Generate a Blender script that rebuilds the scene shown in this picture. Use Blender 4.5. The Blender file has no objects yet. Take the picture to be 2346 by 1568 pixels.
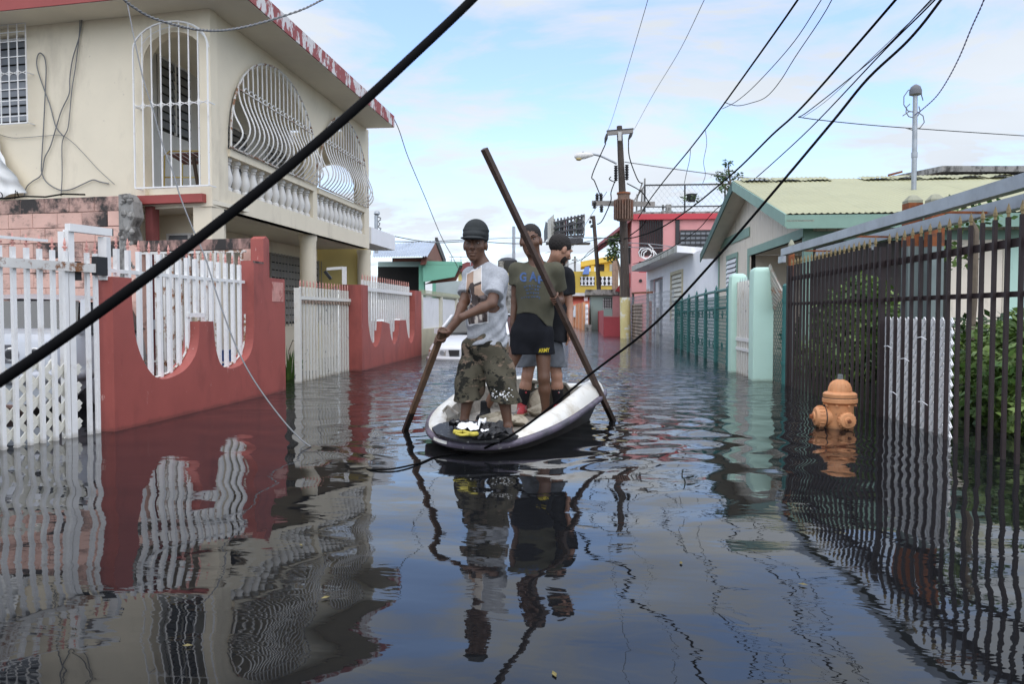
import bpy, bmesh, math, random
import numpy as np
from mathutils import Vector, Matrix
from mathutils.geometry import tessellate_polygon
from mathutils.bvhtree import BVHTree

random.seed(7)
rng = np.random.default_rng(11)
scene = bpy.context.scene
COL = scene.collection

# ------------------------------------------------------------------ camera, sky, sun, exposure
FPX, CX, CY, HZ, VPX = 1800.0, 1173.0, 784.0, 718.0, 1330.0
CAMH = 1.05
yaw = math.atan2(VPX - CX, FPX)
pit = math.atan2(CY - HZ, FPX)
FH = Vector((-math.sin(yaw), math.cos(yaw), 0))
RT = Vector((math.cos(yaw), math.sin(yaw), 0))
FW = FH * math.cos(pit) - Vector((0, 0, 1)) * math.sin(pit)
UP = RT.cross(FW)
EYE = Vector((0, 0, CAMH))
cam = bpy.data.cameras.new('camera')
cam.sensor_width = 36.0
cam.lens = 36.0 * FPX / 2346.0
cam.clip_start = 0.05
cam.clip_end = 2000
cam.dof.use_dof = True
cam.dof.focus_distance = 7.2
cam.dof.aperture_fstop = 9.0
camo = bpy.data.objects.new('camera', cam)
COL.objects.link(camo)
camo.matrix_world = Matrix(((RT.x, UP.x, -FW.x, EYE.x), (RT.y, UP.y, -FW.y, EYE.y), (RT.z, UP.z, -FW.z, EYE.z), (0, 0, 0, 1)))
scene.camera = camo

SUN_EL, SUN_AZ = math.radians(66), math.radians(166)   # azimuth from +Y, clockwise: behind the camera, a little to its right
wd = bpy.data.worlds.new('World')
scene.world = wd
wd.use_nodes = True
nt = wd.node_tree
nt.nodes.clear()
def N(t, typ, **kw):
    n = t.nodes.new(typ)
    for k, v in kw.items():
        setattr(n, k, v)
    return n
wo = N(nt, 'ShaderNodeOutputWorld')
bg = N(nt, 'ShaderNodeBackground')
bg.inputs['Strength'].default_value = 0.1
sky = N(nt, 'ShaderNodeTexSky', sky_type='NISHITA', sun_disc=False)
sky.sun_elevation = SUN_EL
sky.sun_rotation = SUN_AZ
sky.air_density = 1.0
sky.dust_density = 0.6
tc = N(nt, 'ShaderNodeTexCoord')
sep = N(nt, 'ShaderNodeSeparateXYZ')
nt.links.new(tc.outputs['Generated'], sep.inputs[0])
zz = N(nt, 'ShaderNodeMath', operation='MAXIMUM'); zz.inputs[1].default_value = 0.0
nt.links.new(sep.outputs['Z'], zz.inputs[0])
za = N(nt, 'ShaderNodeMath', operation='ADD'); za.inputs[1].default_value = 0.22
nt.links.new(zz.outputs[0], za.inputs[0])
dx = N(nt, 'ShaderNodeMath', operation='DIVIDE'); dy = N(nt, 'ShaderNodeMath', operation='DIVIDE')
nt.links.new(sep.outputs['X'], dx.inputs[0]); nt.links.new(za.outputs[0], dx.inputs[1])
nt.links.new(sep.outputs['Y'], dy.inputs[0]); nt.links.new(za.outputs[0], dy.inputs[1])
cmb = N(nt, 'ShaderNodeCombineXYZ')
nt.links.new(dx.outputs[0], cmb.inputs['X']); nt.links.new(dy.outputs[0], cmb.inputs['Y'])
cmb.inputs['Z'].default_value = 3.7
mp = N(nt, 'ShaderNodeMapping')
mp.inputs['Rotation'].default_value = (0, 0, 0.6)
mp.inputs['Scale'].default_value = (1.0, 1.7, 1.0)
nt.links.new(cmb.outputs[0], mp.inputs['Vector'])
n1 = N(nt, 'ShaderNodeTexNoise'); n1.inputs['Scale'].default_value = 1.9; n1.inputs['Detail'].default_value = 12
n1.inputs['Roughness'].default_value = 0.58; n1.inputs['Distortion'].default_value = 0.35
nt.links.new(mp.outputs[0], n1.inputs['Vector'])
r1 = N(nt, 'ShaderNodeMapRange'); r1.inputs['From Min'].default_value = 0.41; r1.inputs['From Max'].default_value = 0.57
r1.inputs['To Min'].default_value = 0.05; r1.inputs['To Max'].default_value = 1.0
nt.links.new(n1.outputs['Fac'], r1.inputs['Value'])
n2 = N(nt, 'ShaderNodeTexNoise'); n2.inputs['Scale'].default_value = 0.9; n2.inputs['Detail'].default_value = 5
nt.links.new(mp.outputs[0], n2.inputs['Vector'])
r2 = N(nt, 'ShaderNodeMapRange'); r2.inputs['From Min'].default_value = 0.3; r2.inputs['From Max'].default_value = 0.7
r2.inputs['To Min'].default_value = 0.90; r2.inputs['To Max'].default_value = 1.08
nt.links.new(n2.outputs['Fac'], r2.inputs['Value'])
cc = N(nt, 'ShaderNodeMix', data_type='RGBA', blend_type='MULTIPLY'); cc.inputs['Factor'].default_value = 1.0
cc.inputs['A'].default_value = (3.62, 3.92, 4.32, 1)
nt.links.new(r2.outputs[0], cc.inputs['B'])
# the clear sky between the thin clouds is itself veiled: Nishita blue, lifted by the veil
lift = N(nt, 'ShaderNodeMix', data_type='RGBA', blend_type='ADD'); lift.inputs['Factor'].default_value = 1.0
lift.inputs['B'].default_value = (0.55, 0.85, 1.9, 1)
nt.links.new(sky.outputs[0], lift.inputs['A'])
mx = N(nt, 'ShaderNodeMix', data_type='RGBA')
nt.links.new(r1.outputs[0], mx.inputs['Factor'])
nt.links.new(lift.outputs['Result'], mx.inputs['A']); nt.links.new(cc.outputs['Result'], mx.inputs['B'])
nt.links.new(mx.outputs['Result'], bg.inputs['Color'])
nt.links.new(bg.outputs[0], wo.inputs['Surface'])

sl = bpy.data.lights.new('sun', 'SUN')
sl.energy = 1.4
sl.angle = math.radians(115)
sl.color = (1.0, 0.95, 0.87)
so = bpy.data.objects.new('sun', sl)
COL.objects.link(so)
sd = Vector((math.sin(SUN_AZ) * math.cos(SUN_EL), math.cos(SUN_AZ) * math.cos(SUN_EL), math.sin(SUN_EL)))
so.rotation_euler = (-sd).to_track_quat('-Z', 'Y').to_euler()
so.location = (0, -10, 30)
scene.view_settings.view_transform = 'Standard'
scene.view_settings.look = 'None'
scene.view_settings.exposure = 1.18
scene.view_settings.gamma = 1.0
scene.view_settings.use_curve_mapping = False
scene.render.engine = 'CYCLES'
scene.cycles.use_denoising = True
scene.cycles.max_bounces = 8
scene.cycles.transparent_max_bounces = 8

# ------------------------------------------------------------------ from a sight line to a point of the place
def ray(x, y):
    return FW + RT * ((x - CX) / FPX) - UP * ((y - CY) / FPX)
def pD(x, y, d):                       # at depth d along the view axis
    return EYE + ray(x, y) * d
def pZ(x, y, z=0.0):                   # where the sight line meets the level z
    r = ray(x, y)
    return EYE + r * ((z - CAMH) / r.z)
def dirvp(x):
    r = ray(x, HZ)
    v = Vector((r.x, r.y, 0)); v.normalize()
    return v
class Fr:                              # an upright facade plane: u along it, v outwards, z up
    def __init__(s, o, d, side=1):     # side 1: outward is to the right of d
        s.o = Vector((o[0], o[1], 0)); s.d = Vector((d[0], d[1], 0)).normalized()
        s.n = Vector((s.d.y, -s.d.x, 0)) * side
    def P(s, u, v, z):
        return s.o + s.d * u + s.n * v + Vector((0, 0, z))
    def pix(s, x, y, v=0.0):
        r = ray(x, y)
        t = ((s.o + s.n * v - EYE).dot(s.n)) / r.dot(s.n)
        p = EYE + r * t
        return ((p - s.o).dot(s.d), p.z)
    def u(s, x, v=0.0):
        return s.pix(x, HZ, v)[0]
    def z(s, x, y, v=0.0):
        return s.pix(x, y, v)[1]
    @property
    def ang(s):
        return math.atan2(s.d.y, s.d.x)

# ------------------------------------------------------------------ mesh building
class MB:
    def __init__(s):
        s.v = []; s.f = []; s.m = []
    def add(s, vs, fs, mi=0):
        b = len(s.v)
        s.v += [tuple(p) for p in vs]
        s.f += [tuple(i + b for i in f) for f in fs]
        s.m += [mi] * len(fs)
        return s
    def hexa(s, p, mi=0):              # 8 points: 4 below, 4 above
        return s.add(p, [(3, 2, 1, 0), (4, 5, 6, 7), (0, 1, 5, 4), (1, 2, 6, 5), (2, 3, 7, 6), (3, 0, 4, 7)], mi)
    def box(s, fr, u0, u1, v0, v1, z0, z1, mi=0):
        P = fr.P
        return s.hexa([P(u0, v0, z0), P(u1, v0, z0), P(u1, v1, z0), P(u0, v1, z0), P(u0, v0, z1), P(u1, v0, z1), P(u1, v1, z1), P(u0, v1, z1)], mi)
    def bar(s, a, b, w, h=None, mi=0, up=None):   # a square bar from a to b
        h = h or w
        a = Vector(a); b = Vector(b)
        t = (b - a).normalized()
        up = Vector(up) if up is not None else (Vector((0, 0, 1)) if abs(t.z) < 0.95 else FH)
        x = t.cross(up).normalized(); y = x.cross(t).normalized()
        q = [(-1, -1), (1, -1), (1, 1), (-1, 1)]
        return s.hexa([a + x * (i * w / 2) + y * (j * h / 2) for i, j in q] + [b + x * (i * w / 2) + y * (j * h / 2) for i, j in q], mi)
    def tube(s, pts, r, n=6, mi=0, cap=True):
        pts = [Vector(p) for p in pts]
        rs = r if isinstance(r, (list, tuple)) else [r] * len(pts)
        vs = []; ref = None
        for i, p in enumerate(pts):
            t = (pts[min(i + 1, len(pts) - 1)] - pts[max(i - 1, 0)])
            if t.length < 1e-9: t = Vector((0, 0, 1))
            t.normalize()
            if ref is None:
                ref = Vector((0, 0, 1)) if abs(t.z) < 0.9 else Vector((1, 0, 0))
            x = ref - t * ref.dot(t)
            if x.length < 1e-6: x = t.orthogonal()
            x.normalize(); ref = x
            y = t.cross(x)
            for k in range(n):
                a = 2 * math.pi * k / n
                vs.append(p + (x * math.cos(a) + y * math.sin(a)) * rs[i])
        fs = []
        for i in range(len(pts) - 1):
            for k in range(n):
                k2 = (k + 1) % n
                fs.append((i * n + k, i * n + k2, (i + 1) * n + k2, (i + 1) * n + k))
        if cap:
            fs.append(tuple(range(n))[::-1]); b = (len(pts) - 1) * n
            fs.append(tuple(b + k for k in range(n)))
        return s.add(vs, fs, mi)
    def lathe(s, c, prof, n=16, axis=(0, 0, 1), mi=0):   # prof: (radius, height along axis)
        c = Vector(c); t = Vector(axis).normalized(); x = t.orthogonal().normalized(); y = t.cross(x)
        vs = []; fs = []
        for r, h in prof:
            for k in range(n):
                a = 2 * math.pi * k / n
                vs.append(c + t * h + (x * math.cos(a) + y * math.sin(a)) * max(r, 1e-4))
        for i in range(len(prof) - 1):
            for k in range(n):
                k2 = (k + 1) % n
                fs.append((i * n + k, i * n + k2, (i + 1) * n + k2, (i + 1) * n + k))
        fs.append(tuple(range(n))[::-1]); b = (len(prof) - 1) * n
        fs.append(tuple(b + k for k in range(n)))
        return s.add(vs, fs, mi)
    def wall(s, fr, outer, holes=(), v0=0.0, th=0.15, mi=0):   # outline in (u, z), front face at v0, back at v0 - th
        loops = [list(outer)] + [list(h) for h in holes]
        tri = tessellate_polygon([[Vector((a, b, 0)) for a, b in l] for l in loops])
        flat = [q for l in loops for q in l]
        n = len(flat)
        vs = [fr.P(a, v0, b) for a, b in flat] + [fr.P(a, v0 - th, b) for a, b in flat]
        fs = [t for t in tri] + [tuple(i + n for i in t[::-1]) for t in tri]
        o = 0
        for l in loops:
            m = len(l)
            for i in range(m):
                j = (i + 1) % m
                fs.append((o + i, o + j, o + j + n, o + i + n))
            o += m
        return s.add(vs, fs, mi)
    def prism(s, poly, off, mi=0):     # a 3D outline pushed along off
        off = Vector(off); n = len(poly)
        poly = [Vector(p) for p in poly]
        return s.add(poly + [p + off for p in poly], [tuple(range(n)), tuple(range(n, 2 * n))[::-1]] + [(i, i + n, (i + 1) % n + n, (i + 1) % n) for i in range(n)], mi)
    def mesh(s, name, mats, org=(0, 0, 0), smooth=False, fix=True):
        me = bpy.data.meshes.new(name)
        o = Vector(org)
        me.from_pydata([tuple(Vector(p) - o) for p in s.v], [], s.f)
        for m in (mats if isinstance(mats, (list, tuple)) else [mats]):
            me.materials.append(m)
        if any(s.m): me.polygons.foreach_set('material_index', s.m)
        if fix:
            bm = bmesh.new(); bm.from_mesh(me)
            bmesh.ops.recalc_face_normals(bm, faces=bm.faces)
            bm.to_mesh(me); bm.free()
        if smooth:
            me.polygons.foreach_set('use_smooth', [True] * len(me.polygons))
            if smooth == 'auto':
                try: me.set_sharp_from_angle(angle=math.radians(40))
                except Exception: pass
        me.update()
        return me

WL = {}                                # world location of every built object
def _props(o, label=None, cat=None, group=None, kind=None):
    if label: o['label'] = label
    if cat: o['category'] = cat
    if group: o['group'] = group
    if kind: o['kind'] = kind
def thing(name, label, cat, loc, group=None):
    o = bpy.data.objects.new(name, None); COL.objects.link(o)
    o.empty_display_size = 0.1
    loc = Vector(loc); o.location = loc; WL[o.name] = loc
    _props(o, label, cat, group)
    return o
def solo(name, label, cat, mb, mats, group=None, smooth=False, kind=None, loc=None):
    loc = Vector(loc) if loc is not None else Vector(mb.v[0])
    o = bpy.data.objects.new(name, mb.mesh(name, mats, loc, smooth)); COL.objects.link(o)
    o.location = loc; WL[o.name] = loc
    _props(o, label, cat, group, kind)
    return o
def struct(name, mb, mats, smooth=False, label=None, kind='structure'):
    o = bpy.data.objects.new(name, mb.mesh(name, mats, (0, 0, 0), smooth)); COL.objects.link(o)
    WL[o.name] = Vector((0, 0, 0)); _props(o, label, None, None, kind)
    return o
def part(name, mb, mats, par, smooth=False, label=None, kind=None, loc=None):
    w = Vector(loc) if loc is not None else WL[par.name]
    o = bpy.data.objects.new(name, mb.mesh(name, mats, w, smooth)); COL.objects.link(o)
    o.parent = par; o.location = w - WL[par.name]; WL[o.name] = w
    _props(o, label, None, None, kind)
    return o
def inst(name, me, par, loc, rotz=0.0, scale=None, label=None, rot=None):
    o = bpy.data.objects.new(name, me); COL.objects.link(o)
    o.parent = par; o.location = Vector(loc) - WL[par.name]
    o.rotation_euler = rot if rot is not None else (0, 0, rotz)
    if scale: o.scale = scale
    WL[o.name] = Vector(loc); _props(o, label)
    return o

# ------------------------------------------------------------------ materials
MATS = {}
def mat(name, col, rough=0.65, var=0.12, scale=2.5, bump=0.15, bscale=60, stain=None, stain2=None, metal=0.0, spec=0.5, stretch=(1, 1, 1), bdist=0.004, world=False, tide=None):
    """base colour with soft mottling; stain = (colour, scale, low, high, stretch): patches of dirt, rust or peeled paint"""
    if name in MATS: return MATS[name]
    m = bpy.data.materials.new(name); m.use_nodes = True
    t = m.node_tree; b = t.nodes['Principled BSDF']
    b.inputs['Roughness'].default_value = rough; b.inputs['Metallic'].default_value = metal
    b.inputs['Specular IOR Level'].default_value = spec
    tc = N(t, 'ShaderNodeTexCoord'); oi = N(t, 'ShaderNodeObjectInfo')
    ad = N(t, 'ShaderNodeVectorMath', operation='MULTIPLY_ADD')
    ad.inputs[1].default_value = (37.0, 53.0, 71.0)
    if world:
        ge = N(t, 'ShaderNodeNewGeometry'); t.links.new(ge.outputs['Position'], ad.inputs[2]); ad.inputs[0].default_value = (0, 0, 0)
    else:
        t.links.new(oi.outputs['Random'], ad.inputs[0]); t.links.new(tc.outputs['Object'], ad.inputs[2])
    def noise(sc, det=5, st=(1, 1, 1), rg=0.6):
        v = ad.outputs[0]
        if st != (1, 1, 1):
            mpn = N(t, 'ShaderNodeMapping'); mpn.inputs['Scale'].default_value = st
            t.links.new(v, mpn.inputs['Vector']); v = mpn.outputs[0]
        n = N(t, 'ShaderNodeTexNoise'); n.inputs['Scale'].default_value = sc; n.inputs['Detail'].default_value = det
        n.inputs['Roughness'].default_value = rg
        t.links.new(v, n.inputs['Vector']); return n.outputs['Fac']
    def mixc(fac, a, bcol):
        mxn = N(t, 'ShaderNodeMix', data_type='RGBA')
        t.links.new(fac, mxn.inputs['Factor'])
        for sock, q in (('A', a), ('B', bcol)):
            if isinstance(q, tuple): mxn.inputs[sock].default_value = (*q[:3], 1)
            else: t.links.new(q, mxn.inputs[sock])
        return mxn.outputs['Result']
    rr = N(t, 'ShaderNodeMapRange'); rr.inputs['From Min'].default_value = 0.3; rr.inputs['From Max'].default_value = 0.7
    t.links.new(noise(scale, 6, stretch), rr.inputs['Value'])
    c = mixc(rr.outputs[0], tuple(x * (1 - var) for x in col), tuple(min(x * (1 + var), 1) for x in col))
    for st in (stain, stain2):
        if st:
            sc, ss, lo, hi = st[:4]; sst = st[4] if len(st) > 4 else (1, 1, 1)
            sr = N(t, 'ShaderNodeMapRange'); sr.inputs['From Min'].default_value = lo; sr.inputs['From Max'].default_value = hi
            t.links.new(noise(ss, 8, sst, 0.68), sr.inputs['Value'])
            c = mixc(sr.outputs[0], c, sc)
    if tide:                                           # silt line the flood leaves on whatever stands in it
        gp = N(t, 'ShaderNodeNewGeometry'); sz = N(t, 'ShaderNodeSeparateXYZ'); t.links.new(gp.outputs['Position'], sz.inputs[0])
        mm = N(t, 'ShaderNodeMath', operation='MULTIPLY_ADD'); mm.inputs[1].default_value = -0.085
        t.links.new(noise(7, 6, (1, 1, 0.25)), mm.inputs[0]); t.links.new(sz.outputs['Z'], mm.inputs[2])
        tr_ = N(t, 'ShaderNodeMapRange'); tr_.inputs['From Min'].default_value = -0.03; tr_.inputs['From Max'].default_value = 0.0
        tr_.inputs['To Min'].default_value = 0.5; tr_.inputs['To Max'].default_value = 0.0
        t.links.new(mm.outputs[0], tr_.inputs['Value'])
        c = mixc(tr_.outputs[0], c, tide)
    t.links.new(c, b.inputs['Base Color'])
    if bump:
        bn = N(t, 'ShaderNodeBump'); bn.inputs['Strength'].default_value = bump; bn.inputs['Distance'].default_value = bdist
        t.links.new(noise(bscale, 6, stretch), bn.inputs['Height']); t.links.new(bn.outputs[0], b.inputs['Normal'])
    MATS[name] = m
    return m
DIRT = (0.10, 0.085, 0.065)
m_cream = mat('cream_render', (0.75, 0.67, 0.52), 0.8, 0.05, 1.2, 0.2, 90, stain=((0.47, 0.41, 0.32), 1.7, 0.54, 0.85, (1, 1, 0.35)), stain2=((0.42, 0.36, 0.29), 9, 0.66, 0.76))
m_ceil = mat('cream_soffit', (0.75, 0.69, 0.56), 0.85, 0.06, 1.5)
m_inner = mat('pale_grey_plaster', (0.66, 0.65, 0.62), 0.85, 0.06, 1.5)
m_red = mat('brick_red_paint', (0.34, 0.082, 0.066), 0.55, 0.10, 1.6, 0.25, 70, stain=((0.55, 0.33, 0.29), 15, 0.655, 0.70, (1, 1, 0.35)), stain2=((0.19, 0.048, 0.040), 2.4, 0.50, 0.74, (1, 1, 0.4)), tide=(0.10, 0.035, 0.028))
m_redband = mat('red_band_paint', (0.32, 0.062, 0.052), 0.6, 0.1, 2)
m_peel = mat('peeling_red_paint', (0.30, 0.06, 0.055), 0.65, 0.12, 2, 0.3, 60, stain=((0.64, 0.61, 0.60), 4.6, 0.505, 0.53, (1, 1, 0.5)))
m_white = mat('white_paint_iron', (0.78, 0.77, 0.75), 0.5, 0.06, 6, 0.2, 80, stain=((0.30, 0.15, 0.08), 12, 0.66, 0.74), stain2=((0.50, 0.45, 0.40), 6, 0.56, 0.8), tide=(0.30, 0.26, 0.20))
m_whitechip = mat('chipped_white_paint', (0.70, 0.68, 0.62), 0.5, 0.06, 6, 0.2, 80, stain=((0.13, 0.14, 0.16), 22, 0.63, 0.66, (1, 1, 0.4)), stain2=((0.48, 0.40, 0.30), 6, 0.55, 0.8), tide=(0.30, 0.25, 0.18))
m_whitewall = mat('white_wall_paint', (0.82, 0.82, 0.83), 0.75, 0.05, 1.3, 0.2, 70, stain=((0.45, 0.44, 0.42), 2.2, 0.58, 0.9, (1, 1, 0.5)))
m_rustw = mat('rusty_white_iron', (0.64, 0.62, 0.58), 0.55, 0.1, 6, 0.2, 60, stain=((0.23, 0.10, 0.04), 7, 0.50, 0.58))
m_pinkfin = mat('salmon_finial_paint', (0.62, 0.30, 0.25), 0.55, 0.1, 8, 0.1, 60)
m_block = mat('salmon_block', (0.66, 0.42, 0.345), 0.9, 0.10, 3, 0.6, 45, stain=((0.07, 0.06, 0.055), 2.6, 0.55, 0.70, (1, 1, 1.6)), stain2=((0.42, 0.27, 0.22), 9, 0.58, 0.75), bdist=0.01, world=True)
m_blockdark = mat('mouldy_block', (0.50, 0.32, 0.265), 0.95, 0.15, 4, 0.8, 40, stain=((0.045, 0.04, 0.038), 3.0, 0.40, 0.54), bdist=0.012, world=True)
m_mortar = mat('dark_mortar', (0.36, 0.24, 0.20), 0.95, 0.2, 6, 0.5, 50, stain=((0.06, 0.05, 0.045), 3, 0.45, 0.6), world=True)
m_conc = mat('weathered_concrete', (0.30, 0.29, 0.27), 0.9, 0.2, 3, 0.6, 40, stain=((0.07, 0.065, 0.06), 5, 0.46, 0.62, (1, 1, 0.5)), bdist=0.01)
m_brown = mat('brown_black_iron', (0.022, 0.0115, 0.0115), 0.6, 0.2, 5, 0.15, 70, stain=((0.22, 0.19, 0.18), 30, 0.70, 0.74))
m_gold = mat('worn_gold_tip', (0.30, 0.22, 0.10), 0.5, 0.25, 30, 0.1, 60)
m_galv = mat('galvanised_steel', (0.36, 0.385, 0.41), 0.42, 0.12, 4, 0.1, 60, metal=0.55, stain=((0.25, 0.26, 0.27), 3, 0.5, 0.8))
m_rust = mat('orange_rust', (0.24, 0.075, 0.025), 0.9, 0.3, 9, 0.5, 60, stain=((0.10, 0.045, 0.03), 7, 0.5, 0.65))
m_greypost = mat('grey_green_post', (0.17, 0.21, 0.205), 0.6, 0.12, 4)
m_mint = mat('mint_paint', (0.46, 0.66, 0.565), 0.7, 0.05, 2, 0.3, 50, stain=((0.30, 0.42, 0.34), 3, 0.62, 0.85, (1, 1, 0.4)), stain2=((0.6, 0.7, 0.64), 14, 0.70, 0.75), tide=(0.22, 0.28, 0.20))
m_trim = mat('sage_green_trim', (0.215, 0.34, 0.275), 0.6, 0.08, 3)
m_darkgreen = mat('dark_green_edge', (0.035, 0.09, 0.07), 0.6, 0.1, 3)
m_siding = mat('beige_siding', (0.74, 0.66, 0.545), 0.75, 0.06, 2, 0.2, 50, stain=((0.34, 0.29, 0.23), 2.5, 0.58, 0.85, (1, 1, 0.3)))
m_roofy = mat('pale_yellow_roof', (0.37, 0.365, 0.215), 0.55, 0.06, 1.2, 0.1, 40, stain=((0.42, 0.38, 0.22), 2.2, 0.58, 0.80), stain2=((0.22, 0.17, 0.12), 14, 0.68, 0.76))
m_teal = mat('teal_paint', (0.035, 0.155, 0.145), 0.5, 0.12, 4, 0.1, 50)
m_black = mat('black_iron', (0.018, 0.018, 0.02), 0.5, 0.2, 5)
m_cable = mat('black_cable', (0.0035, 0.0035, 0.004), 0.8, 0.2, 8, 0.1, 60, spec=0.08)
m_gcable = mat('grey_cable', (0.16, 0.165, 0.17), 0.6, 0.15, 8)
m_bcable = mat('indigo_cable', (0.10, 0.10, 0.30), 0.5, 0.15, 8)
m_wood = mat('pole_timber', (0.060, 0.046, 0.038), 0.9, 0.3, 3, 0.6, 30, stretch=(6, 6, 0.5), stain=((0.15, 0.13, 0.11), 4, 0.55, 0.75, (6, 6, 0.4)))
m_glass = mat('dark_glass', (0.025, 0.03, 0.036), 0.12, 0.1, 2, 0)
m_louv = mat('grey_louvre', (0.20, 0.215, 0.235), 0.25, 0.1, 4, 0)
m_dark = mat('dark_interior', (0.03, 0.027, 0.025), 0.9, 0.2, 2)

# ------------------------------------------------------------------ ground under the flood, and the flood water
gm = MB()
G = 900
gm.add([(-G, -G, -0.75), (G, -G, -0.75), (G, G, -0.75), (-G, G, -0.75)], [(0, 1, 2, 3)])
struct('ground', gm, mat('drowned_asphalt', (0.05, 0.048, 0.045), 0.9))

def water_material():
    m = bpy.data.materials.new('flood_water'); m.use_nodes = True
    t = m.node_tree; b = t.nodes['Principled BSDF']
    b.inputs['Base Color'].default_value = (0.0075, 0.008, 0.009, 1)
    b.inputs['Roughness'].default_value = 0.015
    b.inputs['IOR'].default_value = 1.44
    tc = N(t, 'ShaderNodeTexCoord'); sp = N(t, 'ShaderNodeSeparateXYZ')
    t.links.new(tc.outputs['Object'], sp.inputs[0])
    def nz(sx, sy, sc, det):
        mpn = N(t, 'ShaderNodeMapping'); mpn.inputs['Scale'].default_value = (sx, sy, 1); mpn.inputs['Rotation'].default_value = (0, 0, 0.12)
        t.links.new(tc.outputs['Object'], mpn.inputs['Vector'])
        n = N(t, 'ShaderNodeTexNoise'); n.inputs['Scale'].default_value = sc; n.inputs['Detail'].default_value = det
        n.inputs['Distortion'].default_value = 0.6
        t.links.new(mpn.outputs[0], n.inputs['Vector']); return n.outputs['Fac']
    # distance along the street decides how ruffled the surface is
    rp = N(t, 'ShaderNodeMapRange', interpolation_type='SMOOTHSTEP')
    rp.inputs['From Min'].default_value = 7.0; rp.inputs['From Max'].default_value = 13.0
    rp.inputs['To Min'].default_value = 0.02; rp.inputs['To Max'].default_value = 1.0
    t.links.new(sp.outputs['Y'], rp.inputs['Value'])
    pt = N(t, 'ShaderNodeMapRange'); pt.inputs['From Min'].default_value = 0.35; pt.inputs['From Max'].default_value = 0.65
    pt.inputs['To Min'].default_value = 0.45; pt.inputs['To Max'].default_value = 1.0
    t.links.new(nz(0.25, 0.5, 1.0, 3), pt.inputs['Value'])
    ml = N(t, 'ShaderNodeMath', operation='MULTIPLY')
    t.links.new(rp.outputs[0], ml.inputs[0]); t.links.new(pt.outputs[0], ml.inputs[1])
    b1 = N(t, 'ShaderNodeBump'); b1.inputs['Distance'].default_value = 0.085
    t.links.new(ml.outputs[0], b1.inputs['Strength']); t.links.new(nz(1.0, 2.3, 2.6, 3), b1.inputs['Height'])
    t.links.new(b1.outputs[0], b.inputs['Normal'])
    return m
m_water = water_material()

WX0, WX1, WY0, WY1, WS = -5.6, 5.2, 1.2, 16.0, 0.03
nx = int((WX1 - WX0) / WS) + 1; ny = int((WY1 - WY0) / WS) + 1
wxa = np.linspace(WX0, WX1, nx); wya = np.linspace(WY0, WY1, ny)
WXX, WYY = np.meshgrid(wxa, wya)
wz = np.zeros_like(WXX)
wr = np.random.default_rng(5)
def sm(a, b, x):
    t = np.clip((x - a) / (b - a), 0, 1); return t * t * (3 - 2 * t)
def band(n, l0, l1, slope, spread, wx, wy, mean=math.pi / 2):
    h = np.zeros_like(wx)
    for i in range(n):
        L = math.exp(wr.uniform(math.log(l0), math.log(l1))); k = 2 * math.pi / L
        a = mean + wr.normal(0, spread)
        h += np.sin(k * (wx * math.cos(a) + wy * math.sin(a)) + wr.uniform(0, 6.28)) / k
    return h * slope * math.sqrt(2.0 / n)
wx_ = WXX + 0.10 * np.sin(1.3 * WYY + 0.7 * WXX) + 0.06 * np.sin(2.9 * WYY - 1.7 * WXX + 1.0)
wy_ = WYY + 0.14 * np.sin(0.9 * WXX + 0.6 * WYY + 0.4) + 0.07 * np.sin(2.3 * WXX + 1.1)
calm = 0.55 + 0.45 * np.sin(0.8 * WXX + 0.5 * WYY + 1.0) * np.sin(0.55 * WYY - 0.6 * WXX)
# calm near the photographer: long lazy swells that bend the reflections
wz += band(16, 0.42, 1.1, 0.0155, 0.6, wx_, wy_) * (0.6 + 0.4 * calm)
wz += band(14, 0.26, 0.45, 0.0030, 0.8, wx_, wy_) * (0.35 + 0.65 * calm)
# ruffled water behind the boat, in the open middle of the street
mid = sm(7.2, 10.5, WYY) * (0.35 + 0.65 * sm(-3.9, -2.6, WXX) * (1 - sm(2.0, 3.0, WXX)))
wz += band(22, 0.20, 0.6, 0.068, 0.55, wx_, wy_) * mid
# water stirred right of and before the boat
stir = np.exp(-(((WXX - 0.9) / 1.7) ** 2 + ((WYY - 6.7) / 1.7) ** 2))
wz += band(14, 0.30, 0.85, 0.036, 0.5, wx_, wy_, 1.25) * stir
stir2 = np.exp(-(((WXX + 1.6) / 1.0) ** 2 + ((WYY - 7.1) / 0.9) ** 2))
wz += band(12, 0.16, 0.4, 0.028, 0.7, wx_, wy_) * stir2
def rings(px, py, L, slope, dec, r0=0.03):
    r = np.sqrt((WXX - px) ** 2 + (WYY - py) ** 2); k = 2 * math.pi / L
    return np.sin(k * r) * slope / k * np.exp(-r / dec) * sm(0, r0, r)
_pp = pZ(1405, 965); wz += rings(_pp.x, _pp.y, 0.30, 0.11, 0.9)
_pp = pZ(929, 986); wz += rings(_pp.x, _pp.y, 0.20, 0.045, 0.5)
_pp = pZ(1100, 1030); wz += rings(_pp.x, _pp.y, 0.45, 0.022, 1.2)
_pp = pZ(1835, 1152); wz += rings(_pp.x, _pp.y, 0.085, 0.06, 0.10)
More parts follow.
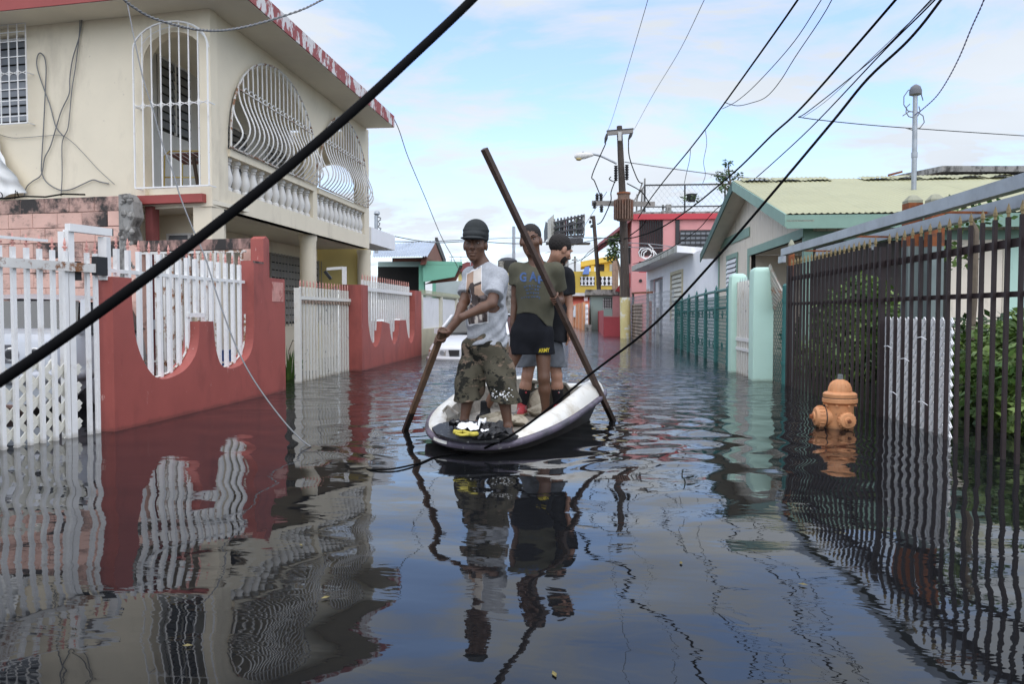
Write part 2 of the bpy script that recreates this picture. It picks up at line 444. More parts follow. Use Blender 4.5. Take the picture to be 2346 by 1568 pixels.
# bow waves trailing along the hull
for sx, sl_ in ((1, 0.09), (-1, 0.05)):
    q = pZ(1090, 1034)
    al = (WXX - q.x) * sx * 0.80 + (WYY - q.y) * 0.60
    ac = -(WXX - q.x) * sx * 0.60 + (WYY - q.y) * 0.80
    env = sm(0, 0.5, al) * np.exp(-np.maximum(al, 0) / 1.8) * np.exp(-((ac + 0.75) / 0.35) ** 2)
    wz += np.sin(2 * math.pi / 0.33 * ac + 0.8 * al) * sl_ * 0.33 / 6.28 * env
edge = np.minimum.reduce([sm(WX0, WX0 + 0.6, WXX), 1 - sm(WX1 - 0.6, WX1, WXX), sm(WY0, WY0 + 0.3, WYY), 1 - sm(WY1 - 2.5, WY1, WYY)])
wz *= edge
wz = np.where(edge <= 0, 0, wz)
wv = np.stack([WXX, WYY, wz], -1).reshape(-1, 3)
ii = np.arange(nx * ny).reshape(ny, nx)
wf = np.stack([ii[:-1, :-1], ii[:-1, 1:], ii[1:, 1:], ii[1:, :-1]], -1).reshape(-1, 4)
OX, OY0, OY1 = 500.0, -120.0, 900.0
ov = [(-OX, OY0, 0), (OX, OY0, 0), (OX, OY1, 0), (-OX, OY1, 0), (WX0, WY0, 0), (WX1, WY0, 0), (WX1, WY1, 0), (WX0, WY1, 0)]
nb = len(wv)
allv = np.concatenate([wv, np.array(ov)])
of = np.array([(0, 1, 5, 4), (1, 2, 6, 5), (2, 3, 7, 6), (3, 0, 4, 7)]) + nb
allf = np.concatenate([wf, of])
wm = bpy.data.meshes.new('flood_water')
wm.vertices.add(len(allv)); wm.vertices.foreach_set('co', allv.astype(np.float32).ravel())
wm.loops.add(allf.size); wm.loops.foreach_set('vertex_index', allf.astype(np.int32).ravel())
wm.polygons.add(len(allf)); wm.polygons.foreach_set('loop_start', np.arange(0, allf.size, 4, dtype=np.int32))
wm.polygons.foreach_set('use_smooth', np.ones(len(allf), dtype=bool))
wm.update(calc_edges=True); wm.validate()
wm.materials.append(m_water)
wo_ = bpy.data.objects.new('flood_water', wm); COL.objects.link(wo_); wo_['kind'] = 'structure'

# ------------------------------------------------------------------ left side: fence line and the cream two-storey house
A = pZ(264, 990); Bq = pZ(653, 896)
FL = Fr(A, (Bq - A), 1)                      # the red wall's street face, u=0 at its near corner
dl = FL.d
LG = 'spear topped white pickets'

def spear(org=(0, 0, 0), h=0.11, w=0.026):
    m = MB()
    m.lathe((0, 0, 0), [(0.010, 0), (0.010, h * 0.18), (w * 0.55, h * 0.22), (w * 0.55, h * 0.34), (0.008, h * 0.38), (w * 0.5, h * 0.58), (0.002, h)], 6)
    m.bar((-w * 0.85, 0, h * 0.28), (w * 0.85, 0, h * 0.28), 0.012)
    return m
me_spear = spear().mesh('finial', m_pinkfin)
me_spear_gold = MB().lathe((0, 0, 0), [(0.011, 0), (0.011, 0.02), (0.017, 0.03), (0.015, 0.055), (0.001, 0.10)], 6).mesh('finial', m_gold)
me_spear_teal = MB().lathe((0, 0, 0), [(0.012, 0), (0.03, 0.03), (0.002, 0.11)], 6).mesh('finial', m_teal)
_pk = {}
def picket_mesh(w, h, mt, ang, key):
    k = (round(w, 3), round(h, 3), mt.name, key)
    if k not in _pk:
        m = MB(); c, s_ = math.cos(ang), math.sin(ang)
        q = [Vector((i * c - j * s_, i * s_ + j * c, 0)) * (w / 2) for i, j in ((-1, -1), (1, -1), (1, 1), (-1, 1))]
        m.hexa([p for p in q] + [p + Vector((0, 0, h)) for p in q])
        _pk[k] = m.mesh('picket', mt)
    return _pk[k]
def pickets(par, fr, us, v, z0, z1, w, mt, fin=me_spear, key='a', name='picket'):
    for u in us:
        za = z0(u) if callable(z0) else z0
        zb = z1(u) if callable(z1) else z1
        hq = round((zb - za) / 0.05) * 0.05
        o = inst(name, picket_mesh(w, hq, mt, fr.ang, key), par, fr.P(u, v, zb - hq))
        if fin is not None:
            inst('finial', fin, o, fr.P(u, v, zb), fr.ang)

# ---- near red wall with its scooped openings
c4 = lambda x, y: (196 + 0.33 * x, 501.8 + 0.33 * y)
def fl4(x, y, v=0.0):
    return FL.pix(*c4(x, y), v)
uE = FL.u(653); uP = FL.u(c4(1280, 0)[0]); uP0 = FL.u(c4(1240, 0)[0])
zt = lambda x, y: fl4(x, y)[1]
def curve_pts(lst):
    return [fl4(*p) for p in lst]
def smooth(pts, n=5):
    out = []
    P = [pts[0]] + list(pts) + [pts[-1]]
    for i in range(1, len(P) - 2):
        for k in range(n):
            t = k / n
            a, b, c, d = P[i - 1], P[i], P[i + 1], P[i + 2]
            out.append(tuple(0.5 * (2 * b[j] + (c[j] - a[j]) * t + (2 * a[j] - 5 * b[j] + 4 * c[j] - d[j]) * t * t + (-a[j] + 3 * b[j] - 3 * c[j] + d[j]) * t ** 3) for j in range(len(b))))
    out.append(tuple(pts[-1]))
    return out
s1 = smooth(curve_pts([(322, 560), (332, 700), (348, 820), (388, 955), (455, 1070), (525, 1112), (610, 1096), (700, 1040), (765, 940), (787, 830), (790, 712)]))
s2 = smooth(curve_pts([(888, 712), (897, 840), (912, 930), (935, 1000), (968, 1032), (1015, 1040), (1080, 1012), (1140, 945), (1166, 840), (1170, 640)]))
zc = zt(205, 402); zR = zt(1240, 300); zPst = zt(1262, 128); zSt = zt(1330, 414)
uL1 = fl4(320, 400)[0]; uR1 = fl4(1168, 400)[0]
outer = [(0, -0.7), (0, zc), (uL1, zc)] + s1 + s2 + [(uR1, zR), (uP0, zR), (uP0, zPst - 0.03), ((uP0 + uP) / 2, zPst + 0.01), (uP, zPst - 0.03), (uP, zSt), (uE, zSt), (uE, -0.7)]
w1 = thing('garden_wall', 'red painted wall with two scooped openings filled by white pickets, nearest the photographer', 'wall', FL.P(0, 0, -0.7))
part('wall', MB().wall(FL, outer, (), 0, 0.17), m_red, w1)
part('bare_patch', MB().box(FL, fl4(1288, 0)[0], fl4(1366, 0)[0], 0, 0.004, zt(1330, 575), zt(1330, 440)), mat('faded_salmon_patch', (0.55, 0.27, 0.23), 0.8, 0.2, 6, stain=((0.35, 0.10, 0.08), 8, 0.55, 0.62)), w1)
part('bare_patch', MB().box(FL, uR1 - 0.02, uP0 - 0.004, 0.0, 0.004, zt(1180, 305), zR - 0.003), m_blockdark, w1)
zr_ = FL.z(*c4(640, 398), v=-0.1)
tr = MB().bar(FL.P(-0.02, -0.12, zr_), FL.P(uR1 - 0.02, -0.12, zr_), 0.03, 0.035)
part('top_rail', tr, m_white, w1)
ztop = FL.z(*c4(640, 262), v=-0.1)
def scoop_floor(u):
    best = zc
    for sc in (s1, s2):
        for a, b in zip(sc, sc[1:]):
            lo, hi = min(a[0], b[0]), max(a[0], b[0])
            if lo <= u <= hi + 1e-6:
                t = 0.5 if abs(b[0] - a[0]) < 1e-6 else (u - a[0]) / (b[0] - a[0])
                return a[1] + t * (b[1] - a[1]) - 0.08
    return zt(800, 712) + 0.06 if u > s1[-1][0] - 0.01 and u < s2[0][0] + 0.01 else zr_ - 0.03
us = []; u = 0.07
while u < uR1 - 0.03:
    us.append(u); u += 0.172
pickets(w1, FL, us, -0.12, scoop_floor, ztop, 0.040, m_white, me_spear, 'w1')
part('short_rail', MB().bar(FL.P(s1[-1][0] - 0.06, -0.10, zt(800, 668)), FL.P(s2[0][0] - 0.02, -0.10, zt(800, 668)), 0.03, 0.045), m_white, w1)
for sc in (s1, s2):
    part('edge_strip', MB().tube([FL.P(a, -0.12, b + 0.012) for a, b in sc[::2]], 0.013, 4), m_rustw, w1)

# ---- white gate left of the red wall
c3 = lambda x, y: (0.4 * x, 423.4 + 0.4 * y)
Ga, Gb = pZ(0, 1033), pZ(216, 994.5)
GT = Fr(Ga, Gb - Ga, 1)
g1 = thing('driveway_gate', 'white picket driveway gate with rusty rail and plastic lattice, near a silver car', 'gate', GT.P(0, 0, -0.6))
gx = [-75, -18, 60, 138, 212, 286, 358, 483, 530]
guz = [GT.u(c3(x, 0)[0] + 8) for x in gx]
guz += [guz[0] - 0.17 * (k + 1) for k in range(12)]
zgt = GT.z(*c3(60, 338))
pickets(g1, GT, guz, 0, -0.6, zgt - 0.02, 0.031, m_white, me_spear, 'g1')
o = inst('gate_stile', picket_mesh(0.058, 2.35, m_white, GT.ang, 'gs'), g1, GT.P(GT.u(c3(412, 0)[0]), -0.02, -0.6))
uA, uB = guz[-1] - 0.05, GT.u(c3(535, 0)[0])
part('middle_rail', MB().bar(GT.P(uA, 0.035, GT.z(*c3(60, 448))), GT.P(uB, 0.035, GT.z(*c3(500, 478))), 0.025, 0.075), m_rustw, g1)
part('top_rail', MB().bar(GT.P(uA, 0.03, GT.z(*c3(10, 325))), GT.P(GT.u(c3(265, 0)[0]), 0.03, GT.z(*c3(260, 322))), 0.012, 0.022), m_white, g1)
lt = MB()                                   # plastic garden lattice wired to the inside of the pickets
zl0, zl1 = -0.3, GT.z(*c3(300, 1008))
ul0, ul1 = guz[-1] - 0.05, GT.u(c3(470, 0)[0])
H_ = zl1 - zl0; pitch = 0.155; kk = -int(H_ / pitch) - 1
while kk * pitch < (ul1 - ul0):
    for dirn, vv in ((1, -0.035), (-1, -0.046)):
        u0_ = ul0 + kk * pitch; u1_ = u0_ + H_
        a0, a1 = (u0_, u1_)
        t0 = max(0, (ul0 - a0) / H_); t1 = min(1, (ul1 - a0) / H_)
        if t1 - t0 > 0.02:
            p = GT.P(a0 + t0 * H_, vv, zl0 + (t0 if dirn > 0 else 1 - t0) * H_); q = GT.P(a0 + t1 * H_, vv, zl0 + (t1 if dirn > 0 else 1 - t1) * H_)
            lt.bar(p, q, 0.009, 0.047, up=(0, 0, 1))
    kk += 1
part('lattice_panel', lt, mat('cream_plastic_lattice', (0.72, 0.70, 0.62), 0.45, 0.04, 4), g1)
pu = GT.u(c3(605, 0)[0])
zpt = GT.z(*c3(605, 300)); zpb = zc - 0.03
gp = thing('gateway', 'white steel post and header framing the driveway gate, standing on the red wall', 'gateway', GT.P(pu, 0, zpb), None)
part('post', MB().bar(GT.P(pu, 0, zpb), GT.P(pu, 0, zpt), 0.075), m_white, gp)
hz_ = zpt + 0.045
part('header', MB().bar(GT.P(GT.u(c3(397, 0)[0]), 0, hz_), GT.P(pu + 0.06, 0, hz_), 0.06, 0.065), m_white, gp)
part('header_end', MB().bar(GT.P(pu + 0.062, 0, hz_), GT.P(pu + 0.075, 0, hz_), 0.058, 0.063), m_black, gp)
part('rear_post', MB().bar(GT.P(GT.u(c3(398, 0)[0]), -0.06, -0.6), GT.P(GT.u(c3(398, 0)[0]), -0.06, hz_ - 0.034), 0.05), m_white, gp)
hx, hy = c3(562, 415); hu = GT.u(hx)
part('hinge_box', MB().box(GT, hu - 0.06, hu + 0.055, 0.0, 0.06, GT.z(*c3(562, 520)), GT.z(*c3(562, 415))), m_black, gp)
part('hinge_box', MB().box(GT, GT.u(c3(440, 0)[0]), GT.u(c3(472, 0)[0]), -0.06, 0.0, GT.z(*c3(455, 548)), GT.z(*c3(455, 440))), m_black, gp)

# ---- the cream house
VB = -0.95                                   # its street face lies this far behind the fence line
uc = FL.u(490, VB)
HB = Fr(FL.P(uc, VB, 0), FL.d, 1)            # street face, u=0 at the near corner
fe = (-RT * math.cos(math.radians(13)) + FH * math.sin(math.radians(13)))
HF = Fr(HB.o, fe, -1)                        # the face towards the photographer; u runs to the left
uFar = HB.u(847)
zTop = HB.z(846, 300)
dc = lambda x, y: (470.4 + 0.32 * x, 0.32 * y)
hb = lambda x, y, v=0.0: HB.pix(*dc(x, y), v)
zRail = (hb(165, 1062)[1] + hb(1150, 1500)[1]) / 2
zBalB = (hb(190, 1365)[1] + hb(720, 1548)[1]) / 2
zSlabB = (HB.z(588, 499) + HB.z(849, 572)) / 2
zSp1 = hb(195, 635)[1]
house = thing('cream_house', 'cream two storey house with arched white window grilles and red roof edge', 'house', HB.P(0, 0, -0.7))
uA1, uA2 = HB.u(523), HB.u(722); uB1, uB2 = HB.u(727), HB.u(838)
zA = HB.z(598, 138)
def arch(u0, u1, z0, zt_, n=22, p=0.5):
    c = (u0 + u1) / 2; r = (u1 - u0) / 2
    return [(c - r * math.cos(math.pi * i / n), z0 + (zt_ - z0) * math.sin(math.pi * i / n) ** 0.85) for i in range(n + 1)]
zTa = zA - 0.05
a1 = arch(uA1 + 0.05, uA2 - 0.05, zRail + 0.02, zTa); a2 = arch(uB1 + 0.05, uB2 - 0.05, zRail + 0.02, zTa)
TH = 0.16
hole = lambda a, u0, u1: [(u0, zBalB)] + a + [(u1, zBalB)]
part('street_wall', MB().wall(HB, [(0, zSlabB), (0, zTop), (uFar, zTop), (uFar, zSlabB)], [hole(a1, uA1 + 0.05, uA2 - 0.05), hole(a2, uB1 + 0.05, uB2 - 0.05)], 0, TH), m_cream, house)
for u0, u1 in ((uA1, uA2), (uB1, uB2)):
    part('balcony_rail', MB().box(HB, u0 + 0.052, u1 - 0.052, -TH - 0.03, 0.035, zRail - 0.10, zRail), m_cream, house)
hbal = zRail - 0.10 - zBalB
bprof = [(0.062, 0), (0.062, 0.10), (0.040, 0.14), (0.050, 0.20), (0.074, 0.36), (0.066, 0.50), (0.044, 0.68), (0.036, 0.78), (0.052, 0.82), (0.036, 0.86), (0.062, 0.90), (0.062, 1.0)]
me_bal = MB().lathe((0, 0, 0), [(r * 1.05, z * hbal) for r, z in bprof], 12).mesh('baluster', mat('white_baluster', (0.68, 0.66, 0.62), 0.6, 0.06, 5), smooth='auto')
for u0, u1, nbal in ((uA1, uA2, 12), (uB1, uB2, 11)):
    for i in range(nbal):
        inst('baluster', me_bal, house, HB.P(u0 + 0.05 + (u1 - u0 - 0.1) * (i + 0.5) / nbal, -TH / 2, zBalB))
def belly_grille(u0, u1, nb, zt0, zmid, gname):
    g = MB()
    ar = arch(u0, u1, zRail + 0.02, zt0 + 0.05)
    g.tube([HB.P(a, 0.07, b) for a, b in ar], 0.016, 5)
    g.bar(HB.P(u0, 0.06, zRail + 0.02), HB.P(u1, 0.06, zRail + 0.02), 0.03, 0.02)
    go = part('window_grille', g, m_rustw, house)
    # scalloped middle band
    mb = MB(); c = (u0 + u1) / 2; r = (u1 - u0) / 2
    half = r * math.sqrt(max(0, 1 - min(1, ((zmid - zRail) / (zt0 - zRail)) ** (2 / 0.85))))
    mb.bar(HB.P(c - half, 0.085, zmid), HB.P(c + half, 0.085, zmid), 0.02, 0.016)
    part('middle_band', mb, m_rustw, go)
    for i in range(nb):
        u = u0 + (u1 - u0) * (i + 0.5) / nb
        s_ = math.sin(math.acos(max(-1, min(1, (c - u) / r))))
        zu = zRail + 0.02 + (zt0 + 0.05 - zRail - 0.02) * s_ ** 0.85
        pts = []
        H0 = zmid - zRail - 0.03
        if zu > zmid:
            pts += [(0.07, zu), (0.075, (zu + zmid) / 2)]
        hh = min(zu, zmid) - zRail - 0.03
        for k in range(13):
            t = k / 12
            bul = 0.17 * math.sin(math.pi * t ** 1.8) * (0.4 + 0.6 * hh / H0)
            pts.append((0.075 + bul, min(zu, zmid) - t * hh))
        m = MB().tube([HB.P(u, v, z) for v, z in pts], 0.0125, 5, cap=False)
        part('grille_bar', m, m_white, go, smooth=True)
        if zu > zmid + 0.15:
            part('scallop', MB().tube([HB.P(u + (u1 - u0) / nb * (0.5 - 0.5 * math.cos(math.pi * q / 4)), 0.085, zmid + 0.07 * math.sin(math.pi * q / 4)) for q in range(5)], 0.008, 4), m_white, go)
belly_grille(uA1, uA2, 21, zTa, zSp1, 'a')
belly_grille(uB1, uB2, 19, zTa, zSp1, 'b')
# front face: arched balcony end and a louvred window
c1 = lambda x, y: (0.32 * x, 0.32 * y)
hf = lambda x, y, v=0.0: HF.pix(*c1(x, y), v)
uD0, uD1 = hf(1465, 800)[0], hf(1030, 800)[0]
zD0 = hf(1250, 1392)[1]; zD1 = hf(1250, 225)[1]; zDs = hf(1250, 430)[1]
n = 14; cD = (uD0 + uD1) / 2; rD = (uD1 - uD0) / 2
doorh = [(uD0, zD0)] + [(cD - rD * math.cos(math.pi * i / n), zDs + (zD1 - zDs) * math.sin(math.pi * i / n)) for i in range(n + 1)] + [(uD1, zD0)]
uW0, uW1 = hf(182, 500)[0], HF.u(-120); zW0, zW1 = hf(100, 880)[1], hf(100, 250)[1]
zFrB = HF.z(400, 455) - 0.03
uEnd = 6.5
uMid = (uD1 + uW0) / 2
part('front_wall', MB().wall(HF, [(0, zFrB), (0, zTop), (uMid, zTop), (uMid, zFrB)], [doorh], 0, 0.16).wall(HF, [(uMid, zFrB), (uMid, zTop), (uEnd, zTop), (uEnd, zFrB)], [[(uW0, zW0), (uW0, zW1), (uW1, zW1), (uW1, zW0)]], 0, 0.16), m_cream, house)
part('front_lower_wall', MB().wall(HF, [(3.15, -0.7), (3.15, zFrB - 0.002), (uEnd, zFrB - 0.002), (uEnd, -0.7)], (), 0, 0.16), m_cream, house)
# balcony inside: floor, ceiling, back wall with louvred windows, far end with an arched opening
DEP = 1.75
INN = Fr(HB.P(0, -DEP, 0), HB.d, 1)
part('gallery_wall', MB().wall(INN, [(0.42, zSlabB), (0.42, zTop), (uFar, zTop), (uFar, zSlabB)], [], 0, 0.12), m_inner, house)
part('gallery_floor', MB().hexa([HB.P(0.0, -0.002, zSlabB - 0.0), HB.P(uFar, -0.002, zSlabB), HB.P(uFar, -DEP - 1.0, zSlabB), HB.P(0.50, -DEP - 1.0, zSlabB), HB.P(0.0, -0.002, zBalB - 0.01), HB.P(uFar, -0.002, zBalB - 0.01), HB.P(uFar, -DEP - 1.0, zBalB - 0.01), HB.P(0.50, -DEP - 1.0, zBalB - 0.01)]), m_ceil, house)
fs_ = HB.P(uFar, 0, 0)
FE = Fr(fs_, -HB.n, -1)
endh = [(0.35, zRail)] + [(0.35 + 0.52 - 0.52 * math.cos(math.pi * i / 10), zRail + 0.55 + 0.5 * math.sin(math.pi * i / 10)) for i in range(11)] + [(0.35 + 1.04, zRail)]
part('end_wall', MB().wall(FE, [(0.165, zBalB), (0.165, zTop), (DEP - 0.005, zTop), (DEP - 0.005, zBalB)], [endh], 0, 0.14), m_cream, house)
def louvre_window(fr, u0, u1, z0, z1, v, nl, par, frame_m=m_white, slat_m=m_louv, glassy=m_dark):
    w = part('window', MB().box(fr, u0, u1, v - 0.02, v + 0.006, z0, z1), glassy, par)
    f = MB()
    for a, b in ((u0, u0 + 0.03), (u1 - 0.03, u1), ((u0 + u1) / 2 - 0.02, (u0 + u1) / 2 + 0.02)):
        f.box(fr, a, b, v + 0.008, v + 0.04, z0, z1)
    f.box(fr, u0 + 0.03, (u0 + u1) / 2 - 0.02, v + 0.008, v + 0.04, z1 - 0.03, z1); f.box(fr, (u0 + u1) / 2 + 0.02, u1 - 0.03, v + 0.008, v + 0.04, z1 - 0.03, z1)
    part('frame', f, frame_m, w)
    for half in ((u0 + 0.035, (u0 + u1) / 2 - 0.025), ((u0 + u1) / 2 + 0.025, u1 - 0.035)):
        for i in range(nl):
            zc_ = z0 + 0.03 + (z1 - z0 - 0.06) * (i + 0.5) / nl; hh = (z1 - z0) / nl * 0.42
            s_ = MB().hexa([fr.P(half[0], v + 0.045, zc_ - hh), fr.P(half[1], v + 0.045, zc_ - hh), fr.P(half[1], v + 0.037, zc_ - hh), fr.P(half[0], v + 0.037, zc_ - hh), fr.P(half[0], v + 0.016, zc_ + hh), fr.P(half[1], v + 0.016, zc_ + hh), fr.P(half[1], v + 0.010, zc_ + hh), fr.P(half[0], v + 0.010, zc_ + hh)])
            part('louvre', s_, slat_m, w)
    return w
louvre_window(INN, INN.u(368), INN.u(441), INN.z(368, 298), INN.z(368, 128), 0.0, 8, house)
louvre_window(INN, 3.4, 4.7, zRail - 0.1, zTop - 0.55, 0.0, 10, house)
louvre_window(INN, 5.6, 6.6, zRail - 0.1, zTop - 0.55, 0.0, 10, house)
louvre_window(HF, uW0 + 0.01, uW1 - 0.01, zW0 + 0.01, zW1 - 0.01, -0.12, 10, house)
part('ceiling_lamp', MB().lathe(HB.P(2.1, -0.9, zTop - 0.09), [(0.12, 0.09), (0.16, 0.05), (0.12, 0.0)], 14), m_white, house, smooth='auto')
# balcony ledge under the arched end
part('ledge', MB().box(HF, hf(1480, 1440)[0], hf(975, 1440)[0], 0.004, 0.10, hf(1200, 1462)[1], hf(1200, 1402)[1]), m_redband, house)
# roof slab with a red edge, overhanging
zs = zTop; ze = HB.z(904, 298, 0.62); ze2 = HB.z(904, 274, 0.62)
th_ = max(0.16, ze2 - ze)
ov_ = 0.62; uo = HB.u(904, ov_) 
front_ov = 0.55
def roofpt(u, v):
    return HB.P(u, v, 0)
cor = HB.P(-front_ov * 1.02, ov_, 0)
lf = HF.P(uEnd + 0.5, front_ov, 0); 
pl = [cor, HB.P(uo, ov_, 0), HB.P(uo, -7.0, 0), lf]
rf = MB(); rf.prism([p + Vector((0, 0, zs)) for p in pl], (0, 0, th_))
part('roof_slab', rf, m_ceil, house)
fa = MB()
nA = (HB.n * 0.006)
fa.hexa([cor + HB.n * 0.0, HB.P(uo, ov_, 0), HB.P(uo, ov_ + 0.02, 0), cor + HB.n * 0.02, cor, HB.P(uo, ov_, 0), HB.P(uo, ov_ + 0.02, 0), cor + HB.n * 0.02])
fa.v = [tuple(Vector(p) + Vector((0, 0, zs + 0.01 if i < 4 else zs + th_ + 0.02))) for i, p in enumerate(fa.v)]
part('roof_edge', fa, m_peel, house, label='red roof edge with peeling white patches')
fb = MB(); dF = HF.n * 0.02
fb.hexa([lf, cor, cor + dF, lf + dF, lf, cor, cor + dF, lf + dF])
fb.v = [tuple(Vector(p) + Vector((0, 0, zs + 0.01 if i < 4 else zs + th_ + 0.02))) for i, p in enumerate(fb.v)]
part('roof_edge', fb, m_redband, house)
# arched door grille (straight bars) and the window grille on the front face
def front_grille(x0, x1, ytop, yspr, ybot, ymid, nb, vv, arched=True):
    u0, u1 = hf(x1, ymid, vv)[0], hf(x0, ymid, vv)[0]
    zt_ = hf((x0 + x1) / 2, ytop, vv)[1]; zs_ = hf((x0 + x1) / 2, yspr, vv)[1]; zb = hf((x0 + x1) / 2, ybot, vv)[1]; zm = hf((x0 + x1) / 2, ymid, vv)[1]
    c = (u0 + u1) / 2; r = (u1 - u0) / 2
    g = MB()
    if arched:
        g.tube([HF.P(u0, vv, zb)] + [HF.P(c - r * math.cos(math.pi * i / 14), vv, zs_ + (zt_ - zs_) * math.sin(math.pi * i / 14)) for i in range(15)] + [HF.P(u1, vv, zb)], 0.013, 5)
        g.tube([HF.P(c - r * 0.93 * math.cos(math.pi * i / 14), vv * 0.4, zs_ + (zt_ - zs_) * 0.90 * math.sin(math.pi * i / 14)) for i in range(15)], 0.008, 4)
    else:
        g.tube([HF.P(u0, vv, zb), HF.P(u0, vv, zt_), HF.P(u1, vv, zt_), HF.P(u1, vv, zb), HF.P(u0, vv, zb)], 0.011, 5)
    g.bar(HF.P(u0, vv, zb), HF.P(u1, vv, zb), 0.02, 0.02)
    for (uu, zz_) in ((u0, zm), (u1, zm), (u0, zb), (u1, zb)):
        g.bar(HF.P(uu, 0.0, zz_), HF.P(uu, vv, zz_), 0.014)
    go = part('window_grille', g, m_white, house)
    for i in range(nb):
        u = u0 + (u1 - u0) * (i + 1) / (nb + 1)
        zu = zs_ + (zt_ - zs_) * math.sqrt(max(0, 1 - ((u - c) / r) ** 2)) if arched else zt_
        part('grille_bar', MB().tube([HF.P(u, vv, zb), HF.P(u, vv, zm - 0.06), HF.P(u, vv, zm), HF.P(u, vv, zm + 0.06), HF.P(u, vv, zu)], [0.010, 0.010, 0.017, 0.010, 0.010], 5), m_white, go)
    sg = (u1 - u0) / (nb + 1)
    for i in range(nb + 1):
        ua = u0 + sg * i
        for sgn in (1, -1):
            part('scallop', MB().tube([HF.P(ua + sg * (0.5 - 0.5 * math.cos(math.pi * q / 4)), vv, zm + sgn * (0.05 - 0.05 * math.sin(math.pi * q / 4))) for q in range(5)], 0.007, 4), m_white, go)
    return go, u0, u1, zb, zt_
front_grille(958, 1490, 150, 340, 1338, 745, 7, 0.15)
g2, gu0, gu1, gzb, gzt = front_grille(-180, 190, 180, 185, 890, 530, 5, 0.12, False)
for yy in (255, 320, 430, 600, 660, 740, 850):
    part('cross_bar', MB().bar(HF.P(gu0, 0.125, hf(100, yy)[1]), HF.P(gu1, 0.125, hf(100, yy)[1]), 0.008, 0.012), m_white, g2)
# ground floor: columns under the balcony, recessed wall with barred louvre windows
zcol = zSlabB
for px in (707, 835):
    uu = HB.u(px, -0.2)
    part('column', MB().lathe(HB.P(uu, -0.2, -0.7), [(0.15, 0), (0.15, zcol + 0.7 - 0.12), (0.165, zcol + 0.7 - 0.08), (0.165, zcol + 0.7 - 0.003)], 18), m_cream, house, smooth='auto')
G0 = Fr(HB.P(0, -1.35, 0), HB.d, 1)
gu = [G0.u(617), G0.u(697), G0.u(700), G0.u(768)]
part('ground_wall', MB().wall(G0, [(0.3, -0.7), (0.3, zSlabB - 0.003), (G0.u(772), zSlabB - 0.003), (G0.u(772), -0.7)], [], 0, 0.15), m_cream, house)
zg0, zg1 = G0.z(650, 742), G0.z(650, 585)
for (x0, x1) in ((617, 694), (697, 768)):
    a, b = G0.u(x0), G0.u(x1)
    w = louvre_window(G0, a, b, zg0, zg1, 0.01, 9, house, frame_m=mat('taupe_frame', (0.30, 0.28, 0.25), 0.6), slat_m=mat('taupe_louvre', (0.26, 0.245, 0.22), 0.5))
    for i in range(11):
        u = a + (b - a) * (i + 0.5) / 11
        part('grille_bar', MB().bar(G0.P(u, 0.10, zg0 - 0.05), G0.P(u, 0.10, zg1), 0.014), mat('taupe_iron', (0.33, 0.31, 0.27), 0.6), w)
    part('grille_band', MB().bar(G0.P(a, 0.115, (zg0 + zg1) / 2), G0.P(b, 0.115, (zg0 + zg1) / 2), 0.012, 0.03), mat('taupe_iron', (0.33, 0.31, 0.27)), w)
# ground floor front, right of the block wall: recessed cream wall, corner pier, dark louvre window
part('front_ground_wall', MB().wall(HF, [(0.35, -0.7), (0.35, zFrB), (3.14, zFrB), (3.14, -0.7)], [], -0.7, 0.15), m_cream, house)
part('corner_pier', MB().box(HF, 0.02, 0.30, -0.30, -0.01, -0.7, zSlabB - 0.003), m_cream, house)
part('red_pier', MB().box(HF, HF.u(352) , HF.u(336), -0.15, -0.005, -0.7, zFrB - 0.004), mat('dark_red_stained_paint', (0.22, 0.06, 0.055), 0.8, 0.2, 3), house)
louvre_window(HF, 0.45, 0.45 + 0.75, HF.z(420, 640, -0.69), HF.z(420, 535, -0.69), -0.69, 7, house)
part('balcony_underside', MB().box(HF, 0.0, 3.1, -0.9, -0.004, zFrB - 0.06, zFrB - 0.003), m_ceil, house)
part('downlight', MB().lathe(HB.P(HB.u(830, -0.6), -0.6, zSlabB - 0.09), [(0.12, 0.085), (0.15, 0.04), (0.10, 0.0)], 14), m_white, house, smooth='auto')

# ---- chairs piled in the arched balcony end
gch = mat('brass_tube', (0.45, 0.33, 0.10), 0.35, 0.1, 8, metal=0.6)
ch = thing('folding_chair', 'folded brass tube chair with maroon straps behind the arched balcony grille', 'chair', HF.P(0.72, -0.45, zBalB))
fr_ = MB()
P_ = lambda u, v, z: HF.P(u, v, zBalB + z)
fr_.tube([P_(1.0, -0.35, 0), P_(0.98, -0.35, 0.50), P_(0.90, -0.35, 0.56), P_(0.35, -0.35, 0.54), P_(0.30, -0.35, 0.48), P_(0.32, -0.35, 0.0)], 0.012, 6)
fr_.tube([P_(1.0, -0.75, 0), P_(0.98, -0.75, 0.46), P_(0.35, -0.75, 0.44), P_(0.32, -0.75, 0.0)], 0.012, 6)
fr_.tube([P_(0.98, -0.35, 0.20), P_(0.33, -0.35, 0.17)], 0.010, 6)
part('frame', fr_, gch, ch)
for k in range(6):
    part('strap', MB().hexa([P_(0.93 - 0.1 * k, -0.36, 0.52), P_(0.86 - 0.1 * k, -0.36, 0.52), P_(0.86 - 0.1 * k, -0.74, 0.445), P_(0.93 - 0.1 * k, -0.74, 0.445), P_(0.93 - 0.1 * k, -0.36, 0.53), P_(0.86 - 0.1 * k, -0.36, 0.53), P_(0.86 - 0.1 * k, -0.74, 0.455), P_(0.93 - 0.1 * k, -0.74, 0.455)]), mat('maroon_strap', (0.14, 0.05, 0.05), 0.7), ch)
ch2 = thing('wooden_chair', 'dark wooden chair back leaning beside the folding chair behind the grille', 'chair', HF.P(0.2, -0.5, zBalB))
dwood = mat('dark_chair_wood', (0.045, 0.028, 0.018), 0.5)
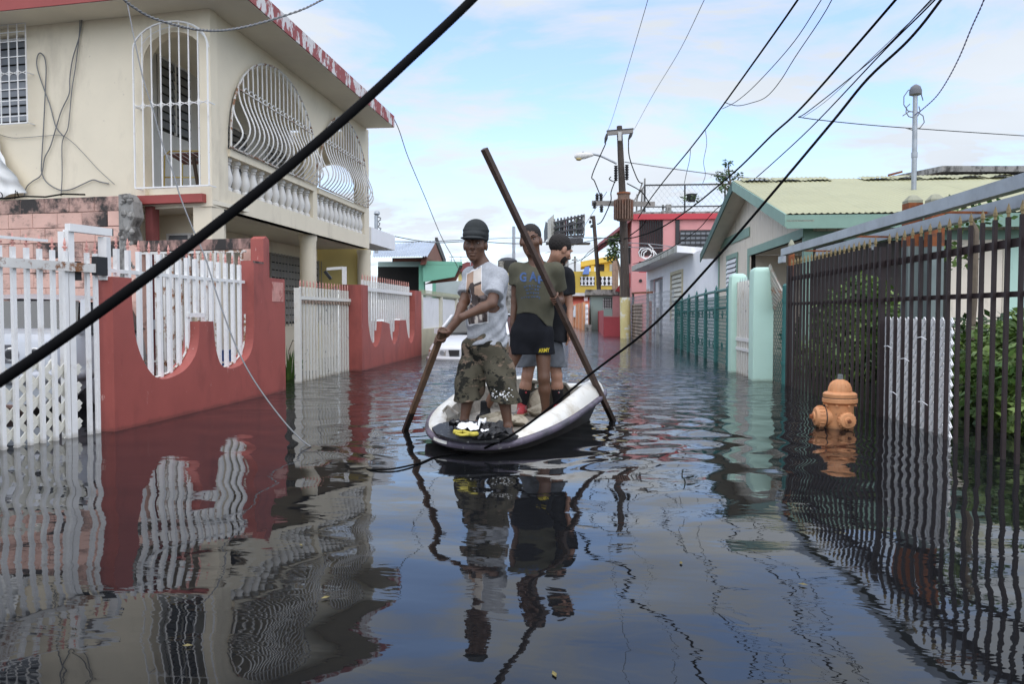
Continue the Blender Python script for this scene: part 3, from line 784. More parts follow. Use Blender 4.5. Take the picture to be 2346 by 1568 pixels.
part('backrest', MB().hexa([P_(0.42, -0.3, 0.0), P_(0.16, -0.3, 0.0), P_(0.14, -0.34, 0.0), P_(0.40, -0.34, 0.0), P_(0.24, -0.6, 0.95), P_(0.17, -0.6, 1.0), P_(0.15, -0.64, 1.0), P_(0.22, -0.64, 0.95)]), dwood, ch2)
for du in (0.40, 0.17):
    part('leg', MB().bar(P_(du, -0.28, 0), P_(du - 0.05, -0.10, 0.42), 0.04), dwood, ch2)
part('seat', MB().hexa([P_(0.40, -0.22, 0.38), P_(0.16, -0.22, 0.38), P_(0.16, -0.5, 0.40), P_(0.40, -0.5, 0.40), P_(0.40, -0.22, 0.42), P_(0.16, -0.22, 0.42), P_(0.16, -0.5, 0.44), P_(0.40, -0.5, 0.44)]), dwood, ch2)

# ---- ruined salmon block wall between the two plots
PWo = FL.P((uP0 + uP) / 2, -0.09, 0)
PW = Fr(PWo, fe, -1)                          # u runs left from the red post
uC0, uC1 = PW.u(320), PW.u(280)
zB = PW.z(140, 452)
pw = thing('block_wall', 'stained salmon concrete block wall with crumbling end beside the cream house', 'wall', PW.P(uC0, 0, -0.7))
core = MB(); core.box(PW, uC1, 6.2, -0.13, -0.012, -0.7, zB - 0.03)
part('mortar_core', core, m_mortar, pw)
bl, bh = 0.40, 0.205
row = 0; z = zB - bh
blk = {}
def block_mesh(w, h, mt):
    k = (round(w, 2), mt.name)
    if k not in blk:
        m = MB(); c, s_ = PW.d, PW.n; b_ = 0.006
        fr0 = Fr((0, 0, 0), PW.d, -1)
        q0 = [(0, 0), (w, 0), (w, h), (0, h)]; q1 = [(b_, b_), (w - b_, b_), (w - b_, h - b_), (b_, h - b_)]
        m.add([fr0.P(u, 0, z_) for u, z_ in q0] + [fr0.P(u, 0.008, z_) for u, z_ in q1] + [fr0.P(u, -0.10, z_) for u, z_ in q0],
              [(4, 5, 6, 7), (0, 1, 5, 4), (1, 2, 6, 5), (2, 3, 7, 6), (3, 0, 4, 7), (11, 10, 9, 8), (0, 8, 9, 1), (1, 9, 10, 2), (2, 10, 11, 3), (3, 11, 8, 0)])
        blk[k] = m.mesh('block', mt)
    return blk[k]
while z > -0.25:
    u = uC1 + 0.01; first = True
    while u < 5.6:
        w = bl - 0.007 if not (first and row % 2) else bl / 2 - 0.007
        mt = m_blockdark if row == 0 or (row == 3 and random.random() < 0.7) or random.random() < 0.06 else m_block
        inst('block', block_mesh(w, bh - 0.008, mt), pw, PW.P(u, random.uniform(-0.014, -0.002), z + random.uniform(-0.003, 0.003)))
        u += w + 0.007; first = False
    z -= bh; row += 1
cg = MB(); zz0 = -0.7
cr = random.Random(3)
pr = [(uC1, zB), (uC0 + 0.14, zB + 0.01), (uC0 + 0.06, zB - 0.09), (uC0 + 0.03, zB - 0.3), (uC0 + 0.10, zB - 0.42), (uC0 + 0.05, zB - 0.6), (uC0 + 0.12, zB - 0.9), (uC0 + 0.04, zB - 1.2), (uC0 + 0.05, -0.7), (uC1 + 0.02, -0.7)]
cg.wall(PW, pr, (), 0.03, 0.19)
part('crumbled_column', cg, m_conc, pw)
part('salmon_render', MB().wall(PW, [(uC0 + 0.11, zB - 0.62), (uC0 - 0.02, zB - 0.75), (uC0 - 0.08, -0.7), (uC0 + 0.16, -0.7), (uC0 + 0.15, zB - 1.0)], (), 0.045, 0.2), m_block, pw)
for k in range(26):
    a = cr.uniform(0, 1); zz_ = zB - cr.uniform(0, 1.2); uu = uC0 + 0.03 + a * (uC1 - uC0 - 0.05)
    r = cr.uniform(0.02, 0.05)
    inst('rubble_lump', MB().lathe((0, 0, -r), [(r * 0.4, 0), (r, r * 0.7), (r * 0.8, r * 1.4), (r * 0.2, r * 2)], 6).mesh('rubble_lump', m_conc), pw, PW.P(uu, 0.03, zz_), cr.uniform(0, 3))
# lintel beam from the column to the red post
zb0, zb1 = PW.z(*c4(800, 215)), PW.z(*c4(800, 142))
lb = thing('lintel_beam', 'mould blackened salmon concrete beam running from the block wall to the red post', 'beam', PW.P(0, 0, zb0))
part('beam', MB().box(PW, 0.06, uC0 + 0.02, -0.14, 0.0, zb0, zb1), mat('mouldy_beam', (0.38, 0.235, 0.20), 0.95, 0.2, 4, 0.7, 40, stain=((0.04, 0.036, 0.035), 3.0, 0.44, 0.56, (1, 1, 0.4)), bdist=0.01), lb)
part('bracket_end', MB().box(PW, 0.062, PW.u(c4(1100, 0)[0]), -0.12, 0.012, PW.z(*c4(1170, 300)), zb0 - 0.002), m_block, lb)
# second row of pickets in the yard, seen through the scoops
g3 = thing('inner_gate', 'inner white iron gate seen through the scooped openings of the near red wall', 'gate', PW.P(0.3, 0.1, -0.6))
iu = [0.18 + 0.125 * i for i in range(int((uC0 - 0.2) / 0.125))]
pickets(g3, PW, iu, 0.12, -0.6, zb0 - 0.03, 0.028, m_rustw, None, 'g3')
part('top_rail', MB().bar(PW.P(0.12, 0.12, zb0 - 0.04), PW.P(uC0 - 0.05, 0.12, zb0 - 0.04), 0.03), m_rustw, g3)
part('middle_rail', MB().bar(PW.P(0.12, 0.13, 0.42), PW.P(uC0 - 0.05, 0.13, 0.42), 0.02), m_rustw, g3)
bb = thing('blue_barrel', 'blue plastic drum behind the inner white gate, half under water', 'drum', PW.P(0.95, -0.45, -0.3))
part('drum_body', MB().lathe(PW.P(0.95, -0.45, -0.3), [(0.24, 0), (0.27, 0.1), (0.27, 0.4), (0.285, 0.42), (0.27, 0.44), (0.27, 0.75), (0.24, 0.82)], 18), mat('blue_plastic', (0.02, 0.07, 0.22), 0.4), bb, smooth='auto')
part('drum_rim', MB().lathe(PW.P(0.95, -0.45, 0.515), [(0.25, 0), (0.25, 0.03), (0.22, 0.03)], 18), mat('blue_plastic', (0.02, 0.07, 0.22)), bb)

# ---- white tarpaulin hanging at the far left of the house wall
tp = MB(); nn = 30
for i in range(nn + 1):
    for j in range(nn + 1):
        s_, t_ = i / nn, j / nn
        zz_ = HF.z(20, 450) + (HF.z(20, 305) - HF.z(20, 450)) * t_
        wid = (0.12 + 0.42 * (1 - t_) ** 1.2 + 0.06 * math.sin(5 * t_ + 1))
        uu = HF.u(5) + 0.35 - (wid + 0.35) * s_
        tp.v.append(tuple(HF.P(uu, 0.08 + 0.06 * math.sin(6 * s_ + 3 * t_) * (1 - 0.5 * t_) + 0.06 * (1 - t_) + 0.03 * math.sin(17 * s_ + 9 * t_ * t_ + 2) + 0.02 * math.sin(23 * t_ + 11 * s_), zz_ + 0.03 * math.sin(9 * s_))))
for i in range(nn):
    for j in range(nn):
        a = i * (nn + 1) + j; tp.f.append((a, a + 1, a + nn + 2, a + nn + 1)); tp.m.append(0)
solo('tarpaulin', 'crumpled white tarpaulin sagging against the cream wall over the block wall', 'tarpaulin', tp, mat('white_tarp', (0.70, 0.70, 0.68), 0.5, 0.05, 3), smooth=True)

# ---- second gate, second red wall, white fence beyond
G2a, G2b = pZ(684, 877.5), pZ(810, 848)
G2 = Fr(G2a, G2b - G2a, 1)
c5 = lambda x, y: (588 + 0.27 * x, 470.4 + 0.27 * y)
L2 = (G2b - G2a).length
z2t = (G2.z(*c5(350, 690)) + G2.z(*c5(740, 725))) / 2
gg = thing('picket_gate', 'tall chipped white picket gate between the two red walls', 'gate', G2.P(0, 0, -0.6))
ng = 19
pickets(gg, G2, [0.10 + (L2 - 0.14) * i / (ng - 1) for i in range(ng)], 0, -0.6, z2t, 0.030, m_whitechip, me_spear, 'gg')
part('gate_stile', MB().bar(G2.P(0.0, 0, -0.6), G2.P(0.0, 0, z2t - 0.02), 0.09), m_whitechip, gg)
zsr = z2t - 0.17
part('top_rail', MB().bar(G2.P(0, 0.035, zsr), G2.P(L2, 0.035, zsr), 0.02, 0.05), m_whitechip, gg)
for i in range(ng):
    part('scallop', MB().lathe(G2.P(0.10 + (L2 - 0.14) * i / (ng - 1), 0.028, zsr - 0.05), [(0.045, 0), (0.045, 0.012)], 8, axis=G2.n), mat('rust_knuckle', (0.28, 0.2, 0.15), 0.8, 0.4, 20), gg)
W2a, W2b = pZ(832, 850), pZ(966, 815)
F2 = Fr(W2a, W2b - W2a, 1)
f5 = lambda x, y: F2.pix(*c5(x, y))
Lw = (W2b - W2a).length
z2p = f5(905, 676)[1]; z2e = f5(1395, 730)[1]; 
up0 = f5(945, 800)[0]; up1 = f5(1342, 900)[0]
pts = [(0, -0.7), (0, z2p), (up0, z2p)]
k1 = smooth([f5(*p) for p in [(945, 860), (950, 1010), (962, 1100), (980, 1170), (1005, 1205), (1030, 1185), (1050, 1120), (1066, 985)]], 4)
k2 = smooth([f5(*p) for p in [(1128, 1005), (1135, 1080), (1148, 1140), (1165, 1180), (1190, 1150), (1205, 1080), (1214, 978)]], 4)
k3 = smooth([f5(*p) for p in [(1268, 975), (1277, 1060), (1290, 1130), (1308, 1172), (1328, 1140), (1340, 1060), (1344, 900)]], 4)
w2 = thing('garden_wall', 'red painted wall with three scooped openings, beyond the chipped white gate', 'wall', F2.P(0, 0, -0.7))
part('wall', MB().wall(F2, pts + k1 + k2 + k3 + [(up1, z2e), (Lw, z2e), (Lw, -0.7)], (), 0, 0.22), m_red, w2)
part('pillar_side', MB().box(F2, -0.06, -0.004, -0.42, -0.004, -0.7, z2p), m_red, w2)
zpk = (F2.z(*c5(950, 650), v=-0.12) + F2.z(*c5(1330, 692), v=-0.12)) / 2
zrk = (F2.z(*c5(950, 720), v=-0.12) + F2.z(*c5(1330, 755), v=-0.12)) / 2
def floor2(u):
    for sc in (k1, k2, k3):
        for a, b in zip(sc, sc[1:]):
            lo, hi = min(a[0], b[0]), max(a[0], b[0])
            if lo <= u <= hi and hi - lo > 1e-6:
                return a[1] + (u - a[0]) / (b[0] - a[0]) * (b[1] - a[1]) - 0.06
    return f5(1080, 985)[1] + 0.03
usp = []; u = up0 + 0.04
while u < up1 - 0.02:
    usp.append(u); u += 0.185
pickets(w2, F2, usp, -0.12, floor2, zpk, 0.034, m_white, me_spear, 'w2')
part('top_rail', MB().bar(F2.P(up0 - 0.1, -0.08, zrk), F2.P(up1, -0.08, zrk), 0.03, 0.07), m_white, w2)
mbx = thing('mailbox_bracket', 'white bent steel bracket on top of the second red wall pillar', 'bracket', F2.P(-0.1, -0.25, z2p))
part('upright', MB().bar(F2.P(-0.12, -0.3, z2p - 0.0), F2.P(-0.12, -0.3, z2p + 0.32), 0.07), m_white, mbx)
part('arm', MB().bar(F2.P(-0.12, -0.33, z2p + 0.30), F2.P(-0.12, -0.62, z2p + 0.28), 0.05), m_white, mbx)
part('hinge_box', MB().bar(F2.P(-0.12, -0.55, z2p + 0.1), F2.P(-0.12, -0.66, z2p + 0.24), 0.05), m_black, mbx)
# white panel fence on a cream base
F3a = pZ(968, 815); F3b = F3a + (W2b - W2a).normalized() * 14 
F3 = Fr(F3a, F3b - F3a, 1)
z3t = F3.z(*c5(1410, 760)); z3b = F3.z(*c5(1410, 1052))
fe3 = thing('panel_fence', 'white corrugated panel fence on a cream base beyond the second red wall', 'fence', F3.P(0, 0, -0.7))
part('base_wall', MB().box(F3, 0.02, 14, -0.2, -0.02, -0.7, z3b - 0.01), mat('cream_base', (0.56, 0.52, 0.38), 0.8, 0.1, 2), fe3)
for i in range(5):
    a = 0.05 + i * 2.75
    pn = MB()
    nr = 26
    for k in range(nr):
        u0_ = a + 0.18 + (2.4) * k / nr; u1_ = a + 0.18 + 2.4 * (k + 0.62) / nr
        pn.box(F3, u0_, u1_, -0.10, -0.07, z3b, z3t - 0.05)
    pn.box(F3, a + 0.17, a + 2.6, -0.125, -0.102, z3b, z3t - 0.06)
    part('panel', pn, m_whitewall, fe3)
    part('post', MB().box(F3, a, a + 0.16, -0.16, -0.02, z3b - 0.008, z3t), mat('cream_post', (0.66, 0.63, 0.52), 0.7), fe3)
sp_ = MB()
for k in range(90):
    sp_.bar(F3.P(0.1 + k * 0.15, -0.09, z3t - 0.06), F3.P(0.1 + k * 0.15, -0.09, z3t + 0.14), 0.018)
part('spike_row', sp_, mat('olive_spike', (0.33, 0.33, 0.22), 0.6), fe3, kind='stuff')
part('cap_rail', MB().box(F3, 0.05, 14, -0.14, -0.03, z3t + 0.002, z3t + 0.05), mat('olive_cap', (0.38, 0.38, 0.27), 0.6), fe3)

# ------------------------------------------------------------------ right side: brown fence, track beam, mint gate posts, beige house
c8 = lambda x, y: (1528.8 + 0.3482 * x, 376.3 + 0.3482 * y)
c9 = lambda x, y: (1764 + 0.3 * x, 588 + 0.3 * y)
Ra, Rb = pZ(1806, 884), pZ(2180, 1012)
FR = Fr(Ra, Rb - Ra, 1)                       # u=0 at the far end, growing towards the photographer
uR = 11.0 - 1.0
bf = thing('iron_fence', 'tall dark brown iron fence with gold spear tips along the right', 'fence', FR.P(0, 0, -0.7))
zf1 = 1.735
upost = FR.u(c8(1410, 0)[0])
ub = []
u = 0.10
while u < upost - 0.08:
    ub.append(u); u += 0.158
u = upost + 0.17
while u < uR:
    ub.append(u); u += 0.178
pickets(bf, FR, ub, 0, -0.7, zf1, 0.027, m_brown, me_spear_gold, 'bf', 'bar')
part('post', MB().bar(FR.P(0, 0, -0.7), FR.P(0, 0, zf1), 0.07), m_brown, bf)
part('post', MB().bar(FR.P(upost, 0.0, -0.7), FR.P(upost, 0.0, zf1 - 0.02), 0.05), m_brown, bf)
for zz_, h in ((1.55, 0.06), (1.185, 0.04)):
    part('rail', MB().bar(FR.P(0, -0.034, zz_), FR.P(uR, -0.034, zz_), 0.028, h), m_brown, bf)
# white plastic lattice behind the bars
lp = MB()
u0_, u1_ = FR.u(2020, -0.08), FR.u(2183, -0.08)
zt_ = 1.0; zb_ = -0.3; pit_ = 0.088; Hh = zt_ - zb_
for vv, s_ in ((-0.075, 1), (-0.086, -1)):
    k = -int(Hh / pit_) - 1
    while k * pit_ < (u1_ - u0_):
        a = u0_ + k * pit_
        t0 = max(0, (u0_ - a) / Hh); t1 = min(1, (u1_ - a) / Hh)
        if t1 - t0 > 0.01:
            z0_ = zb_ + (t0 if s_ > 0 else 1 - t0) * Hh; z1_ = zb_ + (t1 if s_ > 0 else 1 - t1) * Hh
            lp.bar(FR.P(a + t0 * Hh, vv, z0_), FR.P(a + t1 * Hh, vv, z1_), 0.009, 0.0415)
        k += 1
la = thing('lattice_panel', 'white plastic lattice panel wired to the dark brown fence', 'lattice', FR.P((u0_ + u1_) / 2, -0.08, 0))
part('lattice', lp, mat('white_plastic', (0.88, 0.88, 0.87), 0.4, 0.03, 4), la)
for (uu, zz_) in ((0.35, 0.72), (0.75, 0.62), (1.1, 0.83), (0.5, 0.28), (1.15, 0.26)):
    part('cable_tie', MB().tube([FR.P(u0_ + uu, 0.022, zz_), FR.P(u0_ + uu + 0.1, 0.026, zz_ + 0.01), FR.P(u0_ + uu + 0.19, 0.022, zz_ - 0.01)], 0.004, 4), mat('white_plastic', (0.7, 0.7, 0.7)), la)
# sliding gate track: two grey box beams on rusty posts
bm_ = thing('gate_track', 'long grey steel gate track of two box beams over the brown fence', 'gate track', FR.P(-0.1, 0, 1.93))
part('beam', MB().bar(FR.P(-0.22, 0.03, 1.945), FR.P(uR + 2.5, 0.03, 1.945), 0.09, 0.10), m_galv, bm_)
part('beam', MB().bar(FR.P(-0.05, -0.42, 1.925), FR.P(uR + 2.5, -0.42, 1.925), 0.09, 0.10), m_galv, bm_)
for uu in (0.6, 2.6, 4.7, 6.4, 8.0):
    part('cross_tie', MB().bar(FR.P(uu, -0.02, 1.905), FR.P(uu, -0.38, 1.895), 0.02), m_rust, bm_)
def track_post(u, v, zt, w, lab, rz):
    t = thing('gate_post', lab, 'post', FR.P(u, v, -0.7))
    part('lower_post', MB().bar(FR.P(u, v, -0.7), FR.P(u, v, rz), w), m_greypost, t)
    part('upper_post', MB().bar(FR.P(u, v, rz), FR.P(u, v, zt), w * 1.02), m_rust, t)
    part('cap', MB().lathe(FR.P(u, v, zt), [(w * 0.72, 0), (w * 0.74, 0.03), (w * 0.3, 0.09), (0.01, 0.10)], 4), mat('mossy_cap', (0.30, 0.30, 0.22), 0.8, 0.2, 5), t)
    return t
ut = FR.u(1811, -0.2)
t = track_post(ut, -0.2, 2.07, 0.075, 'rusty topped steel post at the far end of the gate track', 1.55)
part('bracket', MB().bar(FR.P(ut - 0.12, -0.06, 1.87), FR.P(ut + 0.15, -0.06, 1.87), 0.05, 0.10), m_galv, t)
ut = FR.u(2086, -0.85)
t = track_post(ut, -0.85, FR.z(2086, 468, -0.85), 0.16, 'thick rusty topped steel post with cream cap behind the gate track', FR.z(2086, 566, -0.85))
part('bracket', MB().bar(FR.P(ut - 0.05, -0.42, 1.8), FR.P(ut - 0.05, -0.42, 1.98), 0.05, 0.05), m_galv, t)
ut = FR.u(2137, -1.0)
track_post(ut, -1.0, FR.z(2137, 466, -1.0), 0.15, 'grey capped rusty post beside the thick cream capped one', FR.z(2137, 566, -1.0))

# mint gate posts, white gate, chain link
MPa = pZ(1742, 871.5); MPb = pZ(1688, 853)
MP = Fr(MPa, MPb - MPa, -1)                  # u grows away from the photographer
def mint_post(u, w, zt, lab):
    t = thing('gate_pillar', lab, 'pillar', MP.P(u, 0, -0.7))
    m = MB(); b_ = 0.05
    r = w / 2
    pr = [(r, -0.7), (r, zt - 0.08), (r - 0.015, zt - 0.03), (r - 0.06, zt)]
    vs = []; N_ = 4
    for q, zz_ in pr:
        for i, j in ((-1, -1), (-0.86, -1.0), (0.86, -1), (1, -1), (1, -0.86), (1, 0.86), (1, 1), (0.86, 1), (-0.86, 1), (-1, 1), (-1, 0.86), (-1, -0.86)):
            if abs(i) == 1 and abs(j) == 1: i *= 0.96; j *= 0.96
            vs.append(MP.P(u + i * q, j * q, zz_))
    fs = []
    for a in range(len(pr) - 1):
        for k in range(12):
            fs.append((a * 12 + k, a * 12 + (k + 1) % 12, (a + 1) * 12 + (k + 1) % 12, (a + 1) * 12 + k))
    fs.append(tuple(36 + k for k in range(12)))
    m.add(vs, fs)
    part('pillar', m, m_mint, t, smooth='auto')
    return t
Lm = (MPb - MPa).length
mint_post(0, 0.31, MP.z(1742, 614), 'mint green masonry gate pillar nearest the brown fence')
mint_post(Lm, 0.27, MP.z(1688, 628), 'mint green masonry gate pillar next to the teal chain link fence')
wg = thing('pedestrian_gate', 'narrow white slatted gate between two mint green pillars', 'gate', MP.P(0.16, 0, -0.6))
zgt_ = MP.z(1706, 645)
ng = 8
pickets(wg, MP, [0.22 + (Lm - 0.42) * i / (ng - 1) for i in range(ng)], 0.0, -0.6, zgt_, 0.09, m_whitechip, MB().lathe((0, 0, 0), [(0.012, 0), (0.001, 0.07)], 5).mesh('finial', m_galv), 'wg')
part('panel', MB().box(MP, 0.17, Lm - 0.15, -0.055, -0.047, -0.5, zgt_ - 0.12), mat('off_white_sheet', (0.62, 0.58, 0.54), 0.6, 0.08, 3), wg)
zm_ = MP.z(1706, 778)
part('rail', MB().bar(MP.P(0.17, 0.05, zm_), MP.P(Lm - 0.15, 0.05, zm_), 0.02, 0.06), m_white, wg)
part('rail', MB().bar(MP.P(0.17, 0.05, zm_ - 0.17), MP.P(Lm - 0.15, 0.05, zm_ - 0.17), 0.02, 0.05), m_white, wg)
def chain(fr, u0, u1, z0, z1, v, pitch=0.075, r=0.0035, ztop=None):
    m = MB(); H_ = z1 - z0
    def wire(u, sg):
        # zigzag wires, each lying clear of its neighbours
        a = max(u0, u); 
        return
    k = -int(H_ / (pitch * 1.25)) - 1
    run = H_ / 1.25
    while u0 + k * pitch < u1:
        for sg, vv in ((1, v), (-1, v + 0.005)):
            a = u0 + k * pitch
            t0 = max(0, (u0 - a) / run); t1 = min(1, (u1 - a) / run)
            if t1 - t0 > 0.02:
                za = z0 + (t0 if sg > 0 else 1 - t0) * H_; zb = z0 + (t1 if sg > 0 else 1 - t1) * H_
                m.tube([fr.P(a + t0 * run, vv, za), fr.P(a + t1 * run, vv, zb)], r, 3, cap=False)
        k += 1
    return m
cl = thing('chain_link_fence', 'green chain link panel with a round teal post beside the brown fence', 'fence', MP.P(-0.2, 0, -0.6))
CLa, CLb = pZ(1797, 880), pZ(1755, 868)
CL = Fr(CLa, CLb - CLa, -1)
Lc = (CLb - CLa).length
part('post', MB().tube([CL.P(0, 0, -0.7), CL.P(0, 0, CL.z(1797, 655)), CL.P(0, 0, CL.z(1797, 651))], [0.045, 0.045, 0.02], 10), m_teal, cl, smooth='auto')
part('chain_mesh', chain(CL, 0.04, Lc, -0.3, CL.z(1797, 690), 0.0, 0.085, 0.0045), m_teal, cl, kind='stuff')
for zz_ in (CL.z(1797, 690), 0.30):
    part('band_clamp', MB().lathe(CL.P(0, 0, zz_ - 0.02), [(0.055, 0), (0.055, 0.05)], 10), m_teal, cl)
bs = MB(); nn = 16
for i in range(nn + 1):
    t_ = i / nn; w = 0.015 * (1 if i % 2 else -1)
    a = CL.P(Lc * 1.25 - t_ * 0.72, 0.10, CL.z(1752, 668) + 0.42 * t_ ** 1.4 + w * 0.4); b = CL.P(0.42 - t_ * 0.38, 0.03 + w, CL.z(1780, 690) - 0.15 + 0.30 * t_ + w)
    bs.v += [tuple(a + Vector((0, w, 0))), tuple(b)]
for i in range(nn):
    bs.f.append((2 * i, 2 * i + 1, 2 * i + 3, 2 * i + 2)); bs.m.append(0)
solo('bent_roof_sheet', 'crumpled corrugated roofing scrap hooked on the chain link beside the mint pillar', 'metal sheet', bs, mat('weathered_zinc', (0.42, 0.40, 0.36), 0.5, 0.2, 6, metal=0.3, stain=((0.30, 0.12, 0.05), 6, 0.5, 0.62)))
# teal ornamental chain link fence further on
Ta, Tb = pZ(1668, 840), pZ(1548, 797)
TF = Fr(Ta, Tb - Ta, -1)
Lt = (Tb - Ta).length
tf = thing('chain_link_fence', 'teal iron fence filled with chain link between the mint pillars and white house', 'fence', TF.P(0, 0, -0.7))
ztl = lambda u: 1.52 - 0.17 * (u / Lt) ** 2
npst = 7
for i in range(npst):
    u = Lt * i / (npst - 1)
    part('post', MB().tube([TF.P(u, 0, -0.7), TF.P(u, 0, ztl(u) + 0.03)], 0.045, 8), m_teal, tf, smooth='auto')
    inst('finial', me_spear_teal, tf, TF.P(u, 0, ztl(u) + 0.03))
part('top_rail', MB().tube([TF.P(Lt * k / 12, 0, ztl(Lt * k / 12)) for k in range(13)], 0.03, 6), m_teal, tf)
part('middle_rail', MB().tube([TF.P(0, 0, 1.16), TF.P(Lt, 0, 1.05)], 0.022, 6), m_teal, tf)
part('chain_mesh', chain(TF, 0, Lt, -0.2, 1.40, 0.02, 0.12, 0.005), m_teal, tf, kind='stuff')
sc = MB()                                     # iron scrolls behind the mesh
for k in range(16):
    u = Lt * (k + 0.5) / 16
    for zz_ in (0.35, 1.0):
        sc.tube([TF.P(u + 0.09 * math.cos(a_ * 0.8) * (1 - a_ / 11), -0.02, zz_ + 0.12 * math.sin(a_ * 0.8) * (1 - a_ / 14)) for a_ in range(9)], 0.009, 4, cap=False)
part('scrollwork', sc, m_teal, tf, kind='stuff')

# ---- beige house: boarded gable to the street, pale yellow corrugated roof
XW = 4.55
so_ = pD(1842, HZ, 15.4); 
yd = dirvp(1321)
BH = Fr((so_.x, so_.y), yd, -1)              # street face; u grows away from the photographer; outward = street
BN = Fr((so_.x, so_.y), -BH.n, 1)            # near side, u grows away from the street
uG = BH.u(1648)
zE = 2.95
zAp = 4.32
um = uG / 2
GOV = 0.5
bh_ = thing('beige_house', 'beige board clad house with sage green trim and pale yellow corrugated roof', 'house', BH.P(0, 0, -0.7))
zeW = zE + 0.10
gable = lambda u: zeW + (zAp - zE) * (1 - abs(u - um) / um) * 0.96
upx = lambda x, y: BH.pix(*c8(x, y))
uPo = BH.u(c8(545, 0)[0])                     # porch recess runs from the near corner to here
zPl = (upx(560, 588)[1] + upx(890, 492)[1]) / 2
part('street_wall', MB().wall(BH, [(0, zPl), (0, zeW), (um, gable(um)), (uG, zeW), (uG, -0.7), (uPo, -0.7), (uPo, zPl)], (), 0, 0.12), m_dark, bh_)
wdt = 0.205; u = 0.0
while u < uG - 0.02:
    w_ = min(wdt, uG - u) - 0.012
    lo = zPl + 0.0 if u + w_ < uPo else -0.6
    a, b = u, u + w_
    pts = [(a, lo), (a, gable(a) - 0.02), (b, gable(b) - 0.02), (b, lo)]
    if a < um < b: pts = [(a, lo), (a, gable(a) - 0.02), (um, gable(um) - 0.02), (b, gable(b) - 0.02), (b, lo)]
    part('board', MB().wall(BH, pts, (), 0.022 + random.uniform(-0.002, 0.002), 0.018), m_siding, bh_)
    u += wdt
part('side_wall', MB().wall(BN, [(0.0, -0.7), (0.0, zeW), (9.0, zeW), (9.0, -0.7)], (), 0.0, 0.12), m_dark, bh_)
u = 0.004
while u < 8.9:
    lo = zPl if u < BN.u(2150) else -0.6       # boards stop high; the flat dark wall below stands in for porch shade
    part('board', MB().wall(BN, [(u, lo), (u, zeW - 0.03), (u + wdt - 0.012, zeW - 0.03), (u + wdt - 0.012, lo)], (), 0.022 + random.uniform(-0.002, 0.002), 0.018), m_siding, bh_)
    u += wdt
# porch recess
part('porch_wall', MB().wall(Fr(BH.P(0, -1.3, 0), yd, -1), [(0.13, -0.7), (0.13, zPl), (uPo, zPl), (uPo, -0.7)], (), 0, 0.1), m_siding, bh_)
part('porch_ceiling', MB().hexa([BH.P(0.13, -0.125, zPl + 0.002), BH.P(uPo, -0.125, zPl + 0.002), BH.P(uPo, -1.3, zPl + 0.002), BH.P(0.13, -1.3, zPl + 0.002), BH.P(0.13, -0.125, zPl + 0.05), BH.P(uPo, -0.125, zPl + 0.05), BH.P(uPo, -1.3, zPl + 0.05), BH.P(0.13, -1.3, zPl + 0.05)]), m_siding, bh_)
part('porch_return', MB().hexa([BH.P(uPo + 0.002, -0.125, -0.7), BH.P(uPo + 0.1, -0.125, -0.7), BH.P(uPo + 0.1, -1.3, -0.7), BH.P(uPo + 0.002, -1.3, -0.7), BH.P(uPo + 0.002, -0.125, zPl), BH.P(uPo + 0.1, -0.125, zPl), BH.P(uPo + 0.1, -1.3, zPl), BH.P(uPo + 0.002, -1.3, zPl)]), m_siding, bh_)
# trim
for a, b, z0, z1 in ((-0.035, 0.16, zPl, zeW - 0.02), (0.16, uPo + 0.2, zPl - 0.02, zPl + 0.17), (uPo, uPo + 0.2, -0.6, zPl - 0.02), (uG - 0.12, uG + 0.03, -0.6, zeW - 0.02)):
    part('trim_board', MB().box(BH, a, b, 0.028, 0.05, z0, z1), m_trim, bh_)
ut0 = BH.u(c8(342, 0)[0]); ut1 = BH.u(c8(545, 0)[0])
zt1 = (upx(400, 515)[1] + upx(540, 455)[1]) / 2
part('trim_board', MB().box(BH, ut1, ut0, 0.028, 0.055, zt1 - 0.10, zt1 + 0.14), m_trim, bh_)
part('trim_board', MB().box(BN, -0.03, 0.14, 0.028, 0.05, -0.6, zeW - 0.12), m_trim, bh_)
part('trim_board', MB().box(BN, 0.14, 9.0, 0.028, 0.05, zPl - 0.08, zPl + 0.1), m_trim, bh_)
part('porch_post', MB().bar(BH.P(0.08, -0.06, -0.7), BH.P(0.08, -0.06, zPl - 0.002), 0.14), m_trim, bh_)
# window with white louvres on the street face
wu0, wu1 = BH.u(c8(462, 0)[0]), BH.u(c8(402, 0)[0]); wz1 = upx(435, 622)[1]; wz0 = wz1 - 1.15
w = part('window', MB().box(BH, wu0, wu1, 0.024, 0.032, wz0, wz1), m_dark, bh_)
part('frame', MB().box(BH, wu0 - 0.14, wu1 + 0.14, 0.03, 0.06, wz1, wz1 + 0.13).box(BH, wu0 - 0.12, wu0, 0.03, 0.055, wz0, wz1).box(BH, wu1, wu1 + 0.12, 0.03, 0.055, wz0, wz1), m_trim, w)
for i in range(9):
    z_ = wz1 - 0.03 - i * 0.128
    part('louvre', MB().hexa([BH.P(wu0, 0.09, z_ - 0.105), BH.P(wu1, 0.09, z_ - 0.105), BH.P(wu1, 0.075, z_ - 0.105), BH.P(wu0, 0.075, z_ - 0.105), BH.P(wu0, 0.055, z_), BH.P(wu1, 0.055, z_), BH.P(wu1, 0.04, z_), BH.P(wu0, 0.04, z_)]), mat('white_louvre', (0.72, 0.72, 0.73), 0.45), w)
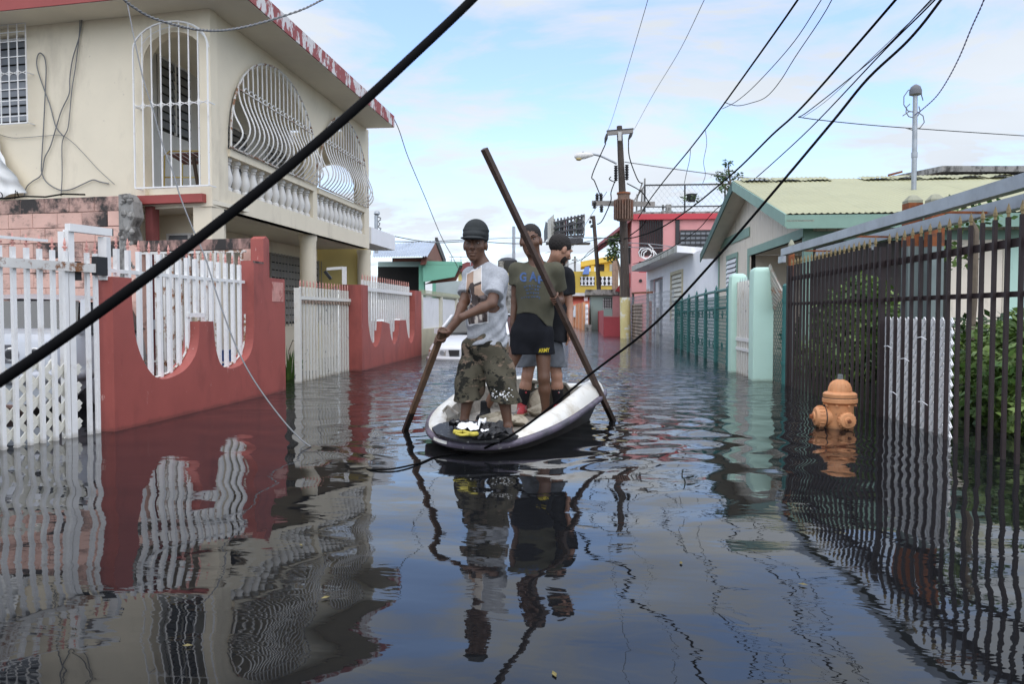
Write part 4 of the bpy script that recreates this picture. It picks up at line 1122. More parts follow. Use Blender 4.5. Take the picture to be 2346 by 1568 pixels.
# roof: two slopes of corrugated sheets, ridge running away from the street
EAV = 0.55
def roof_slope(near):
    out = []
    run = um + EAV
    zlow = zE - 0.02
    for k in range(7):
        x0 = -GOV + k * 1.5; x1 = x0 + 1.52; nseg = 40
        m = MB(); rows = 3
        for r_ in range(rows):
            t_ = r_ / (rows - 1)
            for s_ in range(nseg + 1):
                x = x0 + (x1 - x0) * s_ / nseg
                uu = (um - run * (1 - t_)) if near else (um + run * (1 - t_))
                zz_ = zlow + (zAp + 0.10 - zlow) * t_ + 0.014 * math.sin(2 * math.pi * x / 0.115) + (0.006 if k % 2 else 0) 
                m.v.append(tuple(BN.P(x, 0, 0) + BH.d * uu + Vector((0, 0, zz_))))
        for r_ in range(rows - 1):
            for s_ in range(nseg):
                a = r_ * (nseg + 1) + s_
                m.f.append((a, a + 1, a + nseg + 2, a + nseg + 1)); m.m.append(0)
        o = part('roof_sheet', m, m_roofy, bh_, smooth=True)
roof_slope(True); roof_slope(False)
# ragged ridge flashing with lifted edges
for k in range(14):
    x0 = -GOV + 0.15 + k * 0.72
    if k in (3, 9): continue
    m = MB(); ns = 14
    lift = random.uniform(0.02, 0.09)
    for s_ in range(ns + 1):
        x = x0 + 0.70 * s_ / ns; wv = 0.014 * math.sin(2 * math.pi * x / 0.115)
        m.v.append(tuple(BN.P(x, 0, 0) + BH.d * (um - 0.55) + Vector((0, 0, zAp + 0.10 - 0.55 * (zAp - zE) / um * 0.75 + wv + lift * math.sin(math.pi * s_ / ns)))))
        m.v.append(tuple(BN.P(x, 0, 0) + BH.d * (um + 0.02) + Vector((0, 0, zAp + 0.155 + wv))))
    for s_ in range(ns):
        m.f.append((2 * s_, 2 * s_ + 2, 2 * s_ + 3, 2 * s_ + 1)); m.m.append(0)
    part('ridge_flashing', m, m_roofy, bh_)
# roof edge boards (sage on the near rake, dark on the far one), fascia under the near eave
def rake(near, mt, off):
    m = MB()
    e = um - (um + EAV) if near else um + (um + EAV)
    a = BN.P(-GOV, 0, zE - 0.03) + BH.d * (e if near else e); b = BN.P(-GOV, 0, zAp + 0.075) + BH.d * um
    n_ = BH.n * 0.03; dz = Vector((0, 0, -0.24))
    m.hexa([a + dz, b + dz, b + dz + n_, a + dz + n_, a, b, b + n_, a + n_])
    part('rake_board', m, mt, bh_)
    ms = MB(); c = BH.n * -(GOV + 0.01)
    ms.hexa([a + Vector((0, 0, -0.14)), b + Vector((0, 0, -0.14)), b + c + Vector((0, 0, -0.14)), a + c + Vector((0, 0, -0.14)), a + Vector((0, 0, -0.11)), b + Vector((0, 0, -0.11)), b + c + Vector((0, 0, -0.11)), a + c + Vector((0, 0, -0.11))])
    part('soffit', ms, m_siding, bh_)
rake(True, m_trim, 0); rake(False, m_darkgreen, 0)
part('fascia', MB().box(BN, -GOV, 9.4, EAV - 0.03, EAV, zE - 0.30, zE - 0.045), m_trim, bh_)
part('eave_soffit', MB().box(BN, -GOV + 0.05, 9.4, 0.06, EAV - 0.032, zE - 0.20, zE - 0.17), m_siding, bh_)
# near side window openings
for a, b, mt in ((BN.u(2298), BN.u(2298) + 0.95, m_mint),):
    part('window', MB().box(BN, a, b, 0.024, 0.05, 0.3, zPl - 0.10), mt, bh_)

# ---- steel weatherhead mast through the roof
ms_ = pD(2093, 455, 17.5)
mst = thing('service_mast', 'grey steel service mast with a looped cable head rising from the yellow roof', 'mast', (ms_.x, ms_.y, zE))
hTop = pD(2092, 222, 17.5).z
part('pipe', MB().tube([(ms_.x, ms_.y, zE - 0.2), (ms_.x, ms_.y, hTop - 1.2), (ms_.x - 0.005, ms_.y, hTop)], [0.055, 0.055, 0.05], 10), m_galv, mst, smooth='auto')
part('coupling', MB().lathe((ms_.x, ms_.y, pD(2094, 362, 17.5).z), [(0.065, 0), (0.065, 0.12)], 10), m_galv, mst)
part('weatherhead', MB().lathe((ms_.x, ms_.y, hTop), [(0.055, 0), (0.13, 0.03), (0.13, 0.12), (0.10, 0.20), (0.03, 0.25)], 12), mat('dark_steel_cap', (0.12, 0.125, 0.14), 0.5), mst, smooth='auto')
lo = MB()
for k, (r_, ph, sq) in enumerate(((0.22, 0, 1.2), (0.16, 2, 1.0), (0.26, 4, 0.8))):
    lo.tube([Vector((ms_.x, ms_.y, hTop - 0.1 - 0.22 * k)) + RT * (r_ * math.cos(ph + a * 0.7) - 0.05) + Vector((0, 0, r_ * sq * math.sin(ph + a * 0.7))) for a in range(8)], 0.012, 5)
part('cable_loop', lo, m_gcable, mst)
# concrete house behind, roof pipes
cq = [pD(x, y, 30) for x, y in ((2065, 421), (2130, 402), (2165, 381), (2420, 380))]
cb = thing('concrete_house', 'bare concrete flat roofed house top behind the yellow roof', 'house', (cq[2].x, cq[2].y, -0.7))
zr_c = cq[2].z
CBF = Fr((cq[2].x, cq[2].y), RT, 1)
part('wall', MB().wall(CBF, [(0, -0.7), (0, zr_c - 0.25), (9, zr_c - 0.25), (9, -0.7)], (), -0.35, 0.2), mat('grey_render', (0.26, 0.25, 0.24), 0.9, 0.1, 1.5), cb)
part('roof_slab', MB().prism([CBF.P(-0.1, 0, zr_c - 0.2), CBF.P(9, 0, zr_c - 0.2), CBF.P(9, -9, zr_c - 0.2), CBF.P(-3.4, -9, zr_c - 0.2)], (0, 0, 0.22)), m_conc, cb)
part('side_wall', MB().hexa([CBF.P(0.0, -0.56, -0.7), CBF.P(0.2, -0.56, -0.7), CBF.P(-2.9, -8.5, -0.7), CBF.P(-3.1, -8.5, -0.7), CBF.P(0.0, -0.56, zr_c - 0.21), CBF.P(0.2, -0.56, zr_c - 0.21), CBF.P(-2.9, -8.5, zr_c - 0.21), CBF.P(-3.1, -8.5, zr_c - 0.21)]), mat('peach_render', (0.50, 0.34, 0.26), 0.85), cb)
vp = pD(2048, 415, 29)
v_ = thing('vent_pipe', 'small rusty tee shaped roof vent behind the yellow roof ridge', 'vent', (vp.x, vp.y, vp.z - 0.8))
part('pipe', MB().tube([(vp.x, vp.y, vp.z - 0.8), (vp.x, vp.y, vp.z + 0.2)], 0.07, 8), m_rust, v_)
part('cap', MB().bar(vp + RT * -0.2 + Vector((0, 0, 0.22)), vp + RT * 0.28 + Vector((0, 0, 0.34)), 0.14, 0.07), m_rust, v_)

# ---- fire hydrant
hy = pZ(1923, 981)
m_hyd = mat('peach_hydrant_paint', (0.62, 0.285, 0.125), 0.62, 0.14, 7, 0.5, 50, stain=((0.30, 0.12, 0.055), 13, 0.60, 0.70), stain2=((0.06, 0.05, 0.05), 24, 0.665, 0.70), tide=(0.16, 0.08, 0.045))
m_hgap = mat('hydrant_grime', (0.05, 0.04, 0.035), 0.8)
hd = thing('fire_hydrant', 'peach painted fire hydrant standing in the flood before the brown fence', 'hydrant', (hy.x, hy.y, -0.45))
hk = (hy - EYE).length / 1800 * 1.0
S_ = lambda px: px * hy.dot(FW) / 1800 if False else px * ((hy - EYE).dot(FW)) / 1800
zc0 = S_(981 - 930); zfl = S_(981 - 915)
b0 = Vector((hy.x, hy.y, 0))
R1 = S_(30)
part('barrel', MB().lathe(b0 + Vector((0, 0, -0.45)), [(R1 * 1.35, 0), (R1 * 1.35, 0.05), (R1, 0.06), (R1, 0.45 + zc0), (R1 * 1.06, 0.45 + zc0 + 0.02)], 24), m_hyd, hd, smooth='auto')
zb_ = zc0 + 0.015
bon = [(S_(32), 0), (S_(38), S_(5)), (S_(38), S_(13)), (S_(36), S_(15)), (S_(36.5), S_(16)), (S_(36.5), S_(24)), (S_(33), S_(27)), (S_(26), S_(29)), (S_(25), S_(36)), (S_(22), S_(46)), (S_(15), S_(53)), (S_(8), S_(56.5)), (S_(6.5), S_(57))]
part('bonnet', MB().lathe(b0 + Vector((0, 0, zb_)), bon, 28), m_hyd, hd, smooth='auto')
part('flange_joint', MB().lathe(b0 + Vector((0, 0, zb_ + S_(14.4))), [(S_(37.2), 0), (S_(37.2), S_(1.4))], 24), m_hgap, hd)
for k in range(8):
    a = k * math.pi / 4 + 0.3
    q = b0 + Vector((math.cos(a) * S_(33), math.sin(a) * S_(33), zb_ - S_(3)))
    inst('flange_bolt', MB().lathe((0, 0, 0), [(S_(3.4), 0), (S_(3.4), S_(4))], 6).mesh('flange_bolt', m_hyd), hd, q)
part('operating_nut', MB().lathe(b0 + Vector((0, 0, zb_ + S_(57))), [(S_(6.5), 0), (S_(6), S_(11)), (S_(4), S_(11.5))], 5), mat('grey_brass_nut', (0.16, 0.18, 0.18), 0.5, 0.2, 8), hd)
for k in range(14):
    a = 2 * math.pi * k / 14
    part('bonnet_rib', MB().tube([b0 + Vector((math.cos(a) * S_(q), math.sin(a) * S_(q), zb_ + S_(h_))) for q, h_ in ((25.5, 31), (24.5, 38), (21, 47), (14, 54))], S_(0.8), 4), m_hyd, hd)
zN = S_(981 - 957)
dcam = EYE - hy; dcam.z = 0; dcam.normalize(); dlat = Vector((0, 0, 1)).cross(dcam).normalized()
toL = -dlat * 0.95 + dcam * 0.30; toL.normalize()
toC = dcam * 0.92 + dlat * 0.39; toC.normalize()
def nozzle(c, ax, r0, r1, ln, lab):
    n_ = part('nozzle', MB().lathe(c, [(r0 * 0.8, 0), (r0 * 0.8, ln * 0.45)], 20, axis=ax), m_hyd, hd, smooth='auto')
    part('gasket', MB().lathe(c + ax * ln * 0.45, [(r1 * 0.96, 0), (r1 * 0.96, ln * 0.06)], 20, axis=ax), m_hgap, n_)
    vs = []
    cap = MB().lathe(c + ax * ln * 0.51, [(r1, 0), (r1 * 1.02, ln * 0.05), (r1 * 1.0, ln * 0.30), (r1 * 0.86, ln * 0.42), (r1 * 0.55, ln * 0.46), (r1 * 0.50, ln * 0.46), (r1 * 0.45, ln * 0.52), (r1 * 0.2, ln * 0.53)], 22, axis=ax)
    part('cap', cap, m_hyd, n_, smooth='auto')
    x = ax.orthogonal().normalized(); y = ax.cross(x)
    for k in range(18):
        a = 2 * math.pi * k / 18
        q = c + ax * ln * 0.56 + (x * math.cos(a) + y * math.sin(a)) * r1
        part('cap_rib', MB().bar(q, q + ax * ln * 0.24, r1 * 0.10, r1 * 0.14), m_hyd, n_)
    part('cap_nut', MB().lathe(c + ax * ln * 1.02, [(r1 * 0.26, 0), (r1 * 0.22, ln * 0.16), (r1 * 0.1, ln * 0.17)], 5, axis=ax), m_rust, n_)
nozzle(b0 + Vector((0, 0, zN + 0.005)) + toL * S_(12), toL, S_(27), S_(24), S_(46), 'l')
nozzle(b0 + Vector((0, 0, zN - 0.01)) + toC * S_(16), toC, S_(20), S_(19), S_(34), 'c')

# ---- bushes behind the brown fence
def leaf_cloud(centers, n, lsize, rnd, droop=0.2):
    m = MB()
    for c, rad in centers:
        k_ = int(n * rad[0] * rad[2] / sum(r[0] * r[2] for _, r in centers))
        for _ in range(k_):
            d = Vector((rnd.gauss(0, 1), rnd.gauss(0, 1), rnd.gauss(0, 1))).normalized() * (rnd.random() ** 0.4)
            p = Vector(c) + Vector((d.x * rad[0], d.y * rad[1], d.z * rad[2]))
            a = Vector((rnd.gauss(0, 1), rnd.gauss(0, 1), rnd.gauss(-droop, 0.6))).normalized()
            b = a.cross(Vector((rnd.gauss(0, 1), rnd.gauss(0, 1), rnd.gauss(0, 1)))).normalized()
            L = lsize * rnd.uniform(0.6, 1.4); w = L * 0.24
            m.add([p, p + a * L * 0.5 + b * w, p + a * L, p + a * L * 0.5 - b * w], [(0, 1, 2, 3)])
    return m
def leaf_mat(name, c1_, c2_):
    m = mat(name, c1_, 0.55, 0.35, 2.2, 0, stain=(c2_, 1.8, 0.42, 0.62))
    b = m.node_tree.nodes['Principled BSDF']; b.inputs['Subsurface Weight'].default_value = 0.0
    return m
m_leaf = leaf_mat('bush_leaf', (0.045, 0.105, 0.018), (0.13, 0.20, 0.035))
m_leafd = leaf_mat('dark_bush_leaf', (0.022, 0.055, 0.012), (0.06, 0.11, 0.02))
m_twig = mat('twig_bark', (0.14, 0.11, 0.08), 0.9, 0.3, 10)
def bush(name, lab, base, blobs, n, ls, lm, stems, rnd, group=None):
    t = thing(name, lab, 'bush', base, group)
    st = MB()
    for c, rad in blobs[:stems]:
        p0 = Vector(base); c = Vector(c)
        st.tube([p0 + Vector((rnd.uniform(-.05, .05), rnd.uniform(-.05, .05), 0)), p0.lerp(c, 0.5) + Vector((rnd.uniform(-.1, .1), 0, 0.1)), c], [0.03, 0.02, 0.008], 6)
    part('stem', st, m_twig, t)
    part('foliage', leaf_cloud(blobs, n, ls, rnd), lm, t)
    return t
br = random.Random(21)
def fr_blob(u, v, z, a, b, c): return (tuple(FR.P(u, v, z)), (a, b, c))
q = lambda x, v: FR.u(x, v)
u1b = q(1975, -1.6)
bush('green_bush', 'bright green bush behind the far half of the brown fence', FR.P(u1b, -1.6, -0.6), [fr_blob(u1b, -1.6, 1.0, .75, .7, .55), fr_blob(u1b - 0.7, -1.7, 0.6, .8, .7, .6), fr_blob(u1b + 0.4, -1.5, 0.3, .8, .7, .6), fr_blob(u1b - 1.2, -1.6, 0.1, .9, .7, .5), fr_blob(u1b + 0.1, -1.6, 1.4, .4, .4, .3)], 6500, 0.12, m_leaf, 4, br)
u6b = q(1905, -2.4)
bush('dark_backdrop_hedge', 'added dark hedge standing for greenery and shade behind the far end of the brown fence', FR.P(u6b, -2.4, -0.6), [fr_blob(u6b, -2.4, 0.5, .8, .5, .7), fr_blob(u6b + 1.2, -2.5, 0.5, .9, .5, .6), fr_blob(u6b - 1.0, -2.4, 0.4, .8, .5, .7), fr_blob(u6b + 2.4, -2.5, 0.2, .9, .5, .5)], 7500, 0.13, m_leafd, 4, br)  # hedge added to darken the yard, in place of greenery and shadow
u2b = q(2060, -2.2)
bush('dark_shrub', 'dark green shrub between the fence bars beside the white lattice', FR.P(u2b, -2.2, -0.6), [fr_blob(u2b, -2.2, 0.5, .7, .7, .6), fr_blob(u2b + 0.8, -2.0, 0.2, .8, .7, .5)], 5200, 0.11, m_leafd, 2, br)
u3b = q(2290, -1.1)
bush('leafy_shrub', 'leafy green shrub close behind the nearest bars of the brown fence', FR.P(u3b, -1.3, -0.6), [fr_blob(u3b, -1.2, 0.55, .55, .5, .45), fr_blob(u3b - 0.6, -1.4, 0.2, .6, .5, .5), fr_blob(u3b + 0.6, -1.1, 0.35, .6, .5, .55), fr_blob(u3b + 0.3, -1.3, 0.9, .35, .35, .25), fr_blob(u3b + 1.3, -1.2, 0.2, .7, .5, .5)], 7600, 0.10, m_leaf, 5, br)
u5b = q(2250, -2.2)
bush('hedge_shrub', 'dark dense shrub behind the leafy one near the right edge', FR.P(u5b, -2.3, -0.6), [fr_blob(u5b, -2.3, 0.5, .9, .5, .55), fr_blob(u5b + 1.3, -2.2, 0.4, .9, .5, .6), fr_blob(u5b - 0.9, -2.3, 0.2, .8, .5, .5)], 6000, 0.13, m_leafd, 3, br)
# slim trunk with twigs, seen between the bars
u4 = q(2228, -1.5)
st = thing('young_tree', 'slim bare trunked young tree rising behind the white lattice', 'tree', FR.P(u4, -1.5, -0.6))
part('trunk', MB().tube([FR.P(u4 - 0.25, -1.5, -0.6), FR.P(u4 - 0.1, -1.5, 0.4), FR.P(u4, -1.5, 1.2), FR.P(u4 + 0.05, -1.5, 2.0), FR.P(u4 - 0.1, -1.4, 2.35)], [0.06, 0.055, 0.05, 0.03, 0.01], 8), m_twig, st, smooth='auto')
part('crown', leaf_cloud([fr_blob(u4 - 0.2, -1.5, 2.25, .55, .4, .22), fr_blob(u4 - 1.0, -1.6, 2.3, .35, .3, .2), fr_blob(u4 - 0.6, -1.5, 1.75, .3, .3, .2)], 340, 0.10, br), m_leaf, st)
# low chain link behind, with a top rail
bk = Fr(FR.P(0, -2.9, 0), FR.d, 1)
cf = thing('yard_fence', 'low chain link yard fence with a dark rail behind the bushes', 'fence', bk.P(4, 0, -0.6))
part('top_rail', MB().tube([bk.P(5.0, 0, 1.12), bk.P(11, 0, 1.12)], 0.025, 6), m_black, cf)
part('chain_mesh', chain(bk, 5.0, 11, 0.2, 1.1, 0, 0.10, 0.004), m_galv, cf, kind='stuff')

# ------------------------------------------------------------------ far street
c7 = lambda x, y: (1254.4 + 0.34 * x, 250.9 + 0.34 * y)
e5 = lambda x, y: (1254.4 + 0.34 * x, 250.9 + 0.34 * y)
SD = dirvp(1325)                              # street direction
def zf(x, y, d): return pD(x, y, d).z
def facing(x0, d):                            # a plane facing the photographer at depth d, u from the pixel column x0 to the right
    p = pD(x0, HZ, d); perp = Vector((SD.y, -SD.x, 0))
    return Fr((p.x, p.y), perp, 1)
# ---- white house
p1, p2 = pZ(1480, 762), pZ(1648, 795)
WH = Fr(pD(1480.5, HZ, 42), (pD(1648, HZ, 24.5) - pD(1480.5, HZ, 42)), 1)
zsl = 3.25
wl_ = WH.u(1648)
wh = thing('white_house', 'low white house with a flat overhanging roof beyond the teal fence', 'house', WH.P(0, 0, -0.7))
da, db = WH.u(c7(690, 0)[0]), WH.u(c7(775, 0)[0]); dz1 = WH.z(*c7(730, 1140))
wa, wb = WH.u(c7(836, 0)[0]), WH.u(c7(910, 0)[0]); wz1 = WH.z(*c7(872, 1108)); wz0 = WH.z(*c7(872, 1410))
part('wall', MB().wall(WH, [(0, -0.7), (0, zsl), (wl_ + 0.5, zsl), (wl_ + 0.5, -0.7)], [[(da, 0.0), (da, dz1), (db, dz1), (db, 0.0)], [(wa, wz0), (wa, wz1), (wb, wz1), (wb, wz0)]], 0, 0.2), m_whitewall, wh)
part('door', MB().box(WH, da, db, -0.28, -0.21, -0.6, dz1), mat('grey_door', (0.22, 0.23, 0.25), 0.6), wh)
part('door_leaf', MB().box(WH, da + (db - da) * 0.28, da + (db - da) * 0.5, -0.2, -0.12, -0.6, dz1 - 0.15), m_whitewall, wh)
w = part('window', MB().box(WH, wa, wb, -0.15, -0.1, wz0, wz1), m_dark, wh)
part('frame', MB().box(WH, wa - 0.12, wa, 0.004, 0.06, wz0 - 0.1, wz1).box(WH, wb, wb + 0.08, 0.004, 0.06, wz0 - 0.1, wz1).box(WH, wa - 0.12, wb + 0.08, 0.004, 0.06, wz1, wz1 + 0.12), mat('cream_frame', (0.58, 0.52, 0.36), 0.7), w)
for i in range(10):
    z_ = wz0 + (wz1 - wz0) * i / 10
    part('louvre', MB().hexa([WH.P(wa, 0.03, z_), WH.P(wb, 0.03, z_), WH.P(wb, 0.0, z_), WH.P(wa, 0.0, z_), WH.P(wa, -0.05, z_ + (wz1 - wz0) / 10.5), WH.P(wb, -0.05, z_ + (wz1 - wz0) / 10.5), WH.P(wb, -0.07, z_ + (wz1 - wz0) / 10.5), WH.P(wa, -0.07, z_ + (wz1 - wz0) / 10.5)]), mat('cream_louvre', (0.68, 0.66, 0.56), 0.6), w)
q0, q1, q2 = pZ(1448, 622, zsl), pZ(1551, 578, zsl), pZ(1650, 585, zsl)
sl_ = [q0, q1, q2, q2 + SD * 2 + Vector((5, 0, 0)), q0 + Vector((5, 3, 0))]
part('roof_slab', MB().prism(sl_, (0, 0, 0.24)), m_whitewall, wh)
part('mossy_edge', MB().hexa([q0 + Vector((-0.02, -0.02, 0)), q1 + Vector((-0.02, -0.02, 0)), q1, q0, q0 + Vector((-0.02, -0.02, 0.26)), q1 + Vector((-0.02, -0.02, 0.26)), q1 + Vector((0, 0, .26)), q0 + Vector((0, 0, .26))]), mat('grey_mossy_edge', (0.46, 0.46, 0.42), 0.9, 0.2, 2, stain=((0.22, 0.22, 0.18), 2, 0.5, 0.6)), wh)
# ---- pink two storey house
PK = facing(1446.5, 47)
zP = lambda y, d=47: zf(1446, y, d)
pk = thing('pink_house', 'pink two storey house with a red roof band and dark barred gallery', 'house', PK.P(0, 0, -0.7))
upk = lambda x: PK.u(c7(x, 0)[0]); zpk_ = lambda x, y: PK.z(*c7(x, y))
m_pink = mat('pink_paint', (0.66, 0.30, 0.29), 0.8, 0.05, 1, stain=((0.5, 0.24, 0.23), 1.2, 0.55, 0.8)); m_pinkred = mat('pink_red_paint', (0.50, 0.055, 0.07), 0.7, 0.1, 1)
zg_top, zg_bot = zpk_(600, 748), zpk_(600, 988)
gal = [(upk(615), zg_bot), (upk(615), zg_top), (upk(860), zg_top), (upk(860), zg_bot)]
win2 = [(upk(615), zpk_(0, 1102)), (upk(615), zpk_(0, 1028)), (upk(680), zpk_(0, 1028)), (upk(680), zpk_(0, 1102))]
part('wall', MB().wall(PK, [(0, -0.7), (0, zg_top + 0.02), (9, zg_top + 0.02), (9, -0.7)], [gal, win2], 0, 0.25), m_pink, pk)
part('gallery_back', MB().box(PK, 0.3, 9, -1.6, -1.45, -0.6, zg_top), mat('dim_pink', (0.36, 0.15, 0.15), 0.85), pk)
part('red_window', MB().box(PK, upk(615), upk(680), -0.4, -0.3, zpk_(0, 1110), zpk_(0, 1020)), m_pinkred, pk)
part('roof_band', MB().box(PK, -0.05, 9.5, -9, 0.25, zg_top + 0.022, zpk_(600, 708)), m_pinkred, pk)
part('parapet', MB().box(PK, 0, 9.5, -9, 0.18, zpk_(600, 708) + 0.002, zpk_(600, 694)), m_conc, pk)
gm_ = MB(); gm2 = MB()
for i in range(14):
    u = upk(618) + (upk(770) - upk(618)) * i / 13
    part('gallery_bar', MB().bar(PK.P(u, 0.05, zg_bot), PK.P(u, 0.05, zg_top), 0.05), m_black, pk)
part('gallery_pier', MB().box(PK, upk(770), upk(856), -0.3, 0.03, zpk_(0, 968), zg_top + 0.01), m_pink, pk)
part('dark_pier', MB().box(PK, upk(857), upk(884), 0.03, 0.12, zg_bot, zg_top - 0.01), m_black, pk)
for i in range(9):
    z_ = zpk_(900, 955) + (zpk_(900, 832) - zpk_(900, 955)) * i / 8
    part('louvre', MB().box(PK, upk(888), 8.9, 0.03, 0.10, z_, z_ + 0.16), m_black if i % 2 == 0 else m_louv, pk)
for i in range(12):
    u = upk(888) + 0.30 * i
    part('gallery_bar', MB().bar(PK.P(u, 0.14, zpk_(900, 990)), PK.P(u, 0.14, zpk_(900, 828)), 0.035), m_black, pk)
# side face, seen at a sliver, with eave, shutters and lower openings
PS = Fr(PK.P(0, 0, 0), SD, -1)
part('side_wall', MB().box(PS, 0.26, 10, -0.2, -0.002, -0.7, zg_top), m_pink, pk)
part('side_eave', MB().prism([PK.P(-0.06, -0.1, zg_top - 0.0), PK.P(-1.9, -3.5, zg_top - 1.25), PK.P(-1.9, -9, zg_top - 1.25), PK.P(-0.06, -9, zg_top)], (0, 0, 0.2)), mat('dull_red_eave', (0.36, 0.13, 0.14), 0.8), pk)
for a, z0, z1, mt in ((1.0, 2.6, 3.5, m_pinkred), (2.6, 2.6, 3.5, m_pinkred), (1.0, 4.1, 5.2, m_dark), (2.8, 4.1, 5.2, m_dark), (1.2, 0.2, 1.9, m_dark)):
    part('shutter', MB().box(PS, a, a + 1.2, 0.003, 0.06, z0, z1), mt, pk)
part('drain_pipe', MB().lathe(PK.P(upk(625), 0.0, zpk_(625, 1155)), [(0.1, 0), (0.1, 0.06)], 10, axis=PK.n), m_black, pk)
# rooftop cage of chain link on pipes
zr0 = zpk_(600, 692); 
rc = thing('rooftop_cage', 'chain link cage on pipes along the roof of the pink house', 'fence', PK.P(upk(650), 0, zr0))
zq = lambda y: zpk_(700, y)
for x in (652, 920, 1190):
    part('post', MB().bar(PK.P(upk(x), -0.1, zr0), PK.P(upk(x), -0.1, zq(505)), 0.08), m_black, rc)
part('top_rail', MB().bar(PK.P(upk(650), -0.1, zq(508)), PK.P(upk(2400), -0.1, zq(508)), 0.08), m_black, rc)
part('lower_rail', MB().bar(PK.P(upk(650), -0.1, zq(655)), PK.P(upk(2000), -0.1, zq(655)), 0.07), m_black, rc)
part('chain_mesh', chain(PK, upk(652), upk(2000), zr0, zq(500), -0.1, 0.32, 0.010), m_galv, rc, kind='stuff')
rk = thing('scaffold_frame', 'rusty leaning scaffold frame on the pink house roof beside the utility pole', 'scaffold', PK.P(upk(575), -0.5, zr0))
for (x0, y0, x1, y1) in ((572, 700, 572, 600), (600, 700, 604, 560), (630, 700, 640, 520), (650, 700, 656, 452), (572, 620, 656, 500), (572, 690, 660, 660), (600, 600, 640, 480)):
    part('tube', MB().bar(PK.P(upk(x0), -0.6, zq(y0)), PK.P(upk(x1), -0.6, zq(y1)), 0.09), m_conc if x0 != x1 else m_rust, rk)
pp = thing('potted_plant', 'potted plant hanging on the rooftop cage of the pink house', 'potted plant', PK.P(upk(960), 0.2, zq(625)))
part('pot', MB().lathe(PK.P(upk(960), 0.2, zq(628)), [(0.22, 0), (0.30, 0.45), (0.26, 0.45)], 10), m_black, pp)
part('foliage', leaf_cloud([(tuple(PK.P(upk(960), 0.2, zq(600))), (0.75, 0.4, 0.25))], 70, 0.22, br), m_leafd, pp)
for x in (812, 775):
    s_ = thing('roof_stub', 'short concrete stub on the pink house roof edge' if x == 812 else 'thin iron stub beside the concrete stub on the pink roof', 'stub', PK.P(upk(x), -0.1, zr0))
    part('shaft', MB().bar(PK.P(upk(x), -0.2, zr0), PK.P(upk(x), -0.2, zq(640)), 0.3 if x == 812 else 0.1), m_conc, s_)
    part('foot', MB().bar(PK.P(upk(x), -0.2, zr0), PK.P(upk(x), -0.2, zr0 + 0.08), 0.42 if x == 812 else 0.2), m_conc, s_)

# ---- utility pole with crossarms, transformer, lamp
ub_ = pZ(1433, 775)
dP = (ub_ - EYE).dot(FW)
def pp_(x, y, dd=0): return pD(x, y, dP + dd)
up_ = thing('utility_pole', 'weathered wooden utility pole with crossarms and a rusty transformer', 'utility pole', (ub_.x, ub_.y, -0.7))
part('shaft', MB().tube([Vector((ub_.x, ub_.y, -0.7)), pp_(1432.5, 660), pp_(1427, 470), pp_(1419, 289)], [0.20, 0.19, 0.155, 0.115], 12), m_wood, up_, smooth='auto')
part('painted_base', MB().tube([Vector((ub_.x, ub_.y, -0.5)) + FH * -0.05, pp_(1432, 682, -0.1)], 0.22, 12), mat('flaking_yellow_paint', (0.62, 0.53, 0.25), 0.8, 0.1, 2, stain=((0.72, 0.70, 0.62), 2.5, 0.52, 0.58)), up_, smooth='auto')
ca = part('crossarm', MB().bar(pp_(1391, 305, -0.25), pp_(1450, 300, -0.25), 0.14, 0.18), mat('grey_timber', (0.26, 0.24, 0.22), 0.9, 0.2, 3), up_)
part('crossarm_cap', MB().bar(pp_(1390, 300.5, -0.25), pp_(1451, 295.5, -0.25), 0.16, 0.05), m_black, up_)
part('crossarm', MB().bar(pp_(1356, 465.5, -0.2), pp_(1500, 468, -0.2), 0.13, 0.20), mat('grey_timber', (0.26, 0.24, 0.22)), up_)
def insul(x, y, h=0.32, dd=-0.25):
    return MB().lathe(pp_(x, y, dd), [(0.03, 0), (0.09, 0.04), (0.05, 0.08), (0.09, 0.13), (0.05, 0.17), (0.09, 0.22), (0.03, h)], 8)
for x, y in ((1362, 478), (1378, 487), (1368, 460), (1377, 460)):
    part('insulator', insul(x, y), m_black, up_)
for y in (392, 403, 415):
    part('insulator', insul(1411, y, 0.2), m_black, up_); part('insulator', insul(1436, y - 2, 0.2), m_black, up_)
for x, y, x2, y2 in ((1391, 306, 1386, 328), (1449, 301, 1440, 320)):
    part('string_insulator', MB().tube([pp_(x, y, -0.25), pp_((x + x2) / 2, (y + y2) / 2, -0.25), pp_(x2, y2, -0.25)], [0.04, 0.07, 0.03], 6), m_black, up_)
part('brace_plate', MB().bar(pp_(1420, 302, -0.36), pp_(1420, 322, -0.36), 0.14, 0.03, up=FH), mat('pale_plate', (0.5, 0.5, 0.48), 0.6), up_)
tr_c = pp_(1428.5, 506, -0.75)
Rt_ = 18.5 * dP / 1800; Ht = 62 * dP / 1800
tr_ = part('transformer', MB().lathe(tr_c, [(Rt_ * 0.8, 0), (Rt_ * 0.86, 0.04), (Rt_ * 0.86, Ht * 0.78), (Rt_ * 0.72, Ht * 0.80), (Rt_ * 0.72, Ht * 0.93), (Rt_ * 0.8, Ht * 0.94), (Rt_ * 0.78, Ht), (Rt_ * 0.3, Ht * 1.04)], 20), mat('rusty_transformer', (0.14, 0.085, 0.06), 0.7, 0.3, 3, stain=((0.22, 0.08, 0.04), 2.5, 0.5, 0.65)), up_, smooth='auto')
